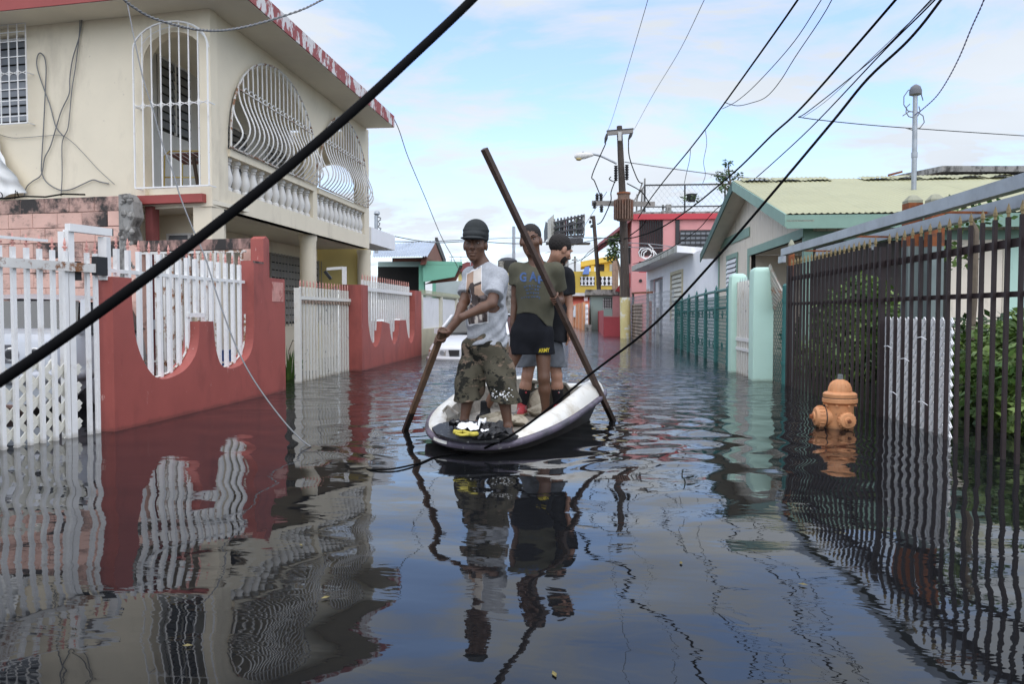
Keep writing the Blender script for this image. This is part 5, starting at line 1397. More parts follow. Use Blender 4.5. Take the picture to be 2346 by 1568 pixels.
for k in range(22):
    a = 2 * math.pi * k / 22
    part('cooling_fin', MB().bar(tr_c + Vector((math.cos(a) * Rt_ * 0.95, math.sin(a) * Rt_ * 0.95, 0.05)), tr_c + Vector((math.cos(a) * Rt_ * 0.95, math.sin(a) * Rt_ * 0.95, Ht * 0.74)), 0.05, 0.16, up=(math.cos(a), math.sin(a), 0)), mat('rusty_transformer', (0.14, 0.085, 0.06)), tr_)
part('tank_lid_band', MB().lathe(tr_c + Vector((0, 0, Ht * 0.96)), [(Rt_ * 0.84, 0), (Rt_ * 0.84, 0.06)], 16), m_rust, tr_)
# tangle of drops at the pole
jb = random.Random(4)
dr = MB()
for (pts) in (((1388, 328), (1357, 400), (1362, 415), (1376, 450)), ((1440, 320), (1442, 360), (1460, 410), (1470, 420)), ((1411, 410), (1400, 440), (1399, 462), (1380, 505), (1368, 514)), ((1436, 420), (1470, 440), (1490, 470)), ((1400, 405), (1396, 411), (1410, 418)), ((1443, 540), (1470, 520), (1480, 505))):
    dr.tube(smooth([tuple(pp_(x, y, -0.5)) for x, y in pts], 5), 0.022, 4)
part('jumper_cable', dr, m_cable, up_)
lampo = thing('street_lamp', 'cobra head street lamp on a curved arm fixed to the utility pole', 'street lamp', pp_(1413, 374, -0.2))
part('arm', MB().tube(smooth([tuple(pp_(x, y, -0.3)) for x, y in ((1413, 375), (1395, 366), (1375, 357), (1355, 352.5))], 4), 0.045, 8), m_galv, lampo, smooth='auto')
k_ = dP / 1800
hp = [pp_(1316 + 43 * t, 359 - 4.5 * t, -0.3) for t in (0, .1, .3, .55, .8, 1)]
hm = MB(); hm.tube(hp, [k_ * 2.5, k_ * 6.5, k_ * 8, k_ * 7.5, k_ * 5, k_ * 3], 12)
part('head', hm, mat('lamp_grey', (0.60, 0.58, 0.55), 0.5, 0.08, 3), lampo, smooth='auto')
part('lens', MB().lathe(pp_(1326, 364.5, -0.3) - Vector((0, 0, k_ * 3)), [(k_ * 4, 0), (k_ * 7, k_ * 2), (k_ * 7, k_ * 4.5)], 12), mat('amber_lens', (0.50, 0.38, 0.16), 0.3), lampo, smooth='auto')
part('photocell', MB().lathe(pp_(1336, 350, -0.3), [(k_ * 2, 0), (k_ * 2, k_ * 2.5)], 8), m_galv, lampo)
# smaller dark pole
dS = 52
sp0 = pD(1374.5, 706, dS)
so2 = thing('utility_pole', 'thin dark leaning pole beyond the low crimson wall', 'utility pole', (sp0.x, sp0.y, -0.7))
part('shaft', MB().tube([pD(1376, 755, dS), pD(1371, 640, dS), pD(1359.5, 495, dS)], [0.15, 0.14, 0.12], 8), m_wood, so2)
for x, y in ((1354, 502), (1352, 512), (1355, 522)):
    part('insulator', MB().lathe(pD(x, y, dS), [(0.05, 0), (0.10, 0.08), (0.05, 0.2)], 6), m_black, so2)
# ---- low crimson wall and the grey-green house behind it
RW = facing(1383, 35.5)
m_crim = mat('crimson_paint', (0.36, 0.05, 0.06), 0.7, 0.08, 1.5, stain=((0.24, 0.04, 0.045), 1.5, 0.55, 0.8))
cw = thing('crimson_wall', 'low crimson wall with a step beside the yellow based utility pole', 'wall', RW.P(0, 0, -0.7))
part('front_wall', MB().box(RW, 0, RW.u(1428), -0.15, 0, -0.7, RW.z(1400, 727)), m_crim, cw)
part('side_wall', MB().hexa([pZ(1359, 760, -0.7), RW.P(-0.004, 0, -0.7), RW.P(-0.004, -0.2, -0.7), pZ(1359, 760, -0.7) + Vector((0.2, 0.1, 0)), *(Vector((p.x, p.y, RW.z(1370, 711))) for p in (pZ(1359, 760, -0.7), RW.P(-0.004, 0, 0), RW.P(-0.004, -0.2, 0), pZ(1359, 760, -0.7) + Vector((0.2, 0.1, 0))))]), m_crim, cw)
part('coping', MB().box(RW, 0, RW.u(1428), -0.17, 0.02, RW.z(1400, 727) + 0.003, RW.z(1400, 725)), mat('pale_crimson', (0.45, 0.14, 0.14), 0.7), cw)
def generic_house(name, lab, x0, x1, ytop, d, depth, wm, rm=None, slab=0.2, openings=(), over=0.2, cat='house', base=-0.7):
    f = facing(x0, d)
    zt_ = f.z((x0 + x1) / 2, ytop)
    t = thing(name, lab, cat, f.P(0, 0, base))
    L = f.u(x1)
    holes = []
    for o_ in openings:
        a, b = f.u(o_[0]), f.u(o_[2]); holes.append([(a, f.z(o_[0], o_[3])), (a, f.z(o_[0], o_[1])), (b, f.z(o_[0], o_[1])), (b, f.z(o_[0], o_[3]))])
    part('wall', MB().wall(f, [(0, base), (0, zt_ - slab), (L, zt_ - slab), (L, base)], holes, 0, 0.15), wm, t)
    for o_, h in zip(openings, holes):
        mt = o_[4] if len(o_) > 4 else m_dark
        part('window', MB().box(f, h[0][0], h[2][0], -0.14, -0.08, h[0][1], h[1][1]), mt, t)
    part('side_wall', MB().box(f, 0, 0.15, -depth, -0.152, base, zt_ - slab), wm, t)
    part('side_wall', MB().box(f, L - 0.15, L, -depth, -0.152, base, zt_ - slab), wm, t)
    part('roof', MB().box(f, -over, L + over, -depth, over, zt_ - slab + 0.003, zt_), rm or m_conc, t)
    return t, f, zt_
e7 = c7
m_greygreen = mat('grey_green_paint', (0.28, 0.36, 0.33), 0.8, 0.06, 1); m_orange = mat('orange_paint', (0.62, 0.25, 0.12), 0.8, 0.06, 1); m_yel = mat('yellow_paint', (0.66, 0.46, 0.08), 0.75, 0.06, 1)
t, f, zt_ = generic_house('grey_green_house', 'grey green house with a white breeze block window behind the crimson wall', 1354, 1420, 664, 50, 7, m_greygreen, m_conc, 0.35, [(1381, 683, 1402, 708, m_dark)], 0.35)
gb = MB()
for i in range(4):
    for j in range(4):
        a = f.u(1381) + (f.u(1402) - f.u(1381)) * (i + 0.1) / 4; zz_ = f.z(1390, 708) + (f.z(1390, 683) - f.z(1390, 708)) * (j + 0.1) / 4
        s1_ = (f.u(1402) - f.u(1381)) / 4 * 0.8
        gb.box(f, a, a + s1_ * 0.75, -0.05, 0.02, zz_, zz_ + s1_ * 0.25); gb.box(f, a, a + s1_ * 0.28, -0.05, 0.02, zz_ + s1_ * 0.26, zz_ + s1_)
part('breeze_block', gb, m_whitewall, t)
part('pink_door_wall', MB().box(f, f.u(1403), f.u(1425), 0.002, 0.25, -0.7, zt_ - 0.4), mat('dusty_pink', (0.44, 0.20, 0.20), 0.8), t)
part('red_awning', MB().prism([f.P(f.u(1408), 0.4, zt_ - 0.1), f.P(f.u(1424), 0.4, zt_ + 0.5), f.P(f.u(1424), 0.3, zt_ - 0.2)], f.n * 0.2), m_crim, t)
# orange walled house on the left bend, striped pilasters, red awning
OW = Fr(pZ(1341, 757), pZ(1303, 743) - pZ(1341, 757), -1)
ow = thing('orange_wall', 'orange street wall with pilasters below a red awning, far down the street', 'wall', OW.P(0, 0, -0.7))
Lo = (pZ(1341, 757) - pZ(1303, 743)).length
zo = OW.z(1330, 696)
part('wall', MB().box(OW, 0, Lo, -0.2, 0, -0.7, zo), m_orange, ow)
for k in range(6):
    u = Lo * k / 6
    part('pilaster', MB().box(OW, u, u + Lo * 0.06, 0.003, 0.14, -0.7, zo + 0.03), mat('pale_orange', (0.66, 0.33, 0.18), 0.8), ow)
part('meter_panel', MB().box(OW, Lo * 0.35, Lo * 0.50, 0.145, 0.2, zo - 0.95, zo - 0.1), m_whitewall, ow)
part('breeze_block_pier', MB().box(OW, -1.3, -0.02, -0.3, 0.05, -0.7, 0.35), m_conc, ow)
bz = MB()
for i in range(3):
    for j in range(4):
        bz.box(OW, -1.2 + i * 0.4, -0.95 + i * 0.4, -0.1, 0.02, 0.4 + j * 0.32, 0.52 + j * 0.32)
    bz.box(OW, -1.12 + i * 0.4, -1.02 + i * 0.4, -0.1, 0.018, 0.36, 1.6)
part('breeze_block', bz, m_whitewall, ow)
oh, of_, oz = generic_house('orange_house', 'orange house with white zinc roof and red awning behind the orange wall', 1312, 1353, 672, 66, 8, m_orange, mat('white_zinc', (0.62, 0.62, 0.62), 0.5), 0.25, [(1318, 688, 1338, 702, m_black)], 0.8)
part('awning', MB().prism([of_.P(-0.6, 0.05, oz - 0.5), of_.P(2.6, 0.05, oz - 0.35), of_.P(2.6, 1.2, oz - 1.2), of_.P(-0.6, 1.2, oz - 1.4)], (0, 0, 0.08)), mat('red_awning', (0.42, 0.09, 0.06), 0.8), oh)
part('white_column', MB().bar(of_.P(of_.u(1342), 0.3, -0.7), of_.P(of_.u(1342), 0.3, oz - 0.3), 0.3), m_whitewall, oh)
# yellow gallery house across the end of the street
yh, yf, yz = generic_house('yellow_house', 'yellow house with a white breeze block balustrade at the street end', 1292, 1412, 622, 78, 10, m_yel, m_yel, 0.1, [], 0.0)
zb0_, zb1_ = yf.z(1330, 655), yf.z(1330, 634)
for (x0, x1) in ((1298, 1316), (1329, 1362), (1366, 1404)):
    bl_ = part('balustrade', MB().box(yf, yf.u(x0), yf.u(x1), 0.002, 0.03, zb0_, zb1_), m_dark, yh)
    n_ = max(2, int((x1 - x0) / 8))
    for i in range(n_):
        for j in range(2):
            cu = yf.u(x0) + (yf.u(x1) - yf.u(x0)) * (i + 0.5) / n_; cz_ = zb0_ + (zb1_ - zb0_) * (j + 0.5) / 2; s_ = (zb1_ - zb0_) * 0.24
            part('breeze_block', MB().wall(yf, [(cu - s_ * 0.8, cz_ - s_), (cu - s_ * 0.2, cz_), (cu - s_ * 0.8, cz_ + s_), (cu + s_ * 0.8, cz_ + s_), (cu + s_ * 0.2, cz_), (cu + s_ * 0.8, cz_ - s_)], (), 0.12, 0.08), m_whitewall, bl_)
yu = thing('yellow_upper_storey', 'yellow upper storey with a stepped roof above the breeze block balustrade', 'house', pD(1345, 620, 84))
F6 = facing(1331, 84)
z6 = lambda y: F6.z(1370, y)
part('wall', MB().box(F6, F6.u(1368), F6.u(1402), -3, 0, 1.0, z6(600)), m_yel, yu)
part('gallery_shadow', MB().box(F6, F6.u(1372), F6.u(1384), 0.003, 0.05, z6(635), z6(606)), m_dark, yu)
part('shutter', MB().box(F6, F6.u(1396), F6.u(1404), 0.003, 0.2, z6(662), z6(606)), mat('grey_shutter', (0.34, 0.36, 0.35), 0.7), yu)
part('roof', MB().prism([F6.P(F6.u(1330), 0.5, z6(612)), F6.P(F6.u(1412), 0.5, z6(597)), F6.P(F6.u(1412), -5, z6(597)), F6.P(F6.u(1330), -5, z6(612))], (0, 0, 0.55)), m_yel, yu)
part('pillar', MB().bar(F6.P(F6.u(1357), 0.2, 2.5), F6.P(F6.u(1357), 0.2, z6(608)), 0.35), m_yel, yu)
brick = thing('block_tower', 'bare brown block stair tower beside the yellow upper storey', 'tower', pD(1408, 660, 70))
F7 = facing(1403, 70)
part('core', MB().box(F7, 0.03, F7.u(1417) - 0.03, -2, -0.03, -0.7, F7.z(1410, 597)), m_mortar, brick)
zq_ = F7.z(1410, 598); 
for j in range(9):
    for i in range(2):
        wq = F7.u(1417) / 2
        part('block', MB().box(F7, i * wq + 0.01, (i + 1) * wq - 0.01, -0.15, 0, zq_ - (j + 1) * 0.42 + 0.02, zq_ - j * 0.42), mat('brown_block', (0.30, 0.20, 0.14), 0.9, 0.2, 1), brick)
fgt = thing('barred_gate', 'white barred gate under the yellow balustrade far down the street', 'gate', pD(1300, 680, 76))
F8 = facing(1285, 76)
for i in range(16):
    part('bar', MB().bar(F8.P(F8.u(1288 + 2.0 * i), 0, -0.5), F8.P(F8.u(1288 + 2.0 * i), 0, F8.z(1300, 672)), 0.05), m_white, fgt)
part('top_rail', MB().bar(F8.P(F8.u(1286), 0, F8.z(1300, 672)), F8.P(F8.u(1320), 0, F8.z(1300, 672)), 0.06), m_white, fgt)
# blue tarp, tv mast
bt = MB(); F9 = facing(1340, 77)
bt.hexa([F9.P(F9.u(1334), 0, F9.z(0, 634)), F9.P(F9.u(1349), 0, F9.z(0, 634)), F9.P(F9.u(1349), -1, F9.z(0, 634)), F9.P(F9.u(1334), -1, F9.z(0, 634)), F9.P(F9.u(1340), -0.6, F9.z(0, 618)), F9.P(F9.u(1350), -0.6, F9.z(0, 616)), F9.P(F9.u(1350), -1, F9.z(0, 616)), F9.P(F9.u(1340), -1, F9.z(0, 618))])
solo('blue_tarp', 'blue tarpaulin leaning on the yellow balcony at the street end', 'tarpaulin', bt, mat('blue_tarp', (0.09, 0.17, 0.42), 0.6))
# chain link frame and brown corrugated sheet beside the pole
CF = Fr(pZ(1440, 771), pZ(1548, 800) - pZ(1440, 771), 1)
Lf = (pZ(1548, 800) - pZ(1440, 771)).length
cfo = thing('chain_link_gate', 'rusty chain link gate and fence before the white house', 'gate', CF.P(0, 0, -0.7))
for x, y in ((1450, 671), (1484, 663), (1490, 690), (1507, 705)):
    part('post', MB().bar(CF.P(CF.u(x), 0, -0.7), CF.P(CF.u(x), 0, CF.z(x, y)), 0.09), m_conc if x != 1490 else m_rust, cfo)
part('top_rail', MB().bar(CF.P(CF.u(1449), 0.01, CF.z(1450, 672)), CF.P(CF.u(1494), 0.01, CF.z(1494, 670)), 0.07), m_rust, cfo)
part('chain_mesh', chain(CF, 0.2, Lf, -0.2, 1.75, 0.05, 0.24, 0.005), m_galv, cfo, kind='stuff')
sh = MB(); a, b = CF.u(1453), CF.u(1478); ns = 28
for i in range(ns + 1):
    z_ = -0.5 + (CF.z(1465, 696) + 0.5) * i / ns
    w_ = 0.03 if i % 2 else 0
    sh.v += [tuple(CF.P(a, 0.09 + w_, z_)), tuple(CF.P(b, 0.09 + w_, z_))]
for i in range(ns):
    sh.f.append((2 * i, 2 * i + 1, 2 * i + 3, 2 * i + 2)); sh.m.append(0)
solo('zinc_sheet', 'brown rusted corrugated zinc sheet beside the yellow based pole', 'metal sheet', sh, mat('brown_zinc', (0.20, 0.145, 0.11), 0.75, 0.2, 2, stain=((0.30, 0.24, 0.20), 2, 0.5, 0.6)))
zb2 = MB(); a2 = CF.u(1441)
for i in range(24):
    zb2.bar(CF.P(a2, 0.02, -0.5 + i * 0.085), CF.P(CF.u(1452), 0.02, -0.5 + i * 0.085), 0.05, 0.045)
solo('slat_stack', 'grey slatted shutter leaning between the utility pole and the zinc sheet', 'shutter', zb2, m_conc)
yb = pZ(1582, 780)
yy = thing('yellow_bucket', 'small yellow plastic tub drifting at the foot of the white house', 'tub', yb)
part('tub', MB().lathe(yb + Vector((0, 0, -0.05)), [(0.16, 0), (0.22, 0.16), (0.20, 0.17), (0.15, 0.05)], 12), mat('yellow_plastic', (0.70, 0.42, 0.03), 0.4), yy, smooth='auto')
part('rim', MB().lathe(yb + Vector((0, 0, 0.115)), [(0.235, 0), (0.235, 0.03), (0.2, 0.03)], 12), mat('yellow_plastic', (0.7, 0.42, 0.03)), yy)

# ---- left middle distance: yellow house, green house, red roof
VY = -1.35
YH = Fr(HB.P(uFar + 0.4, -1.7, 0), HB.d, 1)
yl = thing('yellow_annex', 'pale yellow house front with a white roof slab beside the cream house', 'house', YH.P(0, 0, -0.7))
m_pyel = mat('pale_yellow_paint', (0.66, 0.54, 0.22), 0.8, 0.06, 1.2)
zyl = YH.z(905, 596, 1.0) 
zys = (YH.z(850, 560, 1.3) + YH.z(905, 585, 1.3)) / 2
yEnd = YH.u(906, 1.55)
zwin = (YH.z(795, 625), YH.z(795, 680))
part('wall', MB().wall(YH, [(0, -0.7), (0, zys), (yEnd - 0.2, zys), (yEnd - 0.2, -0.7)], [[(0.25, 0.5), (0.25, 1.7), (0.95, 1.7), (0.95, 0.5)]], 0, 0.15), m_pyel, yl)
part('end_wall', MB().wall(Fr(YH.P(0, 0, 0), -YH.n, -1), [(-1.5, -0.7), (-1.5, zys), (3, zys), (3, -0.7)], [[(-1.1, -0.7), (-1.1, 1.3), (-0.75, 1.7), (-0.4, 1.3), (-0.4, -0.7)]], 0.02, 0.15), m_pyel, yl)
part('window', MB().box(YH, 0.25, 0.95, -0.12, -0.06, 0.5, 1.7), m_mint, yl)
part('roof_slab', MB().box(YH, 0.25, yEnd, -4, 1.55, zys + 0.003, zys + 0.38), m_whitewall, yl)
part('roof_step', MB().box(YH, 0.25, 1.9, -4, 0.9, zys + 0.384, zys + 0.75), m_whitewall, yl)
# security light pole on that roof
sl0 = pD(862, 560, 26); 
lp_ = thing('roof_conduit', 'short roof conduit with a coiled cable beside the white roof slab', 'conduit', (sl0.x, sl0.y, zys + 0.38))
part('pipe', MB().tube([(sl0.x, sl0.y, zys + 0.38), (sl0.x, sl0.y, pD(862, 494, 26).z)], 0.06, 8), m_galv, lp_)
part('hood', MB().lathe((sl0.x + 0.03, sl0.y, pD(862, 494, 26).z), [(0.06, 0), (0.11, 0.05), (0.08, 0.13), (0.02, 0.15)], 8), m_galv, lp_)
part('cable_coil', MB().tube([pD(864 + 8 * abs(math.sin(k * 1.1)) * (1 + 0.2 * math.sin(k)), 496 + k * 4, 26) for k in range(11)], 0.022, 5), m_gcable, lp_)
# green house: metal roof, brown gable, green carport
gh = thing('green_house', 'green house with brown gable, zinc roof and angled green carport fascia', 'house', pD(930, 640, 30))
dG = 27
pg = lambda x, y, d=dG: pD(*c5(x, y), d)
m_zinc = mat('zinc_roof', (0.50, 0.54, 0.58), 0.4, 0.08, 1, metal=0.5, stain=((0.62, 0.65, 0.68), 1.4, 0.5, 0.65))
m_green = mat('sea_green_paint', (0.17, 0.42, 0.30), 0.7, 0.05, 1); m_brn = mat('brown_gable', (0.22, 0.085, 0.06), 0.8, 0.08, 1)
R0, R1_, R2, R3 = pg(1000, 342, dG + 4), pg(1522, 308, dG + 3), pg(1446, 441, dG - 1), pg(980, 447, dG)
nst = 44; zs_m = MB()
for i in range(nst + 1):
    t_ = i / nst; o_ = Vector((0, 0, 0.05 if i % 2 else 0))
    zs_m.v += [tuple(R0.lerp(R1_, t_) + o_), tuple(R3.lerp(R2, t_) + o_)]
for i in range(nst):
    zs_m.f.append((2 * i, 2 * i + 1, 2 * i + 3, 2 * i + 2)); zs_m.m.append(0)
part('roof_sheet', zs_m, m_zinc, gh)
gbl = [pg(1446, 448, dG - 0.6), pg(1518, 322, dG + 2.6), pg(1585, 500, dG + 6), pg(1430, 505, dG - 0.6)]
part('gable', MB().prism(gbl, Vector((-0.2, 0.1, 0))), m_brn, gh)
part('rake_board', MB().bar(pg(1524, 305, dG + 3), pg(1597, 490, dG + 6.6), 0.1, 0.3), m_black, gh)
part('brown_wall', MB().prism([pg(1150, 448), pg(1440, 443), pg(1440, 478), pg(1150, 478)], FH * 0.2), m_brn, gh)
part('lintel', MB().prism([pg(1030, 480), pg(1415, 478), pg(1415, 520), pg(1030, 522)], FH * 0.25), m_greygreen, gh)
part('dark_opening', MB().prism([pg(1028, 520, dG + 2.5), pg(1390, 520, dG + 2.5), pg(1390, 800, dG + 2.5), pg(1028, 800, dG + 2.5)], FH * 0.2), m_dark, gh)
part('pillar', MB().prism([pg(1376, 500, dG - .1), pg(1420, 500, dG - .1), pg(1420, 1100, dG - .1), pg(1376, 1100, dG - .1)], FH * 0.4), m_green, gh)
part('carport_fascia', MB().prism([pg(1408, 505, dG - .3), pg(1722, 510, dG - .3), pg(1678, 608, dG - .3), pg(1412, 652, dG - .3)], FH * 0.2), m_green, gh)
part('carport_roof', MB().prism([pg(1400, 503, dG - .3), pg(1745, 510, dG - .3), pg(1745, 535, dG + 5), pg(1400, 520, dG + 5)], (0, 0, 0.12)), m_green, gh)
part('brown_side', MB().prism([pg(1690, 545, dG + .3), pg(1742, 530, dG + .3), pg(1690, 640, dG + .3), pg(1425, 670, dG + .3)], FH * 0.2), m_brn, gh)
part('rear_wall', MB().prism([pg(1490, 650, dG + 8), pg(1800, 640, dG + 8), pg(1800, 1100, dG + 8), pg(1490, 1100, dG + 8)], FH * 0.3), mat('grey_blue_render', (0.40, 0.45, 0.44), 0.85, 0.1, 1), gh)
part('green_door', MB().prism([pg(1492, 660, dG + 7.6), pg(1520, 660, dG + 7.6), pg(1520, 1000, dG + 7.6), pg(1492, 1000, dG + 7.6)], FH * 0.1), m_green, gh)
rr = thing('maroon_roof_house', 'house with a maroon roof behind the green carport', 'house', pD(1075, 640, 45))
part('roof', MB().prism([pD(1040, 612, 45), pD(1070, 600, 45), pD(1100, 602, 45), pD(1112, 625, 45), pD(1040, 622, 45)], FH * 6), mat('maroon_roof', (0.20, 0.055, 0.055), 0.8), rr)
part('wall', MB().prism([pD(1050, 622, 45.3), pD(1178, 626, 45.3), pD(1178, 760, 45.3), pD(1050, 760, 45.3)], FH * 5), m_pyel, rr)
part('grey_wall', MB().prism([pD(1090, 655, 43.5), pD(1172, 652, 43.5), pD(1172, 760, 43.5), pD(1090, 760, 43.5)], FH * 0.3), m_conc, rr)
ra = thing('roof_railing', 'thin white rooftop railing between the green and maroon roofs', 'railing', pD(1050, 600, 40))
for x in (1034, 1056, 1078, 1100):
    part('post', MB().bar(pD(x, 608, 40), pD(x, 588, 40), 0.04), m_galv, ra)
part('rail', MB().bar(pD(1028, 588.5, 40), pD(1104, 588.5, 40), 0.04), m_galv, ra)
part('rail', MB().bar(pD(1028, 597, 40), pD(1104, 597, 40), 0.03), m_galv, ra)
wt = thing('water_tank', 'black roof water tank seen between the two front men', 'water tank', pD(1161, 625, 48))
part('tank', MB().lathe(pD(1163, 628, 48), [(0.55, 0), (0.6, 0.1), (0.6, 0.8), (0.4, 0.95), (0.15, 1.0)], 14), m_black, wt, smooth='auto')
part('stand', MB().bar(pD(1163, 628, 48), pD(1163, 690, 48), 0.9), m_conc, wt)
ch_ = thing('roof_chimney', 'short mossy concrete chimney behind the grey shirted man', 'chimney', pD(1149, 610, 46))
part('shaft', MB().bar(pD(1149, 640, 46), pD(1149, 602, 46), 0.25), m_conc, ch_)
part('cap', MB().bar(pD(1149, 602, 46), pD(1149, 599, 46), 0.33), m_conc, ch_)
tp_ = thing('utility_pole', 'slender grey pole rising between the heads of the two front men', 'utility pole', pD(1177, 640, 60))
part('shaft', MB().tube([pD(1177, 760, 60), pD(1177, 519, 60)], 0.12, 8), m_galv, tp_)
part('crossarm', MB().bar(pD(1173, 545, 60), pD(1195, 546, 60), 0.1), m_galv, tp_)
dp = thing('utility_pole', 'small distant pole with tangled wires above the yellow house', 'utility pole', pD(1317, 610, 95))
part('shaft', MB().tube([pD(1317.5, 760, 95), pD(1317, 588, 95)], 0.13, 6), m_conc, dp)
part('crossarm', MB().bar(pD(1310, 596, 95), pD(1323, 595, 95), 0.14), m_conc, dp)
# ---- billboard frames seen from behind
bd = thing('billboard', 'hurricane stripped billboard frame showing struts and torn coloured panels', 'billboard', pD(1295, 560, 75))
B = lambda x, y, d=75: pD(*c7(x, y), d)
m_bb = mat('billboard_steel', (0.05, 0.05, 0.055), 0.7, 0.2, 1)
for i, x in enumerate((45, 68, 90, 112, 135, 158, 182, 205, 228, 245)):
    part('upright', MB().bar(B(x, 860 - 0.05 * x), B(x + 2, 745 - 0.16 * x), 0.16), m_bb if i % 3 else m_conc, bd)
for y0, y1 in ((765, 715), (800, 755), (830, 800), (858, 850), (880, 860)):
    part('girt', MB().bar(B(40, y0, 74.8), B(246, y1, 74.8), 0.18), m_bb, bd)
cols = [(0.10, 0.14, 0.11), (0.12, 0.15, 0.05), (0.16, 0.17, 0.18), (0.05, 0.05, 0.06), (0.22, 0.07, 0.10), (0.30, 0.30, 0.31), (0.08, 0.09, 0.12), (0.2, 0.2, 0.18)]
for i in range(12):
    x0 = 48 + i * 16
    yb0 = 850 - 0.05 * x0; yt0 = 770 - 0.2 * x0 + jb.uniform(-8, 22)
    part('panel', MB().prism([B(x0, yb0, 75.4), B(x0 + 15, yb0, 75.4), B(x0 + 15, yt0 - 3, 75.4), B(x0, yt0, 75.4)], FH * 0.08), mat('billboard_panel_%s' % 'abcdefgh'[i % 8], cols[i % 8], 0.8, 0.15, 1), bd)
part('side_panel', MB().prism([B(2, 900, 72), B(46, 845, 77), B(44, 705, 77), B(0, 745, 72)], FH * 0.2), mat('pale_billboard_face', (0.55, 0.54, 0.48), 0.8, 0.1, 0.6), bd)
part('catwalk', MB().bar(B(-10, 905), B(285, 905, 75), 1.2, 0.15), m_bb, bd)
part('catwalk_rail', MB().bar(B(0, 880, 74.5), B(240, 888, 74.5), 0.12, 0.5), m_bb, bd)
part('column', MB().tube([B(110, 1600), B(110, 890)], 0.45, 10), m_conc, bd)
part('curled_sheet', MB().prism([pD(1250, 508, 76), pD(1258, 512, 76), pD(1256, 545, 76), pD(1247, 556, 76), pD(1246, 530, 76)], FH * 0.15), mat('slate_sheet', (0.13, 0.15, 0.17), 0.6), bd)
# ---- trees
def tree(name, lab, base, limbs, blobs, n, ls, lm, rt, rnd):
    t = thing(name, lab, 'tree', base)
    st = MB(); 
    for l in limbs:
        st.tube(smooth([tuple(p) for p in l[0]], 4), [l[1] * (1 - 0.75 * i / (4 * (len(l[0]) - 1))) for i in range(4 * (len(l[0]) - 1) + 1)], 7)
    part('trunk', st, m_twig, t, smooth=True)
    part('crown', leaf_cloud(blobs, n, ls, rnd), lm, t)
tr3 = random.Random(9)
dT = 32
T = lambda x, y, d=dT: tuple(pD(x, y, d))
tree('wind_stripped_tree', 'wind stripped little tree standing behind the beige house ridge', pD(1680, 640, dT), [([T(1684, 640), T(1682, 520), T(1676, 440), T(1668, 380)], 0.10), ([T(1680, 460), T(1660, 425), T(1640, 402)], 0.05), ([T(1678, 440), T(1690, 412), T(1697, 404)], 0.05), ([T(1672, 420), T(1655, 400)], 0.04)],
     [(T(1668, 375), (.22, .2, .16)), (T(1645, 402), (.28, .2, .18)), (T(1655, 412), (.25, .2, .2)), (T(1690, 402), (.2, .2, .15)), (T(1667, 398), (.25, .2, .25)), (T(1660, 432), (.3, .2, .14)), (T(1677, 428), (.2, .2, .2))], 330, 0.15, m_leafd, 0.1, tr3)
dU = 48
T2 = lambda x, y: tuple(pD(x, y, dU))
tree('street_tree', 'dark leaved tree half hidden behind the wooden utility pole', pD(1412, 690, dU), [([T2(1424, 700), T2(1420, 620), T2(1405, 570)], 0.12)], [(T2(1402, 552), (.35, .4, .4)), (T2(1408, 575), (.4, .4, .5)), (T2(1398, 590), (.28, .4, .3)), (T2(1415, 545), (.4, .4, .3))], 420, 0.24, m_leafd, 0.1, tr3)
wp = pZ(665, 868)
gp_ = thing('flooded_weeds', 'clump of weeds rising from the flood between red wall and chipped gate', 'plant', wp)
wm_ = MB()
for k in range(46):
    a = tr3.uniform(0, 6.28); r = tr3.uniform(0, 0.16); L = tr3.uniform(0.25, 0.6)
    p = wp + Vector((math.cos(a) * r, math.sin(a) * r - 0.1, -0.05)); q_ = Vector((math.cos(a) * tr3.uniform(.05, .25), math.sin(a) * .15, L))
    w_ = Vector((0.012, 0.006, 0))
    wm_.add([p - w_, p + w_, p + q_ * 0.6 + Vector((0, 0, 0.04)) + w_ * 0.8, p + q_ * 0.6 + Vector((0, 0, 0.04)) - w_ * 0.8, p + q_], [(0, 1, 2, 3), (3, 2, 4)])
part('blades', wm_, m_leaf, gp_)
part('twigs', MB().tube([wp + Vector((0, 0, 0)), wp + Vector((-0.02, 0, 0.45)), wp + Vector((0.05, 0, 0.62)), wp + Vector((0.16, 0, 0.52))], 0.008, 4), m_twig, gp_)

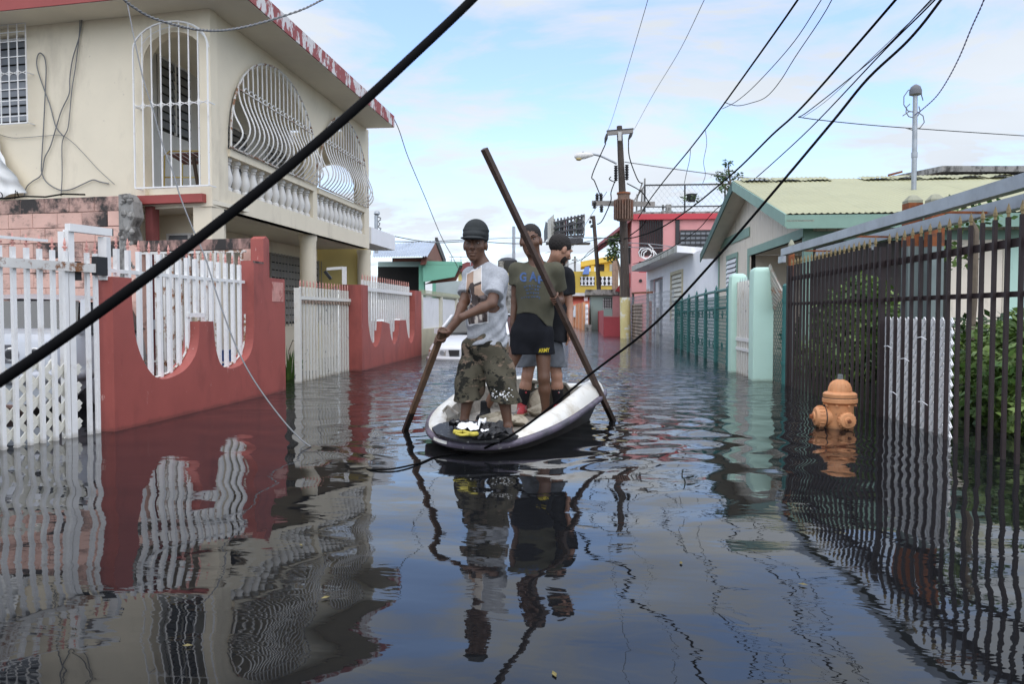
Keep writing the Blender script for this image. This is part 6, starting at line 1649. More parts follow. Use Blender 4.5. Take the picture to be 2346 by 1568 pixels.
# ------------------------------------------------------------------ cars
def car(name, lab, pos, fdir, ground, paint, front_shape):
    """pos: point under the middle of the end that faces us; fdir: from that end towards the far end of the car"""
    f = Vector((fdir.x, fdir.y, 0)).normalized(); r = Vector((f.y, -f.x, 0))
    o = Vector((pos.x, pos.y, ground)); L, W = 4.3, 0.86
    Q = lambda x, y, z: o + f * x + r * y + Vector((0, 0, z))
    t = thing(name, lab, 'car', o)
    if front_shape:
        prof = [(0.00, .80, .62), (0.04, .86, .66), (0.14, .93, .72), (0.30, .97, .76), (0.6, 1, .82), (1.15, 1, .90), (1.3, 1, .93), (2.2, 1, .95), (3.4, 1, .96), (3.9, .97, .97), (4.2, .92, .93), (4.3, .84, .80)]
        cab = [(1.18, .93, .86), (1.85, 1.37, .66), (2.1, 1.42, .64), (2.9, 1.41, .64), (3.2, 1.36, .65), (3.75, .97, .82)]
    else:
        prof = [(0.00, .82, .86), (0.05, .88, .94), (0.2, .95, .985), (0.6, 1, .99), (1.2, 1, .97), (2.2, 1, .95), (3.0, 1, .93), (3.3, .98, .86), (3.9, .95, .78), (4.2, .88, .70), (4.3, .8, .6)]
        cab = [(0.45, .98, .84), (0.95, 1.28, .66), (1.25, 1.34, .64), (2.3, 1.33, .64), (2.6, 1.29, .65), (3.15, .93, .84)]
    m = MB(); ring = []
    for x, w, zt in prof:
        ww = W * w; s = [(-.88, .22), (-1, .34), (-1, .55), (-.97, zt - .10), (-.88, zt - .025), (-.6, zt), (.6, zt), (.88, zt - .025), (.97, zt - .10), (1, .55), (1, .34), (.88, .22)]
        ring.append([Q(x, a * ww, min(b, zt) if b < .5 else b) for a, b in s])
    n = 12; vs = [p for rr_ in ring for p in rr_]
    fs = [(i * n + k, i * n + (k + 1) % n, (i + 1) * n + (k + 1) % n, (i + 1) * n + k) for i in range(len(prof) - 1) for k in range(n)]
    fs += [tuple(range(n)), tuple((len(prof) - 1) * n + k for k in range(n))[::-1]]
    m.add(vs, fs)
    part('body', m, paint, t, smooth='auto')
    m = MB(); vs = []
    for x, z, w in cab:
        ww = w
        vs += [Q(x, -ww, z - .02), Q(x, -ww * .93, z + .015), Q(x, 0, z + .035), Q(x, ww * .93, z + .015), Q(x, ww, z - .02)]
    lo = [Q(x, s_ * .85, .90) for x in (cab[0][0], cab[1][0], cab[2][0], cab[3][0], cab[4][0], cab[5][0]) for s_ in (-1, 1)]
    fs = [(i * 5 + k, i * 5 + k + 1, i * 5 + k + 6, i * 5 + k + 5) for i in range(1, 4) for k in range(4)]
    m.add(vs, fs)
    part('roof', m, paint, t, smooth='auto')
    def pane(nm, pts): part(nm, MB().prism(pts, (pts[1] - pts[0]).cross(pts[2] - pts[0]).normalized() * 0.012), m_glass, t)
    x0, z0, w0 = cab[0]; x1, z1, w1 = cab[1]
    pane('windscreen' if front_shape else 'rear_window', [Q(x0, -w0 * .93, z0 - .01), Q(x0, w0 * .93, z0 - .01), Q(x1, w1 * .93, z1), Q(x1, -w1 * .93, z1)])
    x0, z0, w0 = cab[5]; x1, z1, w1 = cab[4]
    pane('rear_window' if front_shape else 'windscreen', [Q(x0, w0 * .93, z0 - .01), Q(x0, -w0 * .93, z0 - .01), Q(x1, -w1 * .93, z1), Q(x1, w1 * .93, z1)])
    for s_ in (-1, 1):
        pane('side_window', [Q(cab[0][0] + .2, s_ * .84, .93), Q(cab[5][0] - .2, s_ * .84, .93), Q(cab[4][0], s_ * .66, cab[4][1] - .03), Q(cab[1][0], s_ * .66, cab[1][1] - .03)])
        part('pillar', MB().bar(Q(cab[0][0], s_ * cab[0][2], cab[0][1] - .02), Q(cab[1][0], s_ * cab[1][2], cab[1][1]), .06), paint, t)
        part('pillar', MB().bar(Q(cab[5][0], s_ * cab[5][2], cab[5][1] - .02), Q(cab[4][0], s_ * cab[4][2], cab[4][1]), .09), paint, t)
        part('mirror', MB().hexa([Q(cab[0][0] + (.35 if front_shape else 2.2), s_ * (.88 + a), .93 + b) + f * c for c in (0,) for a, b in ((0, 0), (.16, 0), (.16, .0), (0, 0))] + [Q(cab[0][0] + (.35 if front_shape else 2.2), s_ * (.88 + a), 1.06) + f * c for a, c in ((0, 0), (.16, 0), (.16, .08), (0, .08))]), paint, t)
        for wx in (.75, 3.45):
            w = part('wheel', MB().lathe(Q(wx, s_ * .66, .30), [(.20, 0), (.30, .02), (.31, .1), (.30, .18), (.20, .2)], 18, axis=r * s_), m_black, t)
            part('rim', MB().lathe(Q(wx, s_ * .862, .30), [(.19, 0), (.15, .01), (.04, .02)], 12, axis=r * s_), m_galv, w)
    clear = mat('headlamp_glass', (0.34, 0.33, 0.30), 0.12, 0.1, 5, 0); amber = mat('amber_lamp', (0.5, 0.24, 0.06), 0.25, 0.1, 5, 0)
    if front_shape:
        for s_ in (-1, 1):
            h = part('headlight', MB().hexa([Q(-.012, s_ * .36, .47), Q(.03, s_ * .72, .47), Q(.2, s_ * .72, .47), Q(.2, s_ * .36, .47), Q(.0, s_ * .36, .595), Q(.05, s_ * .73, .60), Q(.2, s_ * .73, .60), Q(.2, s_ * .36, .60)]), clear, t)
            part('turn_lamp', MB().hexa([Q(.02, s_ * .725, .47), Q(.10, s_ * .775, .47), Q(.2, s_ * .75, .47), Q(.2, s_ * .725, .47), Q(.04, s_ * .735, .60), Q(.12, s_ * .785, .60), Q(.2, s_ * .76, .60), Q(.2, s_ * .735, .60)]), amber, t)
            for q in (.45, .60):
                part('lamp_bowl', MB().lathe(Q(-.016 + (q - .36) * .12, s_ * q, .533), [(.055, 0), (.04, -.012), (.015, -.02)], 12, axis=-f), m_galv, h)
            g = part('kidney_grille', MB().hexa([Q(-.02, s_ * .05, .455), Q(-.016, s_ * .27, .455), Q(.1, s_ * .27, .455), Q(.1, s_ * .05, .455), Q(-.004, s_ * .045, .60), Q(.0, s_ * .30, .60), Q(.1, s_ * .30, .60), Q(.1, s_ * .045, .60)]), m_black, t)
            part('grille_rim', MB().tube([Q(-.022, s_ * .05, .455), Q(-.018, s_ * .27, .455), Q(-.002, s_ * .30, .60), Q(-.006, s_ * .045, .60), Q(-.022, s_ * .05, .455)], .008, 5), m_galv, g)
        part('bumper', MB().tube([Q(.25, -.84, .40), Q(.02, -.74, .40), Q(-.06, -.4, .40), Q(-.08, 0, .40), Q(-.06, .4, .40), Q(.02, .74, .40), Q(.25, .84, .40)], .05, 8), paint, t, smooth=True)
        part('wiper', MB().bar(Q(1.16, -.6, .95), Q(1.22, .1, .98), .02), m_black, t)
    else:
        for s_ in (-1, 1):
            h = part('tail_lamp', MB().hexa([Q(-.01, s_ * .22, .64), Q(.02, s_ * .70, .64), Q(.15, s_ * .74, .64), Q(.15, s_ * .22, .64), Q(-.01, s_ * .22, .83), Q(.03, s_ * .66, .83), Q(.15, s_ * .7, .83), Q(.15, s_ * .22, .83)]), mat('smoked_lens', (0.10, 0.10, 0.11), 0.2), t)
            for q in (.32, .54):
                part('lamp_bowl', MB().lathe(Q(-.015 + (q - .22) * .06, s_ * q, .73), [(.075, 0), (.06, .015), (.05, .005)], 16, axis=-f), mat('lamp_silver', (0.6, 0.6, 0.6), 0.2, metal=0.6), h)
                part('lamp_core', MB().lathe(Q(-.035 + (q - .22) * .06, s_ * q, .73), [(.048, 0), (.04, .004)], 14, axis=-f), m_black, h)
        part('bumper', MB().tube([Q(.5, -.87, .50), Q(.05, -.80, .50), Q(-.05, -.4, .50), Q(-.06, 0, .50), Q(-.05, .4, .50), Q(.05, .80, .50), Q(.5, .87, .50)], .075, 8), paint, t, smooth=True)
        part('number_plate', MB().hexa([Q(-.03, -.2, .60), Q(-.03, .2, .60), Q(-.01, .2, .60), Q(-.01, -.2, .60), Q(-.03, -.2, .72), Q(-.03, .2, .72), Q(-.01, .2, .72), Q(-.01, -.2, .72)]), m_white, t)
    return t
paint_w = mat('white_car_paint', (0.72, 0.73, 0.75), 0.2, 0.02, 2, 0)
paint_s = mat('silver_car_paint', (0.40, 0.42, 0.45), 0.28, 0.03, 2, 0, metal=0.25)
wc = pD(1057, HZ, 17.6)
car('parked_car', 'white car half drowned in the street before the white panel fence', wc, FH * 0.97 + RT * 0.16, -0.38, paint_w, True)
scp = pD(-55, HZ, 7.9)
car('parked_car', 'silver car parked behind the white driveway gate and lattice', scp, (FH * 0.98 - RT * 0.14), -0.10, paint_s, False)

# ------------------------------------------------------------------ cables
def cab_pts(px, d0, d1, n=6):
    xy = smooth([tuple(map(float, p[:2])) for p in px], n)
    ln = [0]
    for a, b in zip(xy, xy[1:]): ln.append(ln[-1] + math.hypot(b[0] - a[0], b[1] - a[1]))
    return [pD(x, y, 1 / ((1 - l / ln[-1]) / d0 + (l / ln[-1]) / d1)) for (x, y), l in zip(xy, ln)]
def cable(label, px, d0, d1, r, mt=None, name='cable', n=6, twist=0, group=None):
    pts = cab_pts(px, d0, d1, n)
    m = MB()
    if twist:
        pts2 = []
        for i in range(len(pts) - 1):
            for k in range(4): pts2.append(pts[i].lerp(pts[i + 1], k / 4))
        for ph in (0, math.pi):
            m.tube([p + (RT * math.cos(i * twist + ph) + Vector((0, 0, 1)) * math.sin(i * twist + ph)) * r * 0.9 for i, p in enumerate(pts2)], r, 5)
    else:
        m.tube(pts, r, 6 if r < 0.008 else 10)
    return solo(name, label, 'cable', m, mt or m_cable, group, smooth=True)
cable('thick black cable slung across the view from lower left to the top', [(-760, 1330), (-380, 1108), (0, 874), (300, 662), (560, 464), (780, 280), (940, 133), (1080, 0), (1200, -125), (1480, -420)], 1.12, 1.95, 0.0094)
cable('heavy black cable sagging down past the pole into the water at the bow', [(2260, -150), (2155, 0), (2083, 90), (1989, 179), (1908, 278), (1773, 439), (1640, 593), (1500, 742), (1355, 856), (1250, 942), (1180, 993), (1110, 1028)], 4.6, 5.75, 0.0085)
_b = pZ(1110, 1030); 
fl_ = MB(); fl_.tube(smooth([tuple(pZ(x, y, z)) for x, y, z in ((1110, 1029, 0.012), (1060, 1038, 0.008), (1000, 1047, 0.010), (960, 1062, 0.006), (900, 1075, 0.010), (850, 1077, 0.004), (836, 1074, -0.01))], 6), 0.0065, 6)
solo('floating_cable', 'thin end of the black cable floating on the water before the bow', 'cable', fl_, m_cable, smooth=True)
cable('leftmost heavy black cable of the right hand bundle, running to the pole', [(1900, -120), (1827, 0), (1652, 247), (1585, 336), (1540, 391), (1504, 437), (1486, 462), (1462, 500)], 12.5, 33, 0.020)
cable('slim grey wire looping off the leftmost heavy cable', [(1930, -80), (1881, 0), (1820, 94), (1740, 185), (1690, 230), (1655, 249)], 12, 17, 0.0075)
cable('kinked grey wire hanging below the looping one', [(1930, -100), (1905, 0), (1822, 130), (1787, 186), (1755, 222), (1720, 236), (1688, 242), (1659, 234)], 11.5, 17, 0.0075)
cable('second heavy black cable, dipping to the crossing below the transformer', [(2120, -80), (2051, 0), (1966, 99), (1877, 202), (1818, 265), (1769, 309), (1697, 381), (1632, 437), (1594, 468), (1547, 502), (1506, 526), (1458, 543), (1430, 547)], 11.5, 33, 0.022)
cable('pair of thin wires joining the second heavy cable at a clamp', [(2200, -70), (2132, 0), (2029, 108), (1930, 193), (1850, 256), (1829, 268)], 11, 17, 0.010)
cable('thin black wire between the two heaviest cables', [(2210, -80), (2141, 0), (2029, 112), (1877, 273), (1780, 365), (1697, 437), (1640, 480), (1594, 530), (1500, 590), (1450, 605)], 11, 34, 0.012)
cable('faint thin wire beside the wire pair', [(2190, -60), (2128, 8), (2000, 130), (1900, 225), (1840, 268)], 7.2, 12, 0.004, m_gcable)
cable('indigo twisted service wire sagging to the steel mast', [(2285, -90), (2254, 0), (2226, 63), (2200, 126), (2173, 179), (2146, 220), (2114, 250), (2096, 263)], 11, 17.4, 0.0075, m_bcable, twist=0.9)
cable('straight grey wire from the clamp across to the right edge', [(1829, 268), (1880, 275), (2000, 287), (2150, 298), (2346, 311), (2480, 319)], 17, 20, 0.010)
cable('long wire from the utility pole over the yellow roof', [(1431, 371), (1500, 381), (1632, 399), (1693, 406), (1800, 412), (2047, 417), (2200, 424)], 33, 29, 0.020, m_gcable)
cable('short drooping drop wire from the left heavy cable, nearer one', [(1616, 297), (1619, 330), (1612, 370), (1616, 400), (1610, 420)], 18.5, 20, 0.007, m_gcable)
cable('short drooping drop wire from the left heavy cable, farther one', [(1582, 340), (1580, 365), (1572, 400), (1568, 420)], 20, 22, 0.008, m_gcable)
cable('high hairline wire to the left end of the pole crossarm', [(1490, -25), (1484, 0), (1440, 150), (1405, 265), (1391, 303)], 14, 33, 0.007, m_gcable)
cable('high hairline wire to the right end of the pole crossarm', [(1625, -25), (1613, 0), (1560, 110), (1500, 210), (1452, 298)], 14, 33, 0.007, m_gcable)
cable('thin grey wire dropping from the cream house roof corner', [(903, 273), (915, 300), (935, 360), (975, 455), (1010, 540), (1040, 595), (1062, 640)], 18, 26, 0.010, m_gcable)
cable('sagging grey wire from the roof conduit across behind the men', [(868, 536), (900, 541), (960, 552), (1010, 556), (1080, 553), (1170, 558), (1240, 556), (1330, 545), (1420, 548)], 26, 34, 0.018, m_gcable)
cable('thin wire below the sagging grey one', [(868, 553), (960, 554), (1060, 550), (1173, 545)], 26, 60, 0.02, m_gcable)
cable('faint grey wire from lamp pole to distant roofs', [(1390, 440), (1350, 500), (1310, 570), (1295, 610)], 33, 80, 0.012, m_gcable)
for i, (a, b, c, d) in enumerate((((1419, 545), (1380, 560), (1340, 590), (1300, 608)), ((1419, 540), (1370, 548), (1320, 560), (1250, 580)), ((1422, 552), (1385, 556), (1352, 575), (1330, 600)))):
    cable(['slack wire from the pole to the distant yellow house', 'slack wire from the pole towards the billboard', 'slack wire from the pole to the thin dark pole'][i], [a, b, c, d], 33, [80, 74, 52][i], [0.022, 0.018, 0.018][i])
cable('grey house drop wire crossing the pink gallery', [(1424, 556), (1500, 560), (1590, 572), (1640, 566)], 33, 40, 0.018, m_gcable)
cable('thin grey wire from the lamp pole to the pink gallery', [(1428, 566), (1520, 568), (1560, 560)], 33, 45, 0.018, m_gcable)
cl_ = MB(); cc0 = pD(1478, 580, 38)
for k in range(3):
    cl_.tube([cc0 + RT * (0.32 * math.cos(a * 0.75 + k) + 0.12 * k) + Vector((0, 0, 0.26 * math.sin(a * 0.75 + k) - 0.05 * k)) + FH * 0.03 * k for a in range(9)], 0.025, 5)
cl_.tube([cc0 + RT * 0.3, pD(1496, 570, 38), pD(1484, 558, 38)], 0.02, 5)
solo('cable_coil', 'pale coil of cable hanging before the pink house gallery', 'cable', cl_, m_white, smooth=True)
cable('twisted grey cable sagging over the arched grille to the top', [(268, -25), (288, 2), (340, 36), (400, 56), (450, 67), (500, 69.5), (555, 62), (620, 45), (690, 22), (735, 0), (770, -18)], 7.5, 9.5, 0.008, m_gcable, twist=0.8)
cable('frayed thin wire falling past the arched grille into the flood', [(280, -30), (290, 0), (308, 90), (328, 180), (350, 250), (372, 330), (398, 400), (412, 448), (440, 520), (470, 590), (500, 685), (535, 780), (566, 845), (604, 905), (652, 968), (690, 1008), (712, 1024)], 8.6, 6.15, 0.0062, m_gcable)
def wall_cable(label, pts, r=0.008, v=0.03):
    xy = smooth([(float(a), float(b)) for a, b in pts], 6)
    m = MB(); m.tube([HF.P(*[(hf(x, y, v))[0], v, hf(x, y, v)[1]]) for x, y in xy], r, 6)
    solo('cable', label, 'cable', m, m_gcable, None, smooth=True)
wall_cable('grey cable hanging in a long loop on the cream wall', [(597, -30), (590, 100), (570, 250), (520, 420), (500, 560), (495, 670), (440, 790), (400, 920), (360, 1050), (320, 1130), (295, 1250), (230, 1300), (190, 1340), (172, 1405)])
wall_cable('grey cable with a narrow upper loop left of the other wall cables', [(455, 975), (400, 905), (360, 760), (320, 650), (270, 500), (264, 420), (285, 378), (318, 410), (330, 500), (322, 700), (310, 950), (298, 1150), (300, 1240), (340, 1310), (430, 1360), (510, 1355), (590, 1320), (665, 1288), (710, 1300), (780, 1315)])
wall_cable('grey cable running straight down the cream wall to the block wall', [(575, -30), (573, 150), (562, 300), (540, 480), (515, 640), (500, 800), (485, 920), (455, 985), (443, 1050), (445, 1250), (437, 1405)], 0.007)
wall_cable('hairline white wire fixed to the cream wall beside the cables', [(-40, 950), (80, 985), (200, 982), (330, 972), (440, 968), (520, 1020), (600, 1100), (700, 1210), (820, 1320)], 0.004)
ti = MB(); ti.tube([PW.P(PW.u(x), 0.0, zB + 0.012 + dz) for x, dz in ((-20, .02), (20, .0), (60, .02), (110, .0), (150, .03), (200, .01))], 0.012, 5)
ti.tube([PW.P(PW.u(8 + 9 * math.cos(k)), 0.03, zB + 0.05 + 0.05 * math.sin(k)) for k in range(8)], 0.006, 5)
ti.tube([PW.P(PW.u(40), 0.0, zB), PW.P(PW.u(42), 0.0, zB + 0.12), PW.P(PW.u(50), 0.0, zB + 0.02), PW.P(PW.u(46), 0, zB + 0.1)], 0.006, 5)
solo('cable_tangle', 'tangle of black wire lying along the top of the block wall', 'cable', ti, m_cable, smooth=True)

# ------------------------------------------------------------------ distance-field modelling for bodies and clothes
class SDF:
    def __init__(s, lo, hi, h):
        s.lo = np.array(lo, float); s.h = h
        s.n = np.ceil((np.array(hi) - s.lo) / h).astype(int) + 1
        s.F = np.full(s.n, 1.0, np.float32)
        s.ax = [s.lo[i] + h * np.arange(s.n[i]) for i in range(3)]
    def _sub(s, lo, hi):
        a = np.clip(np.floor((np.array(lo) - s.lo) / s.h).astype(int), 0, s.n); b = np.clip(np.ceil((np.array(hi) - s.lo) / s.h).astype(int) + 1, 0, s.n)
        sl = tuple(slice(x, y) for x, y in zip(a, b))
        g = np.meshgrid(*[s.ax[i][sl[i]] for i in range(3)], indexing='ij')
        return sl, g
    def _put(s, sl, d, k, op):
        F = s.F[sl]
        if op == 'sub':
            s.F[sl] = np.maximum(F, -d); return
        if k > 0:
            hh = np.clip(0.5 + 0.5 * (F - d) / k, 0, 1)
            s.F[sl] = F * (1 - hh) + d * hh - k * hh * (1 - hh)
        else: s.F[sl] = np.minimum(F, d)
    def cone(s, a, b, ra, rb, k=0.02, sq=None, op='add', fold=None):
        a = np.array(a, float); b = np.array(b, float); m = max(ra, rb) * 1.05 + k + 0.03
        sl, (X, Y, Z) = s._sub(np.minimum(a, b) - m, np.maximum(a, b) + m)
        if X.size == 0: return
        P = [X - a[0], Y - a[1], Z - a[2]]; ab = b - a
        f = 1.0
        if sq is not None:                         # sq = (axis, factor): thinner along the axis
            n = np.array(sq[0], float); n /= np.linalg.norm(n); q = sq[1]
            dn = P[0] * n[0] + P[1] * n[1] + P[2] * n[2]; abn = ab.dot(n)
            P = [P[i] + n[i] * dn * (1 / q - 1) for i in range(3)]; ab = ab + n * abn * (1 / q - 1); f = 0.5 + 0.5 * q
        L2 = max(ab.dot(ab), 1e-9)
        t = np.clip((P[0] * ab[0] + P[1] * ab[1] + P[2] * ab[2]) / L2, 0, 1)
        d = np.sqrt((P[0] - t * ab[0]) ** 2 + (P[1] - t * ab[1]) ** 2 + (P[2] - t * ab[2]) ** 2) - (ra + (rb - ra) * t)
        d = d * f
        if fold is not None: d = d + fold(X, Y, Z)
        s._put(sl, d.astype(np.float32), k, op)
    def ell(s, c, R, M=None, k=0.015, op='add'):
        c = np.array(c, float); m = max(R) + k + 0.02
        sl, (X, Y, Z) = s._sub(c - m, c + m)
        if X.size == 0: return
        P = np.stack([X - c[0], Y - c[1], Z - c[2]], -1)
        if M is not None: P = P @ np.array(M).T        # rows of M: local axes
        q0 = np.sqrt(((P / np.array(R)) ** 2).sum(-1)); q1 = np.sqrt(((P / np.array(R) ** 2) ** 2).sum(-1))
        d = q0 * (q0 - 1) / np.maximum(q1, 1e-6)
        s._put(sl, d.astype(np.float32), k, op)
    def clip(s, fn):                                   # keep where fn <= 0
        g = np.meshgrid(*s.ax, indexing='ij')
        s.F = np.maximum(s.F, fn(*g).astype(np.float32))
    def disp(s, fn):
        msk = np.abs(s.F) < 0.06
        g = np.meshgrid(*s.ax, indexing='ij')
        s.F[msk] += fn(g[0][msk], g[1][msk], g[2][msk]).astype(np.float32)
    def mesh(s, name, mt, org, relax=1):
        F = s.F; S = F < 0; n = F.shape
        cnt = np.zeros(tuple(x - 1 for x in n), np.int8)
        for i in (0, 1):
            for j in (0, 1):
                for k in (0, 1):
                    cnt += S[i:n[0] - 1 + i, j:n[1] - 1 + j, k:n[2] - 1 + k]
        act = (cnt > 0) & (cnt < 8)
        idx = np.full(act.shape, -1, np.int64); cells = np.argwhere(act); idx[act] = np.arange(len(cells))
        acc = np.zeros((len(cells), 3)); w = np.zeros(len(cells))
        corners = [(i, j, k) for i in (0, 1) for j in (0, 1) for k in (0, 1)]
        val = {c: F[cells[:, 0] + c[0], cells[:, 1] + c[1], cells[:, 2] + c[2]] for c in corners}
        for c in corners:
            for ax in range(3):
                if c[ax] == 0:
                    e = list(c); e[ax] = 1; e = tuple(e); a, b = val[c], val[e]
                    m = (a < 0) != (b < 0)
                    t = np.where(m, a / np.where(m, a - b, 1), 0)
                    p = np.tile(np.array(c, float), (len(cells), 1)); p[:, ax] += t
                    acc[m] += p[m]; w[m] += 1
        V = (cells + acc / w[:, None]) * s.h + s.lo
        faces = []
        for ax in range(3):
            o1, o2 = [(1, 2), (2, 0), (0, 1)][ax]
            sa = [slice(None)] * 3; sb = [slice(None)] * 3; sa[ax] = slice(0, -1); sb[ax] = slice(1, None)
            A, B = S[tuple(sa)], S[tuple(sb)]
            e = np.argwhere(A != B)
            ok = (e[:, o1] > 0) & (e[:, o2] > 0) & (e[:, o1] < n[o1] - 1) & (e[:, o2] < n[o2] - 1)
            e = e[ok]; flip = A[e[:, 0], e[:, 1], e[:, 2]]
            def ci(d1, d2):
                q = e.copy(); q[:, o1] -= d1; q[:, o2] -= d2
                return idx[q[:, 0], q[:, 1], q[:, 2]]
            quad = np.stack([ci(1, 1), ci(0, 1), ci(0, 0), ci(1, 0)], -1)
            quad[~flip] = quad[~flip][:, ::-1]
            faces.append(quad)
        Fc = np.concatenate(faces)
        for _ in range(relax):                          # one Laplacian pass takes the voxel stepping out
            sm_ = np.zeros_like(V); c_ = np.zeros(len(V))
            for k in range(4):
                a, b = Fc[:, k], Fc[:, (k + 1) % 4]
                np.add.at(sm_, a, V[b]); np.add.at(c_, a, 1)
            V = V * 0.45 + 0.55 * sm_ / np.maximum(c_, 1)[:, None]
        me = bpy.data.meshes.new(name)
        me.vertices.add(len(V)); me.vertices.foreach_set('co', (V - np.array(org)).astype(np.float32).ravel())
        me.loops.add(Fc.size); me.loops.foreach_set('vertex_index', Fc.astype(np.int32).ravel())
        me.polygons.add(len(Fc)); me.polygons.foreach_set('loop_start', np.arange(0, Fc.size, 4, dtype=np.int32))
        me.polygons.foreach_set('use_smooth', np.ones(len(Fc), bool))
        me.update(calc_edges=True)
        me.materials.append(mt)
        s.V, s.Fc = V, Fc
        return me
def sdf_part(name, sd, mt, par, label=None, relax=1):
    me = sd.mesh(name, mt, WL[par.name], relax)
    o = bpy.data.objects.new(name, me); COL.objects.link(o); o.parent = par; o.location = (0, 0, 0)
    WL[o.name] = WL[par.name]; _props(o, label)
    return o
def bvh_of(sd):
    return BVHTree.FromPolygons([tuple(v) for v in sd.V], [tuple(f) for f in sd.Fc])
def on_skin(bv, x, y, off=0.004):
    r = ray(x, y).normalized()
    h = bv.ray_cast(EYE, r)
    if h[0] is None: return None
    return h[0] - r * off

# ------------------------------------------------------------------ the boat
d12 = lambda x, y: (956.5 + 0.2005 * x, 784 + 0.2005 * y)
RAIL = [(1103, 1026, .065, .012), (1177, 1019, .075, .035), (1257, 992, .12, .085), (1317, 960, .16, .125), (1374, 918, .23, .165), (1387, 900, .26, .14), (1350, 889, .25, .04), (1270, 882, .25, .02), (1195, 877, .27, .08), (1120, 888, .25, .10), (1043, 914, .20, .10), (1012, 934, .16, .09), (986, 956, .115, .075), (977, 985, .085, .04), (997, 1008, .07, .012), (1035, 1020, .065, .008)]
ctrl = [tuple(pZ(x, y, z)) + (h,) for x, y, z, h in RAIL]
loop = []
nC = len(ctrl)
for i in range(nC):
    a, b, c, d = (np.array(ctrl[(i + k) % nC]) for k in (-1, 0, 1, 2))
    for k in range(6):
        t = k / 6
        loop.append(0.5 * (2 * b + (c - a) * t + (2 * a - 5 * b + 4 * c - d) * t * t + (-a + 3 * b - 3 * c + d) * t ** 3))
loop = np.array(loop); nl = len(loop)
cen = loop[:, :3].mean(0)
tan = np.roll(loop[:, :2], -1, 0) - np.roll(loop[:, :2], 1, 0)
inn = np.stack([-tan[:, 1], tan[:, 0]], -1); inn /= np.linalg.norm(inn, axis=1)[:, None]
if ((cen[:2] - loop[:, :2]) * inn).sum() < 0: inn = -inn
def rng_(inset, dz, absz=None, hfac=0.0):
    out = []
    for p, n_ in zip(loop, inn):
        z = absz if absz is not None else p[2] + dz + hfac * p[3]
        out.append((p[0] + n_[0] * inset, p[1] + n_[1] * inset, z))
    return out
def strip(rings):
    m = MB(); vs = [v for r_ in rings for v in r_]
    fs = [(i * nl + k, i * nl + (k + 1) % nl, (i + 1) * nl + (k + 1) % nl, (i + 1) * nl + k) for i in range(len(rings) - 1) for k in range(nl)]
    return m.add(vs, fs)
FLZ = 0.05
boat = thing('boat', 'battered white fibreglass boat shell with a purple rim carrying three standing men', 'boat', (cen[0], cen[1], -0.15))
m_hull = mat('grimy_fibreglass', (0.62, 0.60, 0.55), 0.5, 0.08, 3, 0.3, 40, stain=((0.22, 0.19, 0.14), 4, 0.55, 0.75), stain2=((0.12, 0.11, 0.10), 14, 0.66, 0.72))
m_rim = mat('chipped_purple_rim', (0.125, 0.105, 0.14), 0.5, 0.25, 5, 0.4, 50, stain=((0.55, 0.52, 0.50), 24, 0.61, 0.66), stain2=((0.05, 0.05, 0.055), 6, 0.5, 0.7))
m_wht = mat('weathered_white_gelcoat', (0.70, 0.685, 0.63), 0.45, 0.06, 3, 0.3, 40, stain=((0.42, 0.36, 0.26), 5, 0.48, 0.74), stain2=((0.22, 0.21, 0.20), 13, 0.64, 0.70))
m_flr = mat('dirty_boat_floor', (0.27, 0.245, 0.205), 0.6, 0.3, 5, 0.5, 30, stain=((0.08, 0.07, 0.055), 4, 0.48, 0.66))
part('hull', strip([rng_(0.30, 0, -0.15), rng_(0.17, 0, -0.02), rng_(0.07, -0.05), rng_(0.012, -0.025)]), mat('reflection_dark_hull', (0.10, 0.09, 0.085), 0.5, 0.2, 3, 0.3, 40, stain=((0.30, 0.27, 0.22), 4, 0.58, 0.75)), boat, smooth=True)  # hull darkened in colour for the dark water reflection under the rim
part('rim', strip([rng_(0.012, -0.025), rng_(-0.006, -0.017), rng_(-0.011, 0.004), rng_(-0.008, 0.022), rng_(0.02, 0.030)]), m_rim, boat, smooth=True)
part('gunwale', strip([rng_(0.02, 0.032), rng_(0.045, 0.026, None, 0.45), rng_(0.10, 0.0, None, 0.98), rng_(0.135, 0.0, None, 1.0), rng_(0.165, -0.02, None, 0.9)]), m_wht, boat, smooth=True)
fi = strip([rng_(0.165, -0.02, None, 0.9), rng_(0.22, 0, FLZ + 0.02), rng_(0.30, 0, FLZ)])
b_ = len(fi.v); fi.v.append((cen[0], cen[1], FLZ)); 
for k in range(nl): fi.f.append((2 * nl + k, 2 * nl + (k + 1) % nl, b_)); fi.m.append(0)
part('inner_shell', fi, m_flr, boat, smooth='auto')
ps = loop[(np.arange(0, 1) + 0)]
# white scuffed patch of rim at the bow
pt_ = MB()
for k in range(nl):
    x_ = loop[k]
q8 = [d12(212, 1105), d12(352, 1150), d12(345, 1178), d12(215, 1135)]
k0 = int(np.argmin(((loop[:, :2] - np.array(pZ(1012, 1013, .07))[:2]) ** 2).sum(1)))
sl2 = strip([rng_(-0.0145, 0.000), rng_(-0.0115, 0.024)])
pm = MB(); 
for k in range(k0 - 2, k0 + 3):
    a, b = k % nl, (k + 1) % nl
    pm.add([sl2.v[a], sl2.v[b], sl2.v[nl + b], sl2.v[nl + a]], [(0, 1, 2, 3)])
part('scuffed_patch', pm, m_wht, boat)
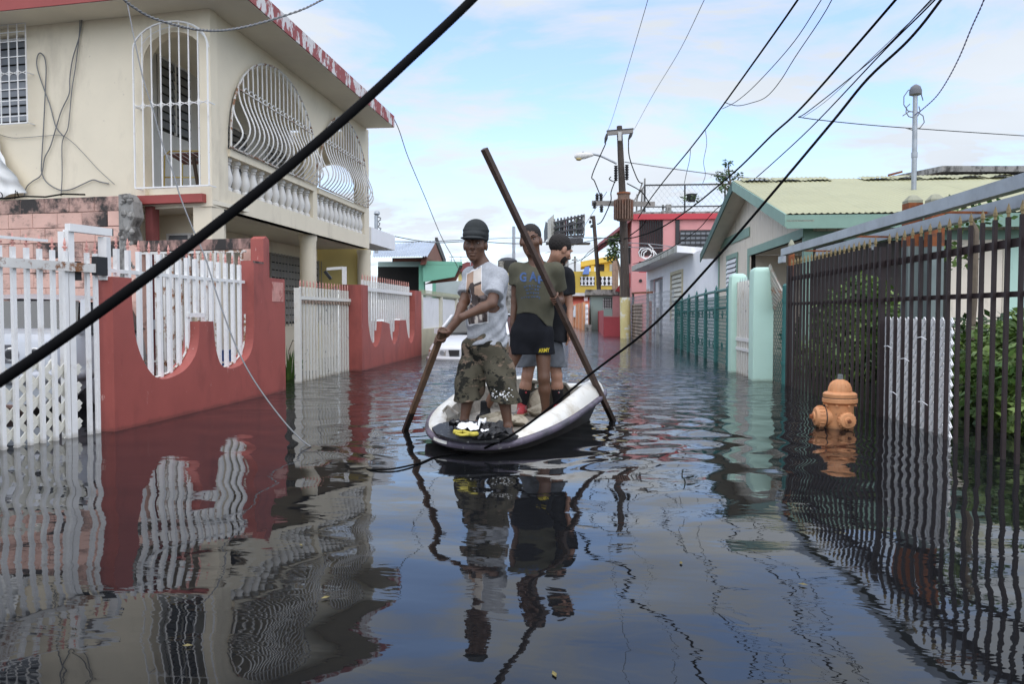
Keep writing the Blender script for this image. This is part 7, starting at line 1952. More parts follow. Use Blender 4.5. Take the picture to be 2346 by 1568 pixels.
# black bow deck with its raised hatch
DZ = 0.118
dk = [pZ(*d12(x, y), DZ - 0.005) for x, y in ((165, 1005), (250, 955), (400, 925), (620, 935), (900, 965), (1060, 1035), (1155, 1098), (1080, 1128), (900, 1150), (700, 1160), (520, 1152), (350, 1122), (215, 1075))]
m_deck = mat('wet_black_deck', (0.009, 0.009, 0.011), 0.55, 0.3, 8, 0.4, 50, stain=((0.45, 0.44, 0.42), 20, 0.63, 0.66))
part('bow_deck', MB().prism(dk, (0, 0, 0.018)), m_deck, boat)
ht = [pZ(*d12(x, y), DZ + 0.015) for x, y in ((405, 985), (450, 940), (880, 965), (1000, 1030), (900, 1090), (700, 1120), (440, 1060))]
hat = part('bow_hatch', MB().prism(ht, (0, 0, 0.035)), m_deck, boat)
for i in range(3):
    rb = [pZ(*d12(700 + 70 * i, 1095 - 22 * i), DZ + 0.055), pZ(*d12(770 + 70 * i, 1025 - 12 * i), DZ + 0.06), pZ(*d12(880 + 40 * i, 995 + 4 * i), DZ + 0.055)]
    part('hatch_rib', MB().tube(rb, 0.010, 6), m_black, hat)
# torn left inner panel
tpn = [(d12(245, 950), FLZ + .02), (d12(290, 800), .17), (d12(345, 735), .22), (d12(470, 830), .17), (d12(470, 960), FLZ + .02)]
part('torn_panel', MB().prism([pZ(p[0][0], p[0][1], p[1]) for p in tpn], FH * 0.02 + Vector((0, 0, 0.01))), mat('grey_torn_glass_fibre', (0.19, 0.18, 0.16), 0.8, 0.2, 6), boat)
part('torn_edge', MB().tube([pZ(p[0][0], p[0][1], p[1] + 0.01) for p in tpn[1:4]], 0.013, 5), m_flr, boat)
# seat bulkhead at the stern with a hand slot
sb = pD(*d12(1490, 830), 7.95)
SBF = Fr((sb.x, sb.y), RT, 1)
def sbu(x): return SBF.u(d12(x, 0)[0])
def sbz(y): return SBF.z(1250, d12(0, y)[1])
o_ = [(sbu(1235), FLZ), (sbu(1250), sbz(560)), (sbu(1305), sbz(452)), (sbu(1690), sbz(478)), (sbu(1752), sbz(560)), (sbu(1715), FLZ)]
h_ = [(sbu(1345), sbz(522)), (sbu(1345), sbz(485)), (sbu(1425), sbz(485)), (sbu(1425), sbz(522))]
sbk = part('stern_seat', MB().wall(SBF, o_, [h_], 0, 0.05), mat('mouldy_olive_plastic', (0.085, 0.078, 0.058), 0.7, 0.3, 6, stain=((0.24, 0.22, 0.17), 6, 0.56, 0.7)), boat)
part('seat_lip', MB().tube([SBF.P(a, 0.015, b) for a, b in o_[1:5]], 0.02, 6), mat('grey_olive_lip', (0.20, 0.185, 0.15), 0.7, 0.2, 6), sbk)
part('slot_rim', MB().tube([SBF.P(a, 0.012, b) for a, b in h_ + [h_[0]]], 0.007, 5), m_wht, sbk)
m_foam = mat('stained_foam', (0.44, 0.39, 0.30), 0.85, 0.2, 7, 0.5, 40, stain=((0.13, 0.10, 0.06), 6, 0.5, 0.66))
for (x, y, d, r1, r2, r3) in ((1385, 700, 7.75, .11, .10, .17), (1390, 800, 7.6, .12, .1, .08), (860, 840, 7.0, .16, .12, .06), (950, 900, 6.9, .14, .10, .05), (1150, 900, 7.0, .12, .12, .05), (800, 940, 6.8, .10, .10, .04)):
    c = pD(*d12(x, y), d); c.z = max(c.z, FLZ)
    bmf = bmesh.new(); rf_ = random.Random(int(x))
    for _ in range(26):
        v = Vector((rf_.gauss(0, 1), rf_.gauss(0, 1), rf_.gauss(0, 1))).normalized()
        bmf.verts.new(Vector((v.x * r1 * rf_.uniform(.8, 1.2), v.y * r2 * rf_.uniform(.8, 1.2), v.z * r3 * rf_.uniform(.7, 1.1))))
    bmesh.ops.convex_hull(bmf, input=bmf.verts)
    fmb = MB(); bmf.verts.index_update(); lone = [v for v in bmf.verts if not v.link_faces]
    bmesh.ops.delete(bmf, geom=lone, context='VERTS'); bmf.verts.index_update()
    fmb.add([c + v.co for v in bmf.verts], [tuple(v.index for v in f.verts) for f in bmf.faces]); bmf.free()
    part('foam_chunk', fmb, m_foam, boat)
# loose things on board
pp2 = thing('paper_scrap', 'crumpled white plastic scrap lying on the black bow deck', 'scrap', pZ(*d12(590, 990), DZ + .06))
def crumple(c, w, d_, hgt, seed, nn_=9):
    m = MB(); rr_ = random.Random(seed)
    for i in range(nn_):
        for j in range(nn_):
            p = Vector(c) + RT * (w * (i / (nn_ - 1) - .5)) + FH * (d_ * (j / (nn_ - 1) - .5)) + Vector((0, 0, hgt * rr_.random()))
            m.v.append(tuple(p))
    for i in range(nn_ - 1):
        for j in range(nn_ - 1):
            a = i * nn_ + j; m.f.append((a, a + 1, a + nn_ + 1, a + nn_)); m.m.append(0)
    return m
m_paper = mat('white_plastic_scrap', (0.75, 0.75, 0.75), 0.5, 0.05, 6)
part('sheet', crumple(pZ(*d12(585, 990), DZ + .06), .165, .30, .035, 2), m_paper, pp2)
part('sheet', crumple(pZ(*d12(738, 960), DZ + .07), .06, .12, .06, 3, 6), m_paper, pp2)
part('sheet', crumple(pZ(*d12(770, 1025), DZ + .06), .06, .06, .02, 5, 6), m_paper, pp2)
bs_ = thing('black_plastic', 'torn black plastic sheeting heaped on the bow deck beside the white scrap', 'plastic sheet', pZ(*d12(850, 1040), DZ + .05))
for k, (x, y, w, d_, h) in enumerate(((830, 1010, .20, .22, .07), (960, 1050, .16, .16, .05), (470, 960, .14, .2, .05), (760, 1080, .18, .1, .04))):
    part('sheet', crumple(pZ(*d12(x, y), DZ + .035), w, d_, h, 20 + k, 8), m_deck, bs_)
ys = MB(); ys.tube(smooth([tuple(pZ(*d12(x, y), DZ + 0.065 + .008 * math.sin(x))) for x, y in ((415, 1025), (470, 1035), (520, 1025), (570, 1045), (630, 1055), (680, 1050))], 4), 0.017, 6)
ys.tube(smooth([tuple(pZ(*d12(x, y), DZ + 0.06)) for x, y in ((440, 1050), (500, 1065), (580, 1062), (660, 1068))], 4), 0.010, 6)
solo('yellow_strap', 'frayed yellow strap lying on the black bow deck', 'strap', ys, mat('dirty_yellow_strap', (0.50, 0.42, 0.06), 0.7, 0.3, 20), smooth=True)
tk = thing('teal_plank', 'narrow teal plank standing at the stern behind the bare legs', 'plank', pD(1235, 905, 8.1))
part('board', MB().bar(pD(1236, 905, 8.1), pD(1234, 800, 8.1), 0.045, 0.018), mat('teal_plank_paint', (0.04, 0.20, 0.17), 0.6, 0.15, 6), tk)
part('worn_tip', MB().bar(pD(1234, 800, 8.1), pD(1234, 796, 8.1), 0.045, 0.018), m_wht, tk)

# ------------------------------------------------------------------ people
def skin(name, c):
    m = mat(name, c, 0.52, 0.12, 9, 0.12, 120)
    b = m.node_tree.nodes['Principled BSDF']
    b.inputs['Subsurface Weight'].default_value = 0.06; b.inputs['Subsurface Radius'].default_value = (0.01, 0.004, 0.002)
    return m
sk1 = skin('deep_brown_skin', (0.112, 0.054, 0.032)); sk2 = skin('brown_skin', (0.130, 0.064, 0.038)); sk3 = skin('tan_skin', (0.36, 0.19, 0.125))
m_eye = mat('eye_white', (0.30, 0.26, 0.23), 0.35, 0.02, 5, 0); m_iris = mat('dark_iris', (0.015, 0.01, 0.008), 0.2, 0, 5, 0)
def cloth(name, c, var=0.10, scale=7, bump=0.35, bs=220, **k):
    return mat(name, c, 0.9, var, scale, bump, bs, spec=0.2, bdist=0.002, **k)
def head(sd, c, f, tilt=0.0, roll=0.0, neck=None, nr=0.058, scale=1.0, mouth=0.0):
    f = Vector(f).normalized(); lat = f.cross(Vector((0, 0, 1))).normalized()
    f = (f * math.cos(tilt) - Vector((0, 0, 1)) * math.sin(tilt)).normalized()
    up = lat.cross(f).normalized()
    lat2 = lat * math.cos(roll) + up * math.sin(roll); up2 = up * math.cos(roll) - lat * math.sin(roll)
    M = [tuple(lat2), tuple(f), tuple(up2)]
    S = scale
    L = lambda x, y, z: Vector(c) + lat2 * x * S + f * y * S + up2 * z * S
    e = lambda p, R, k=0.012, op='add': sd.ell(L(*p), [r * S for r in R], M, k * S, op)
    if neck is not None: sd.cone(neck, L(0, -.018, -.055), nr, nr * 0.9, 0.03)
    e((0, -.014, .032), (.075, .096, .088), .02)
    e((0, .018, -.045), (.060, .068, .072), .035)
    e((0, .066, -.098), (.024, .018, .018), .025)
    for s_ in (-1, 1):
        e((s_ * .042, .055, -.022), (.026, .024, .022), .02)
        e((s_ * .030, .080, .024), (.026, .012, .009), .012)
        e((s_ * .076, -.008, -.012), (.011, .021, .032), .008)
        e((s_ * .032, .097, .004), (.016, .012, .009), .006, 'sub')
    sd.cone(L(0, .088, .012), L(0, .108, -.026), .009 * S, .014 * S, .012)
    e((0, .098, -.032), (.021, .013, .010), .008)
    e((0, .085, -.061), (.027, .012, .008), .006)
    e((0, .083, -.076 - mouth), (.023, .012, .009), .006)
    e((0, .099, -.068 - mouth / 2), (.021, .012, .0018 + mouth / 2), .004, 'sub')
    return L, M
def eyes(L, par, S=1.0):
    for s_ in (-1, 1):
        c = L(s_ * .032, .0745, .005)
        n_ = (L(0, 1, 0) - L(0, 0, 0)).normalized()
        e_ = part('eye', MB().lathe(c - n_ * .012 * S, [(.001, 0), (.007, .002), (.0095, .008), (.0095, .014), (.006, .020), (.001, .0220)], 10, axis=n_), m_eye, par, smooth=True)
        part('iris', MB().lathe(c + n_ * .0078 * S, [(.0062, 0), (.004, .003), (.0005, .0036)], 8, axis=n_), m_iris, e_)
        part('eyebrow', MB().tube([L(s_ * .014, .093, .026), L(s_ * .032, .094, .032), L(s_ * .050, .080, .028)], [.003, .0045, .002], 5), m_black, par, smooth=True)
def grip(sd, c, axis, r, wrist, k=0.006, up=1):
    """a hand closed round a pole: c on the pole's axis, the wrist comes from `wrist`"""
    ax = Vector(axis).normalized(); w = Vector(wrist) - Vector(c); w = (w - ax * w.dot(ax)).normalized()
    t = ax.cross(w).normalized()
    R = r + 0.010
    C = Vector(c)
    sd.ell(C + w * (R + 0.012) + t * 0.004, (.042, .040, .018), [tuple(ax), tuple(t), tuple(w)], 0.012)
    sd.cone(wrist, C + w * (R + .022), .027, .026, 0.02)
    for i, (ln, rr_) in enumerate(((1.0, .0092), (1.1, .0096), (1.05, .0092), (.85, .0080))):
        off = ax * (0.032 - 0.0215 * i) * up
        th = [0.35 + 0.62 * ln * q for q in range(5)]
        pts = [C + off + (w * math.cos(a) + t * math.sin(a)) * (R + .006 * (q == 0)) for q, a in enumerate(th)]
        for q in range(4): sd.cone(pts[q], pts[q + 1], rr_ * (1 - .05 * q), rr_ * (1 - .05 * (q + 1)), k)
    pts = [C + ax * 0.030 * up + w * (R + 0.012) - t * .022, C + ax * 0.040 * up + w * (R * .5) - t * (R + .004), C + ax * 0.036 * up - w * (R * .5) - t * (R * .9), C + ax * .030 * up - w * (R + .004) - t * .004]
    for q in range(3): sd.cone(pts[q], pts[q + 1], .0115 - .001 * q, .0105 - .001 * q, k)
def foot(sd, ankle, heel_dir, ln=0.24):
    a = Vector(ankle); f = Vector(heel_dir).normalized(); lat = f.cross(Vector((0, 0, 1))).normalized()
    zf_ = a.z - 0.075
    sd.ell((a - f * .035) + Vector((0, 0, -.045)), (.035, .04, .035), None, .02)
    sd.cone(a + Vector((0, 0, -.02)), a + f * .09 + Vector((0, 0, -.055)), .036, .032, .025)
    for i in range(5):
        o_ = lat * (0.032 - .016 * i)
        sd.cone(a + f * .07 + o_ * .8 + Vector((0, 0, -.058)), a + f * (ln - .075 - .012 * abs(i - 1)) + o_ * 1.1 + Vector((0, 0, -.065)), .017, .0115 if i else .014, .007)
def nsin(X, Y, Z, f1, f2, ph=0):
    return np.sin(f1 * Z + 3.1 * np.sin(f2 * X + 1.3 * Y * f2 + ph) + ph)

# ---- poles
def pole(name, lab, a, b, w, wet, mt):
    t = thing(name, lab, 'pole', a)
    a = Vector(a); b = Vector(b)
    part('shaft', MB().bar(a.lerp(b, wet), b, w, w * .8), mt, t)
    part('wet_end', MB().bar(a - (b - a).normalized() * 0.35, a.lerp(b, wet), w * 0.995, w * .795), mat('wet_wood', (0.025, 0.018, 0.014), 0.35, 0.2, 6, stretch=(1, 1, .3)), t)
    return t
m_pole1 = mat('brown_board_wood', (0.125, 0.068, 0.036), 0.7, 0.3, 14, 0.4, 60, stain=((0.06, 0.035, 0.022), 9, 0.5, 0.7, (1, 1, .25)))
m_pole2 = mat('dark_pole_wood', (0.060, 0.036, 0.026), 0.6, 0.3, 12, 0.4, 60, stain=((0.12, 0.085, 0.065), 10, 0.55, 0.75, (1, 1, .25)))
b1 = pZ(928, 987); t1 = pD(1015, 757, 6.28)
pole('paddle_pole', 'short brown board held with both hands by the grey shirted man', b1, t1, 0.046, 0.20, m_pole1)
b2 = pZ(1405, 966); t2 = pD(1109, 341, 6.35)
pole('push_pole', 'long dark wooden pole held by the green shirted man, slanting across', b2, t2, 0.050, 0.06, m_pole2)
ax1 = (t1 - b1).normalized(); ax2 = (t2 - b2).normalized()

# ---- man in the grey shirt
D1 = 6.6
j = lambda x, y, dd=0.0: pD(x, y, D1 + dd)
p1_ = thing('person', 'man in grey T-shirt, camouflage shorts and dark cap holding a brown board', 'person', (j(1112, 985).x, j(1112, 985).y, FLZ))
lo1 = j(985, 1000, -.5); hi1 = j(1215, 505, .5)
def bounds(*P, m=0.12):
    A = np.array([tuple(p) for p in P]); return A.min(0) - m, A.max(0) + m
J = dict(pel=j(1110, 772), wst=j(1112, 735), chs=j(1114, 655), nck=j(1104, 606, .0), hed=j(1089, 560, -.02),
         sl=j(1080, 630, .13), sr=j(1143, 634, -.10), el=j(1064, 690, .02), er=j(1126, 697, -.26), wl=j(1044, 735, -.16), wr=j(1058, 727, -.33),
         hl=j(1090, 795, .06), hr=j(1132, 795, -.05), kl=j(1077, 880, .02), kr=j(1150, 880, -.08), al=j(1064, 962, .02), ar=j(1164, 976, -.08))
c_l = b1 + ax1 * ((t1 - b1).length - 0.12); c_r = b1 + ax1 * ((t1 - b1).length - 0.035)
lo_, hi_ = bounds(*J.values(), c_l, c_r, m=0.16); lo_[2] = 0.0
B1 = SDF(lo_, hi_, 0.0055)
shd1 = (J['sr'] - J['sl']); fr1 = Vector((shd1.y, -shd1.x, 0)).normalized()
if fr1.dot(EYE - J['pel']) < 0: fr1 = -fr1
sqn = tuple(fr1)
B1.cone(J['pel'], J['chs'], .145, .165, .05, (sqn, .68)); B1.cone(J['chs'], J['nck'], .15, .06, .05, (sqn, .7))
B1.cone(J['sl'], J['sr'], .065, .065, .05)
for a, b, c_, r0, r1, r2, r3 in (('sl', 'el', 'wl', .054, .042, .041, .027), ('sr', 'er', 'wr', .056, .044, .043, .028)):
    B1.cone(J[a], J[b], r0, r1, .025); B1.cone(J[b], J[b].lerp(J[c_], .3), r2, r2 * 1.02, .02); B1.cone(J[b].lerp(J[c_], .3), J[c_], r2 * 1.02, r3, .02)
grip(B1, c_l, ax1, .022, J['wl']); grip(B1, c_r, ax1, .022, J['wr'])
for h_, k_, a_ in (('hl', 'kl', 'al'), ('hr', 'kr', 'ar')):
    B1.cone(J[h_], J[k_], .088, .056, .04); kn, an = J[k_], J[a_]
    B1.cone(kn, kn.lerp(an, .35), .052, .057, .03); B1.cone(kn.lerp(an, .35), an, .055, .034, .03)
lookf = (EYE - J['hed']); lookf.z = 0; lookf = lookf.normalized() - RT * .22
hd1, M1 = head(B1, J['hed'], lookf, 0.03, 0.03, J['nck'], .066, 1.22)
foot(B1, Vector((J['al'].x, J['al'].y, FLZ + .075)), -FH - RT * .35); foot(B1, Vector((J['ar'].x, J['ar'].y, FLZ + .075)), -FH + RT * .15)
for a_ in ('al', 'ar'):
    B1.cone(J[a_], Vector((J[a_].x, J[a_].y, FLZ + .06)), .034, .034, .02)
body1 = sdf_part('body', B1, sk1, p1_)
eyes(hd1, p1_)
m_beard = mat('short_black_beard', (0.02, 0.014, 0.011), 0.9, 0.2, 30, 0.4, 300)
def beard(L, M, par, S=1.0):
    c = L(0, .03, -.07); bd_ = SDF(np.array(c) - .15, np.array(c) + .15, .005)
    e = lambda p, R, k=.012, op='add': bd_.ell(L(*p), [r * S for r in R], M, k, op)
    e((0, .018, -.047), (.0612, .0695, .0725), .03); e((0, .067, -.100), (.027, .020, .019), .02)
    e((0, .12, -.055), (.042, .06, .030), .004, 'sub'); e((0, .0, .045), (.1, .2, .075), .004, 'sub'); e((0, -.09, -.04), (.1, .085, .12), .004, 'sub')
    e((0, .088, -.049), (.024, .011, .0045), .003)
    sdf_part('beard', bd_, m_beard, par)
# shirt
S1 = SDF(lo_, hi_, 0.0075)
hemL = j(1060, 772, .1); 
S1.cone(j(1116, 830, 0), J['chs'], .185, .188, .05, (sqn, .80)); S1.cone(J['chs'], j(1106, 618, .0), .175, .085, .05, (sqn, .74))
S1.cone(J['sl'], J['sr'], .070, .074, .05)
S1.cone(J['sr'], J['sr'].lerp(J['er'], .68), .074, .080, .03); S1.cone(J['sl'], J['sl'].lerp(J['el'], .72), .070, .076, .03)
S1.cone(J['nck'] + Vector((0, 0, .10)), J['nck'] + Vector((0, 0, .012)) + fr1 * .03, .075, .068, 0, None, 'sub')
S1.disp(lambda X, Y, Z: .009 * nsin(X, Y, Z, 26, 9) * np.clip((1.75 - Z) * 1.2, .2, 1) + .007 * np.sin(50 * X + 20 * np.sin(4 * Z) + 30 * Y) * np.clip((1.35 - Z) * 1.8, .15, 1))
nse = (J['er'] - J['sr']).normalized(); cse = J['sr'].lerp(J['er'], .70)
nsl = (J['el'] - J['sl']).normalized(); csl = J['sl'].lerp(J['el'], .76)
zhem = j(1112, 797).z
hz1 = lambda X, Y, Z: (zhem + .035 * np.sin(9 * X + 2) - 0.10 * ((X - J['pel'].x) * RT.x + (Y - J['pel'].y) * RT.y) * 1.0) - Z
S1.clip(hz1)
def sleeve_cut(S, c, n, r):
    g = np.meshgrid(*S.ax, indexing='ij')
    a = (g[0] - c.x) * n.x + (g[1] - c.y) * n.y + (g[2] - c.z) * n.z
    rad = np.sqrt((g[0] - c.x) ** 2 + (g[1] - c.y) ** 2 + (g[2] - c.z) ** 2)
    cut = (a > 0) & (rad < r)
    S.F = np.where(cut, np.maximum(S.F, a.astype(np.float32)), S.F)
sleeve_cut(S1, cse, nse, .16); sleeve_cut(S1, csl, nsl, .13)
m_sh1 = cloth('heather_grey_jersey', (0.37, 0.385, 0.41), 0.10, 40, stain=((0.30, 0.31, 0.335), 70, 0.5, 0.62))
sdf_part('shirt', S1, m_sh1, p1_)
bv1 = bvh_of(S1)
# faded photo print on the chest: sepia ground, plain dark oval, pale and dark patches with a torn white border
prm = [mat('print_peach', (0.42, 0.28, 0.20), 0.85, 0.25, 9), mat('print_cream', (0.60, 0.54, 0.48), 0.85, 0.08, 9), mat('print_umber', (0.055, 0.040, 0.036), 0.85, 0.5, 14), mat('print_slate', (0.16, 0.13, 0.125), 0.85, 0.4, 12), mat('print_border', (0.72, 0.72, 0.73), 0.85, 0.03, 9)]
e11 = lambda x, y: (1019.2 + 0.19 * x, 501.8 + 0.19 * y)
def print_mat(s, t):
    if s < .035 or s > .965 or t < .022 or t > .975: return 4
    if ((s - .36) / .19) ** 2 + ((t - .36) / .135) ** 2 < 1: return 2
    if s > .50 and .27 < t < .31: return 2
    if ((s - .44) / .20) ** 2 + ((t - .55) / .10) ** 2 < 1: return 2
    if t > .62:
        q = math.sin(9 * s + 7 * t) + .6 * math.sin(23 * s - 5 * t)
        return 2 if q > .5 else (3 if q > -.6 else 1)
    if s > .47 and t < .27: return 1
    if s > .6: return 3 if t > .5 else 0
    return 0
NS, NT = 26, 44
pg_ = MB(); grid = {}
for i in range(NS + 1):
    for k in range(NT + 1):
        s_, t_ = i / NS, k / NT
        xl = 262 + 18 * t_ - 22 * math.sin(math.pi * t_); xr = 447 + 78 * sm(0.42, 0.55, t_)
        x = xl + (xr - xl) * s_; y = (655 - 95 * s_) * (1 - t_) + (1290 - 35 * s_) * t_ + 8 * math.sin(13 * s_) * (1 if k in (0, NT) else 0)
        p = on_skin(bv1, *e11(x, y), .004)
        if p is not None: grid[(i, k)] = len(pg_.v); pg_.v.append(tuple(p))
for i in range(NS):
    for k in range(NT):
        ks = [(i, k), (i + 1, k), (i + 1, k + 1), (i, k + 1)]
        if all(q in grid for q in ks):
            pts_ = [Vector(pg_.v[grid[q]]) for q in ks]
            if max((pts_[a] - pts_[b]).length for a, b in ((0, 2), (1, 3), (0, 1), (1, 2))) < 0.09:
                pg_.f.append(tuple(grid[q] for q in ks)); pg_.m.append(print_mat((i + .5) / NS, (k + .5) / NT))
part('shirt_print', pg_, prm, p1_)
# shorts
C1 = SDF(lo_, hi_, 0.0075)
zS = j(1112, 918).z
C1.cone(j(1112, 768), j(1112, 800), .165, .175, .04, (sqn, .82))
for h_, k_, dx_ in (('hl', 'kl', -4), ('hr', 'kr', 4)):
    C1.cone(J[h_], J[k_].lerp(J[h_], -.75), .112, .126, .02)
    C1.ell(J[k_].lerp(J[h_], .45) + RT * (.085 if h_ == 'hr' else -.085) + Vector((0, 0, .0)), (.045, .06, .09), None, .015)
C1.disp(lambda X, Y, Z: .010 * nsin(X, Y, Z, 24, 8, 1.0) + .005 * np.sin(48 * X + 9 * Z + 30 * Y))
C1.clip(lambda X, Y, Z: (zS + .012 * np.sin(14 * X)) - Z)
def camouflage_cloth():
    m = cloth('camouflage_cotton', (0.078, 0.070, 0.050), 0.12, 14, stain=((0.185, 0.135, 0.098), 6.0, 0.55, 0.56, (1.0, 1.0, 2.2)), stain2=((0.016, 0.016, 0.013), 7.0, 0.54, 0.55, (1.2, 1.2, 2.0)))
    return m
sdf_part('shorts', C1, camouflage_cloth(), p1_)
# paint spots on the right hem
bvc = bvh_of(C1); sp_m = MB()
rs_ = random.Random(8)
for k in range(46):
    x, y = d12(rs_.uniform(800, 1095), rs_.gauss(605, 28)); q_ = [on_skin(bvc, x + a * rs_.uniform(.6, 1.8), y + b * rs_.uniform(.5, 1.5), .003) for a, b in ((-1, -1), (1, -1), (1, 1), (-1, 1))]
    if all(p is not None for p in q_) and max((q_[0] - q_[2]).length, (q_[1] - q_[3]).length) < .03: sp_m.add(q_, [(0, 1, 2, 3)])
if sp_m.f: part('paint_spots', sp_m, m_paper, p1_, kind='stuff')
# cap
K1 = SDF(np.array(J['hed']) - .22, np.array(J['hed']) + .24, .005)
ke = lambda p, R, k=.01, op='add': K1.ell(hd1(*p), [r * 1.22 for r in R], M1, k, op)
K1.cone(hd1(0, -.012, .045), hd1(0, -.012, .088), .108, .106, .01); ke((0, -.012, .094), (.090, .094, .020), .015)
ke((0, -.006, .064), (.088, .112, .042), .01); ke((0, -.012, -.03), (.2, .2, .062), 0, 'sub')
ke((0, .092, .036), (.083, .070, .013), .008); ke((0, .10, .012), (.10, .085, .014), 0, 'sub')
m_cap = cloth('charcoal_cap_cotton', (0.034, 0.038, 0.039), 0.15, 10)
sdf_part('cap', K1, m_cap, p1_)
H1 = SDF(np.array(J['hed']) - .2, np.array(J['hed']) + .2, .006)
H1.ell(hd1(0, -.022, .025), (.097, .113, .102), M1, 0); H1.ell(hd1(0, .10, -.02), (.12, .085, .16), M1, 0, 'sub'); H1.ell(hd1(0, -.02, -.11), (.14, .2, .08), M1, 0, 'sub')
m_hair = mat('black_hair', (0.014, 0.011, 0.010), 0.85, 0.3, 60, 0.6, 400)
sdf_part('hair', H1, m_hair, p1_)

# ---- man in the green shirt
D2 = 7.3
j2 = lambda x, y, dd=0.0: pD(x, y, D2 + dd)
p2_ = thing('person', 'man in olive green T-shirt and black shorts holding the long pole', 'person', (j2(1225, 955).x, j2(1225, 955).y, FLZ))
J = dict(pel=j2(1220, 742), chs=j2(1226, 652), nck=j2(1228, 600), hed=j2(1216, 551, -.02), sl=j2(1184, 620, .05), sr=j2(1273, 620, 0), el=j2(1181, 690, .08), er=j2(1283, 690, .14), wl=j2(1175, 742, .05),
         hl=j2(1199, 765, .02), hr=j2(1243, 765), kl=j2(1158, 858, -.02), kr=j2(1246, 866, -.04), al=j2(1112, 938, .05), ar=j2(1250, 944, .05))
tg = (1275 - 1405) / (1109 - 1405); c_r = b2.lerp(t2, 0); 
best = min((abs((lambda p: CX + (p - EYE).dot(RT) / (p - EYE).dot(FW) * FPX)(b2.lerp(t2, t / 400)) - 1273), t / 400) for t in range(400))[1]
c_r = b2.lerp(t2, best)
J['wr'] = c_r + (J['er'] - c_r).normalized() * 0.085
lo_, hi_ = bounds(*J.values(), c_r, m=0.16); lo_[2] = 0.0
B2 = SDF(lo_, hi_, 0.0055)
sqn = tuple((-FH + RT * .12).normalized()); fr2 = Vector(sqn)
B2.cone(J['pel'], J['chs'], .135, .155, .05, (sqn, .68)); B2.cone(J['chs'], J['nck'], .15, .055, .05, (sqn, .7)); B2.cone(J['sl'], J['sr'], .06, .06, .05)
for a, b, c_, r0, r1, r2, r3 in (('sl', 'el', 'wl', .050, .040, .040, .028), ('sr', 'er', 'wr', .050, .040, .040, .027)):
    B2.cone(J[a], J[b], r0, r1, .025); B2.cone(J[b], J[c_], r2, r3, .02)
grip(B2, c_r, ax2, .024, J['wr'])
B2.ell(J['wl'] + Vector((0, 0, -.06)), (.022, .035, .06), None, .02)
for i in range(4): B2.cone(J['wl'] + Vector((0, 0, -.09)) + FH * (.03 - .02 * i), J['wl'] + Vector((0, -.015, -.165 + .01 * abs(i - 1.5))) + FH * (.03 - .02 * i), .0095, .0075, .005)
B2.cone(J['wl'] + Vector((0, 0, -.03)) - FH * .03, J['wl'] + Vector((.015, 0, -.10)) - FH * .055, .011, .008, .006)
for h_, k_, a_ in (('hl', 'kl', 'al'), ('hr', 'kr', 'ar')):
    kn, an = J[k_], J[a_]
    B2.cone(J[h_], kn, .085, .054, .04); B2.cone(kn, kn.lerp(an, .35), .05, .054, .03); B2.cone(kn.lerp(an, .35), an, .053, .033, .03); B2.cone(an, Vector((an.x, an.y, FLZ + .06)), .033, .033, .02)
look2 = (EYE - J['hed']); look2.z = 0; look2 = look2.normalized() - RT * .12
hd2, M2 = head(B2, J['hed'], look2, .02, -.05, J['nck'], .064, 1.24, .006)
foot(B2, Vector((J['ar'].x, J['ar'].y, FLZ + .075)), -FH + RT * .1); foot(B2, Vector((J['al'].x, J['al'].y, FLZ + .075)), -FH - RT * .3)
sdf_part('body', B2, sk2, p2_)
eyes(hd2, p2_)
part('teeth', MB().tube([hd2(-.016, .092, -.0685), hd2(0, .0965, -.0695), hd2(.016, .092, -.0685)], .0032, 5), m_eye, p2_)
H2 = SDF(np.array(J['hed']) - .2, np.array(J['hed']) + .22, .005)
H2.ell(hd2(0, -.018, .042), (.098, .120, .106), M2, 0); H2.ell(hd2(0, .115, -.01), (.15, .090, .101), M2, 0, 'sub'); H2.ell(hd2(0, .02, -.09), (.16, .19, .115), M2, 0, 'sub')
H2.disp(lambda X, Y, Z: .0035 * np.sin(180 * X) * np.sin(170 * Y) * np.sin(160 * Z))
sdf_part('hair', H2, m_hair, p2_)
S2 = SDF(lo_, hi_, 0.0075)
S2.cone(j2(1226, 742), J['chs'], .168, .180, .05, (sqn, .76)); S2.cone(J['chs'], j2(1228, 612), .17, .08, .05, (sqn, .72)); S2.cone(J['sl'], J['sr'], .072, .072, .05)
S2.cone(J['sr'], J['sr'].lerp(J['er'], .60), .076, .080, .035); S2.cone(J['sl'], J['sl'].lerp(J['el'], .42), .074, .074, .035)
S2.cone(J['nck'] + Vector((0, 0, .10)), J['nck'] + Vector((0, 0, .0)) + fr2 * .035, .080, .072, 0, None, 'sub')
S2.disp(lambda X, Y, Z: .008 * nsin(X, Y, Z, 22, 9, 2) * np.clip((1.6 - Z) * 1.2, .15, 1) + .005 * np.sin(30 * Z + 34 * X) * np.clip((1.25 - Z) * 2.2, 0, 1))
zh = j2(1220, 722).z; x0_ = J['pel'].x
S2.clip(lambda X, Y, Z: (zh - .11 * sm(0.02, .20, X - x0_) - .02 * np.sin(16 * X)) - Z)
nse = (J['er'] - J['sr']).normalized(); sleeve_cut(S2, J['sr'].lerp(J['er'], .62), nse, .13)
nsl = (J['el'] - J['sl']).normalized(); sleeve_cut(S2, J['sl'].lerp(J['el'], .48), nsl, .115)
m_sh2 = cloth('olive_jersey', (0.088, 0.085, 0.060), 0.10, 10)
sdf_part('shirt', S2, m_sh2, p2_)
bv2 = bvh_of(S2)
C2 = SDF(lo_, hi_, 0.0075)
C2.cone(j2(1220, 720), j2(1220, 762), .148, .168, .04, (sqn, .82))
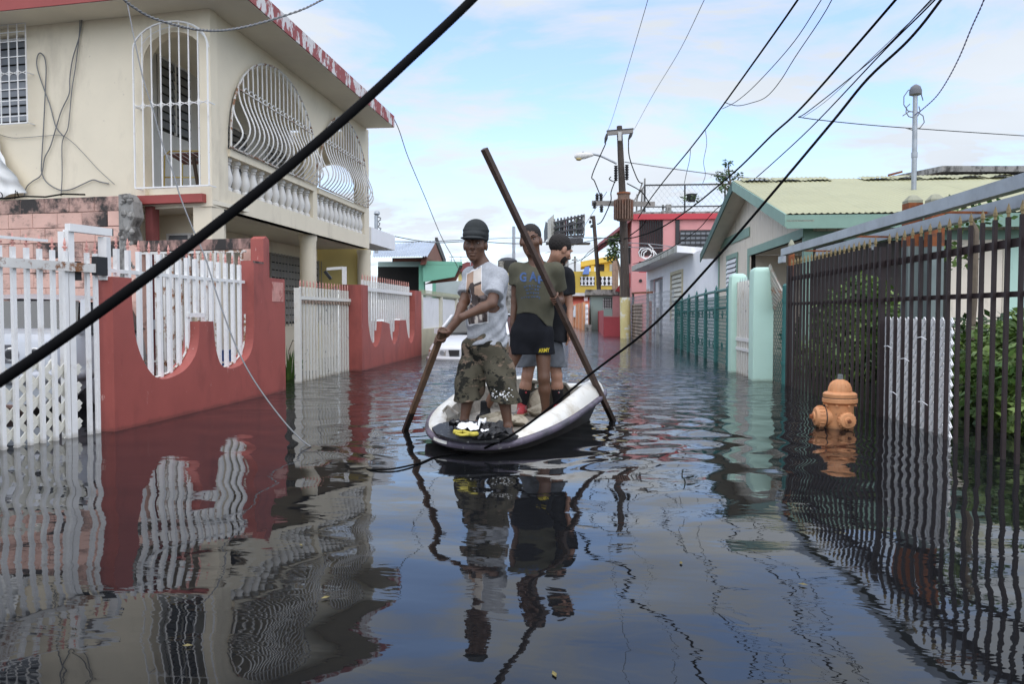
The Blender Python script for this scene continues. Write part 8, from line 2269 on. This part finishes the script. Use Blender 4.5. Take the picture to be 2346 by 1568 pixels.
for x_ in (1196, 1244):
    C2.cone(j2(x_, 765), j2(x_, 850), .106, .116, .05)
C2.disp(lambda X, Y, Z: .006 * np.sin(38 * X + 2.5 * np.sin(5 * Z) + 25 * Y))
zh2 = j2(1220, 812).z
C2.clip(lambda X, Y, Z: zh2 - Z)
m_sh3 = cloth('black_shorts_cloth', (0.012, 0.013, 0.017), 0.2, 8)
sdf_part('shorts', C2, m_sh3, p2_)
bvs = bvh_of(C2)
def lettering(txt, bv, mt, par, x0, y0, w, h, slant=0.0, name='lettering', bold=0.0):
    cu = bpy.data.curves.new('t', 'FONT'); cu.body = txt; cu.size = 1; cu.resolution_u = 3; cu.offset = bold; cu.fill_mode = 'BOTH'; cu.extrude = 0.0
    ob = bpy.data.objects.new('t', cu); COL.objects.link(ob)
    dg = bpy.context.evaluated_depsgraph_get(); me = bpy.data.meshes.new_from_object(ob.evaluated_get(dg))
    bpy.data.objects.remove(ob); bpy.data.curves.remove(cu)
    bm = bmesh.new(); bm.from_mesh(me); bmesh.ops.triangulate(bm, faces=bm.faces)
    bmesh.ops.subdivide_edges(bm, edges=bm.edges, cuts=1)
    X = [v.co.x for v in bm.verts]; Y = [v.co.y for v in bm.verts]
    mx_, mn = max(X), min(X); my, ny_ = max(Y), min(Y)
    m = MB(); ok = []
    bm.verts.ensure_lookup_table()
    for v in bm.verts:
        a = (v.co.x - mn) / (mx_ - mn); b = (v.co.y - ny_) / (my - ny_)
        p = on_skin(bv, x0 + w * a, y0 - h * b + slant * a, .005); ok.append(p is not None); m.v.append(tuple(p) if p is not None else (0, 0, 0))
    for f in bm.faces:
        ids = [v.index for v in f.verts]
        if all(ok[i] for i in ids): m.f.append(tuple(ids)); m.m.append(0)
    bm.free(); bpy.data.meshes.remove(me)
    if m.f: part(name, m, mt, par)
m_blue = mat('faded_blue_print', (0.048, 0.095, 0.22), 0.85, 0.35, 30)
m_yl = mat('army_yellow', (0.60, 0.47, 0.03), 0.8, 0.05, 9)
lettering('G', bv2, m_blue, p2_, 1190.5, 646, 15.5, 22, 0, bold=.035)
lettering('A', bv2, m_blue, p2_, 1212.5, 645, 18, 22, 0, bold=.035)
lettering('F', bv2, m_blue, p2_, 1232, 650, 15, 19, 3, bold=.035)
lettering('ARMY', bvs, m_yl, p2_, 1234, 808.5, 25, 9.5, -1.5, bold=.02)
sg = MB(); rs2 = random.Random(12)
for row_, (y, xa, xb) in enumerate(((656, 1200, 1238), (664, 1204, 1236), (672, 1206, 1234), (681, 1194, 1236))):
    x = xa
    while x < xb:
        w_ = rs2.uniform(3, 6.5)
        yy_ = y - 3 * math.cos((x - 1218) / 14) + rs2.uniform(-1, 1)
        hh = rs2.uniform(2.4, 5.5)
        q_ = [on_skin(bv2, x, yy_, .004), on_skin(bv2, x + w_, yy_ + .4, .004), on_skin(bv2, x + w_ - .5, yy_ + hh, .004), on_skin(bv2, x + .4, yy_ + hh, .004)]
        if all(p is not None for p in q_): sg.add(q_, [(0, 1, 2, 3)])
        x += w_ + rs2.uniform(.5, 3)
part('smudged_print', sg, mat('worn_blue_print', (0.060, 0.095, 0.17), 0.9, 0.3, 30), p2_)
# his trailing foot wears a black water shoe
def shoe_sdf(ank, fdir, h=.006, hi_top=0.0):
    a = Vector((ank.x, ank.y, FLZ + .075)); f = Vector(fdir).normalized()
    s_ = SDF(np.array(a) - .26, np.array(a) + .26, h)
    s_.cone(a - f * .03 + Vector((0, 0, -.04)), a + f * .13 + Vector((0, 0, -.048)), .046, .046, .02)
    s_.cone(a + Vector((0, 0, .03 + hi_top)), a + Vector((0, 0, -.03)), .046, .048, .03)
    s_.clip(lambda X, Y, Z: (FLZ + .004) - Z); s_.clip(lambda X, Y, Z: Z - (a.z + .045 + hi_top))
    return s_
sdf_part('shoe', shoe_sdf(J['al'], -FH - RT * .3, hi_top=.06), cloth('black_neoprene', (0.015, 0.015, 0.017), .2, 9), p2_)

# ---- man in the black shirt, turned away
D3 = 7.72
j3 = lambda x, y, dd=0.0: pD(x, y, D3 + dd)
p3_ = thing('person', 'man in black T-shirt and grey shorts standing at the back, looking down', 'person', (j3(1238, 950).x, j3(1238, 950).y, FLZ))
J = dict(pel=j3(1246, 770), chs=j3(1258, 665, .03), nck=j3(1266, 607, .02), hed=j3(1284, 572, -.03), sl=j3(1222, 628, .08), sr=j3(1296, 630, .02), er=j3(1304, 705, .02), wr=j3(1306, 755, -.10), el=j3(1222, 705, .2), wl=j3(1232, 750, .1),
         hl=j3(1220, 790), hr=j3(1265, 790), kl=j3(1208, 862, -.02), kr=j3(1275, 862, -.02), al=j3(1196, 932), ar=j3(1279, 932))
lo_, hi_ = bounds(*J.values(), m=0.16); lo_[2] = 0.0
B3 = SDF(lo_, hi_, 0.006)
sqn = tuple((-FH * .8 - RT * .5).normalized()); fr3 = Vector(sqn)
B3.cone(J['pel'], J['chs'], .14, .16, .05, (sqn, .68)); B3.cone(J['chs'], J['nck'], .15, .056, .05, (sqn, .7)); B3.cone(J['sl'], J['sr'], .062, .062, .05)
for a, b, c_ in (('sl', 'el', 'wl'), ('sr', 'er', 'wr')):
    B3.cone(J[a], J[b], .05, .041, .025); B3.cone(J[b], J[c_], .041, .028, .02)
w_ = J['wr']; dn = Vector((-.1, 0, -1)).normalized()
B3.ell(w_ + dn * .055, (.026, .036, .055), None, .02)
for i in range(4): B3.cone(w_ + dn * .085 + FH * (.03 - .02 * i), w_ + dn * (.160 - .008 * abs(i - 1.5)) + FH * (.028 - .019 * i) - RT * .02, .0098, .0078, .005)
B3.cone(w_ + dn * .03 - FH * .03, w_ + dn * .10 - FH * .055, .012, .009, .006)
for h_, k_, a_ in (('hl', 'kl', 'al'), ('hr', 'kr', 'ar')):
    kn, an = J[k_], J[a_]
    B3.cone(J[h_], kn, .085, .052, .04); B3.cone(kn, kn.lerp(an, .35), .050, .055, .03); B3.cone(kn.lerp(an, .35), an, .053, .034, .03); B3.cone(an, Vector((an.x, an.y, FLZ + .06)), .034, .034, .02)
    foot(B3, Vector((an.x, an.y, FLZ + .08)), -FH - RT * .2)
hd3, M3 = head(B3, J['hed'], RT * .85 + FH * .5, .42, 0, J['nck'], .062, 1.2)
sdf_part('body', B3, sk3, p3_)
eyes(hd3, p3_)
H3 = SDF(np.array(J['hed']) - .2, np.array(J['hed']) + .22, .005)
H3.ell(hd3(0, -.02, .036), (.099, .120, .110), M3, 0); H3.ell(hd3(0, .12, -.02), (.13, .075, .09), M3, 0, 'sub'); H3.ell(hd3(0, .04, -.09), (.14, .13, .095), M3, 0, 'sub'); H3.ell(hd3(0, -.1, -.13), (.14, .2, .085), M3, 0, 'sub')
H3.disp(lambda X, Y, Z: .003 * np.sin(180 * X) * np.sin(170 * Y) * np.sin(160 * Z))
sdf_part('hair', H3, m_hair, p3_)
beard(hd3, M3, p3_, 1.2)
S3 = SDF(lo_, hi_, 0.008)
S3.cone(j3(1264, 790), J['chs'], .165, .178, .05, (sqn, .78)); S3.cone(J['chs'], j3(1266, 615), .17, .08, .05, (sqn, .74)); S3.cone(J['sl'], J['sr'], .075, .075, .05)
S3.cone(J['sr'], J['sr'].lerp(J['er'], .60), .080, .082, .035); S3.cone(J['sl'], J['sl'].lerp(J['el'], .6), .08, .085, .035)
S3.cone(J['nck'] + Vector((0, 0, .10)), J['nck'] + Vector((0, 0, .01)), .075, .066, 0, None, 'sub')
S3.disp(lambda X, Y, Z: .006 * nsin(X, Y, Z, 22, 8, 3))
zh3 = j3(1240, 782).z
S3.clip(lambda X, Y, Z: zh3 + .012 * np.sin(12 * X) - Z)
sleeve_cut(S3, J['sr'].lerp(J['er'], .62), (J['er'] - J['sr']).normalized(), .13)
sdf_part('shirt', S3, cloth('black_jersey', (0.014, 0.015, 0.018), .2, 9), p3_)
C3 = SDF(lo_, hi_, 0.008)
C3.cone(j3(1244, 758), j3(1243, 792), .150, .165, .04, (sqn, .85))
for h_, k_ in (('hl', 'kl'), ('hr', 'kr')): C3.cone(J[h_], J[h_].lerp(J[k_], .75), .108, .112, .04)
C3.disp(lambda X, Y, Z: .006 * np.sin(40 * X + 10 * np.sin(7 * Z) + 25 * Y))
zh4 = j3(1240, 840).z
C3.clip(lambda X, Y, Z: zh4 + .008 * np.sin(12 * X) - Z)
sdf_part('shorts', C3, cloth('grey_jersey_shorts', (0.115, 0.125, 0.14), .15, 20), p3_)
m_sock = cloth('black_sock_knit', (0.013, 0.013, 0.015), .2, 20); m_redsh = mat('red_grey_sneaker', (0.38, 0.035, 0.045), 0.6, 0.1, 8, stain=((0.20, 0.19, 0.19), 9, 0.50, 0.53))
m_sole = mat('cream_rubber_sole', (0.42, 0.36, 0.24), 0.7, 0.15, 12)
for k_, a_ in (('kl', 'al'), ('kr', 'ar')):
    kn, an = J[k_], J[a_]
    part('sock', MB().tube([kn.lerp(an, .34), kn.lerp(an, .36), kn.lerp(an, .6), an, Vector((an.x, an.y, FLZ + .07))], [.053, .060, .056, .043, .044], 14), m_sock, p3_, smooth=True)
    part('sock_emblem', MB().lathe(kn.lerp(an, .52) - FH * .054 + RT * .012, [(.011, 0), (.009, .004)], 8, axis=-FH), m_redsh, p3_)
    sh_ = shoe_sdf(an, -FH - RT * .2, hi_top=.045)
    so_ = sdf_part('shoe', sh_, m_redsh, p3_)
    s2 = shoe_sdf(an, -FH - RT * .2); s2.F -= .006; s2.clip(lambda X, Y, Z: Z - (FLZ + .028))
    me = s2.mesh('sole', m_sole, WL[p3_.name]); o = bpy.data.objects.new('sole', me); COL.objects.link(o); o.parent = so_

# ---- a few leaves drifting on the flood
rl = random.Random(5)
m_dl = mat('drifting_leaf', (0.16, 0.13, 0.04), 0.6, 0.4, 20)
for x, y in ((745, 1370), (1270, 1545), (1560, 1290), (430, 1480), (1840, 1340), (690, 1250)):
    c = pZ(x, y, 0.006); a = rl.uniform(0, 6.28); L = rl.uniform(.012, .022)
    d_ = Vector((math.cos(a), math.sin(a), 0)); e_ = Vector((-d_.y, d_.x, 0))
    solo('leaf', 'small dead leaf floating on the dark open water', 'leaf', MB().add([c - d_ * L, c - e_ * L * .35, c + d_ * L, c + e_ * L * .35, c + Vector((0, 0, .006))], [(0, 1, 4), (1, 2, 4), (2, 3, 4), (3, 0, 4)]), m_dl, 'dead leaves floating on the flood')
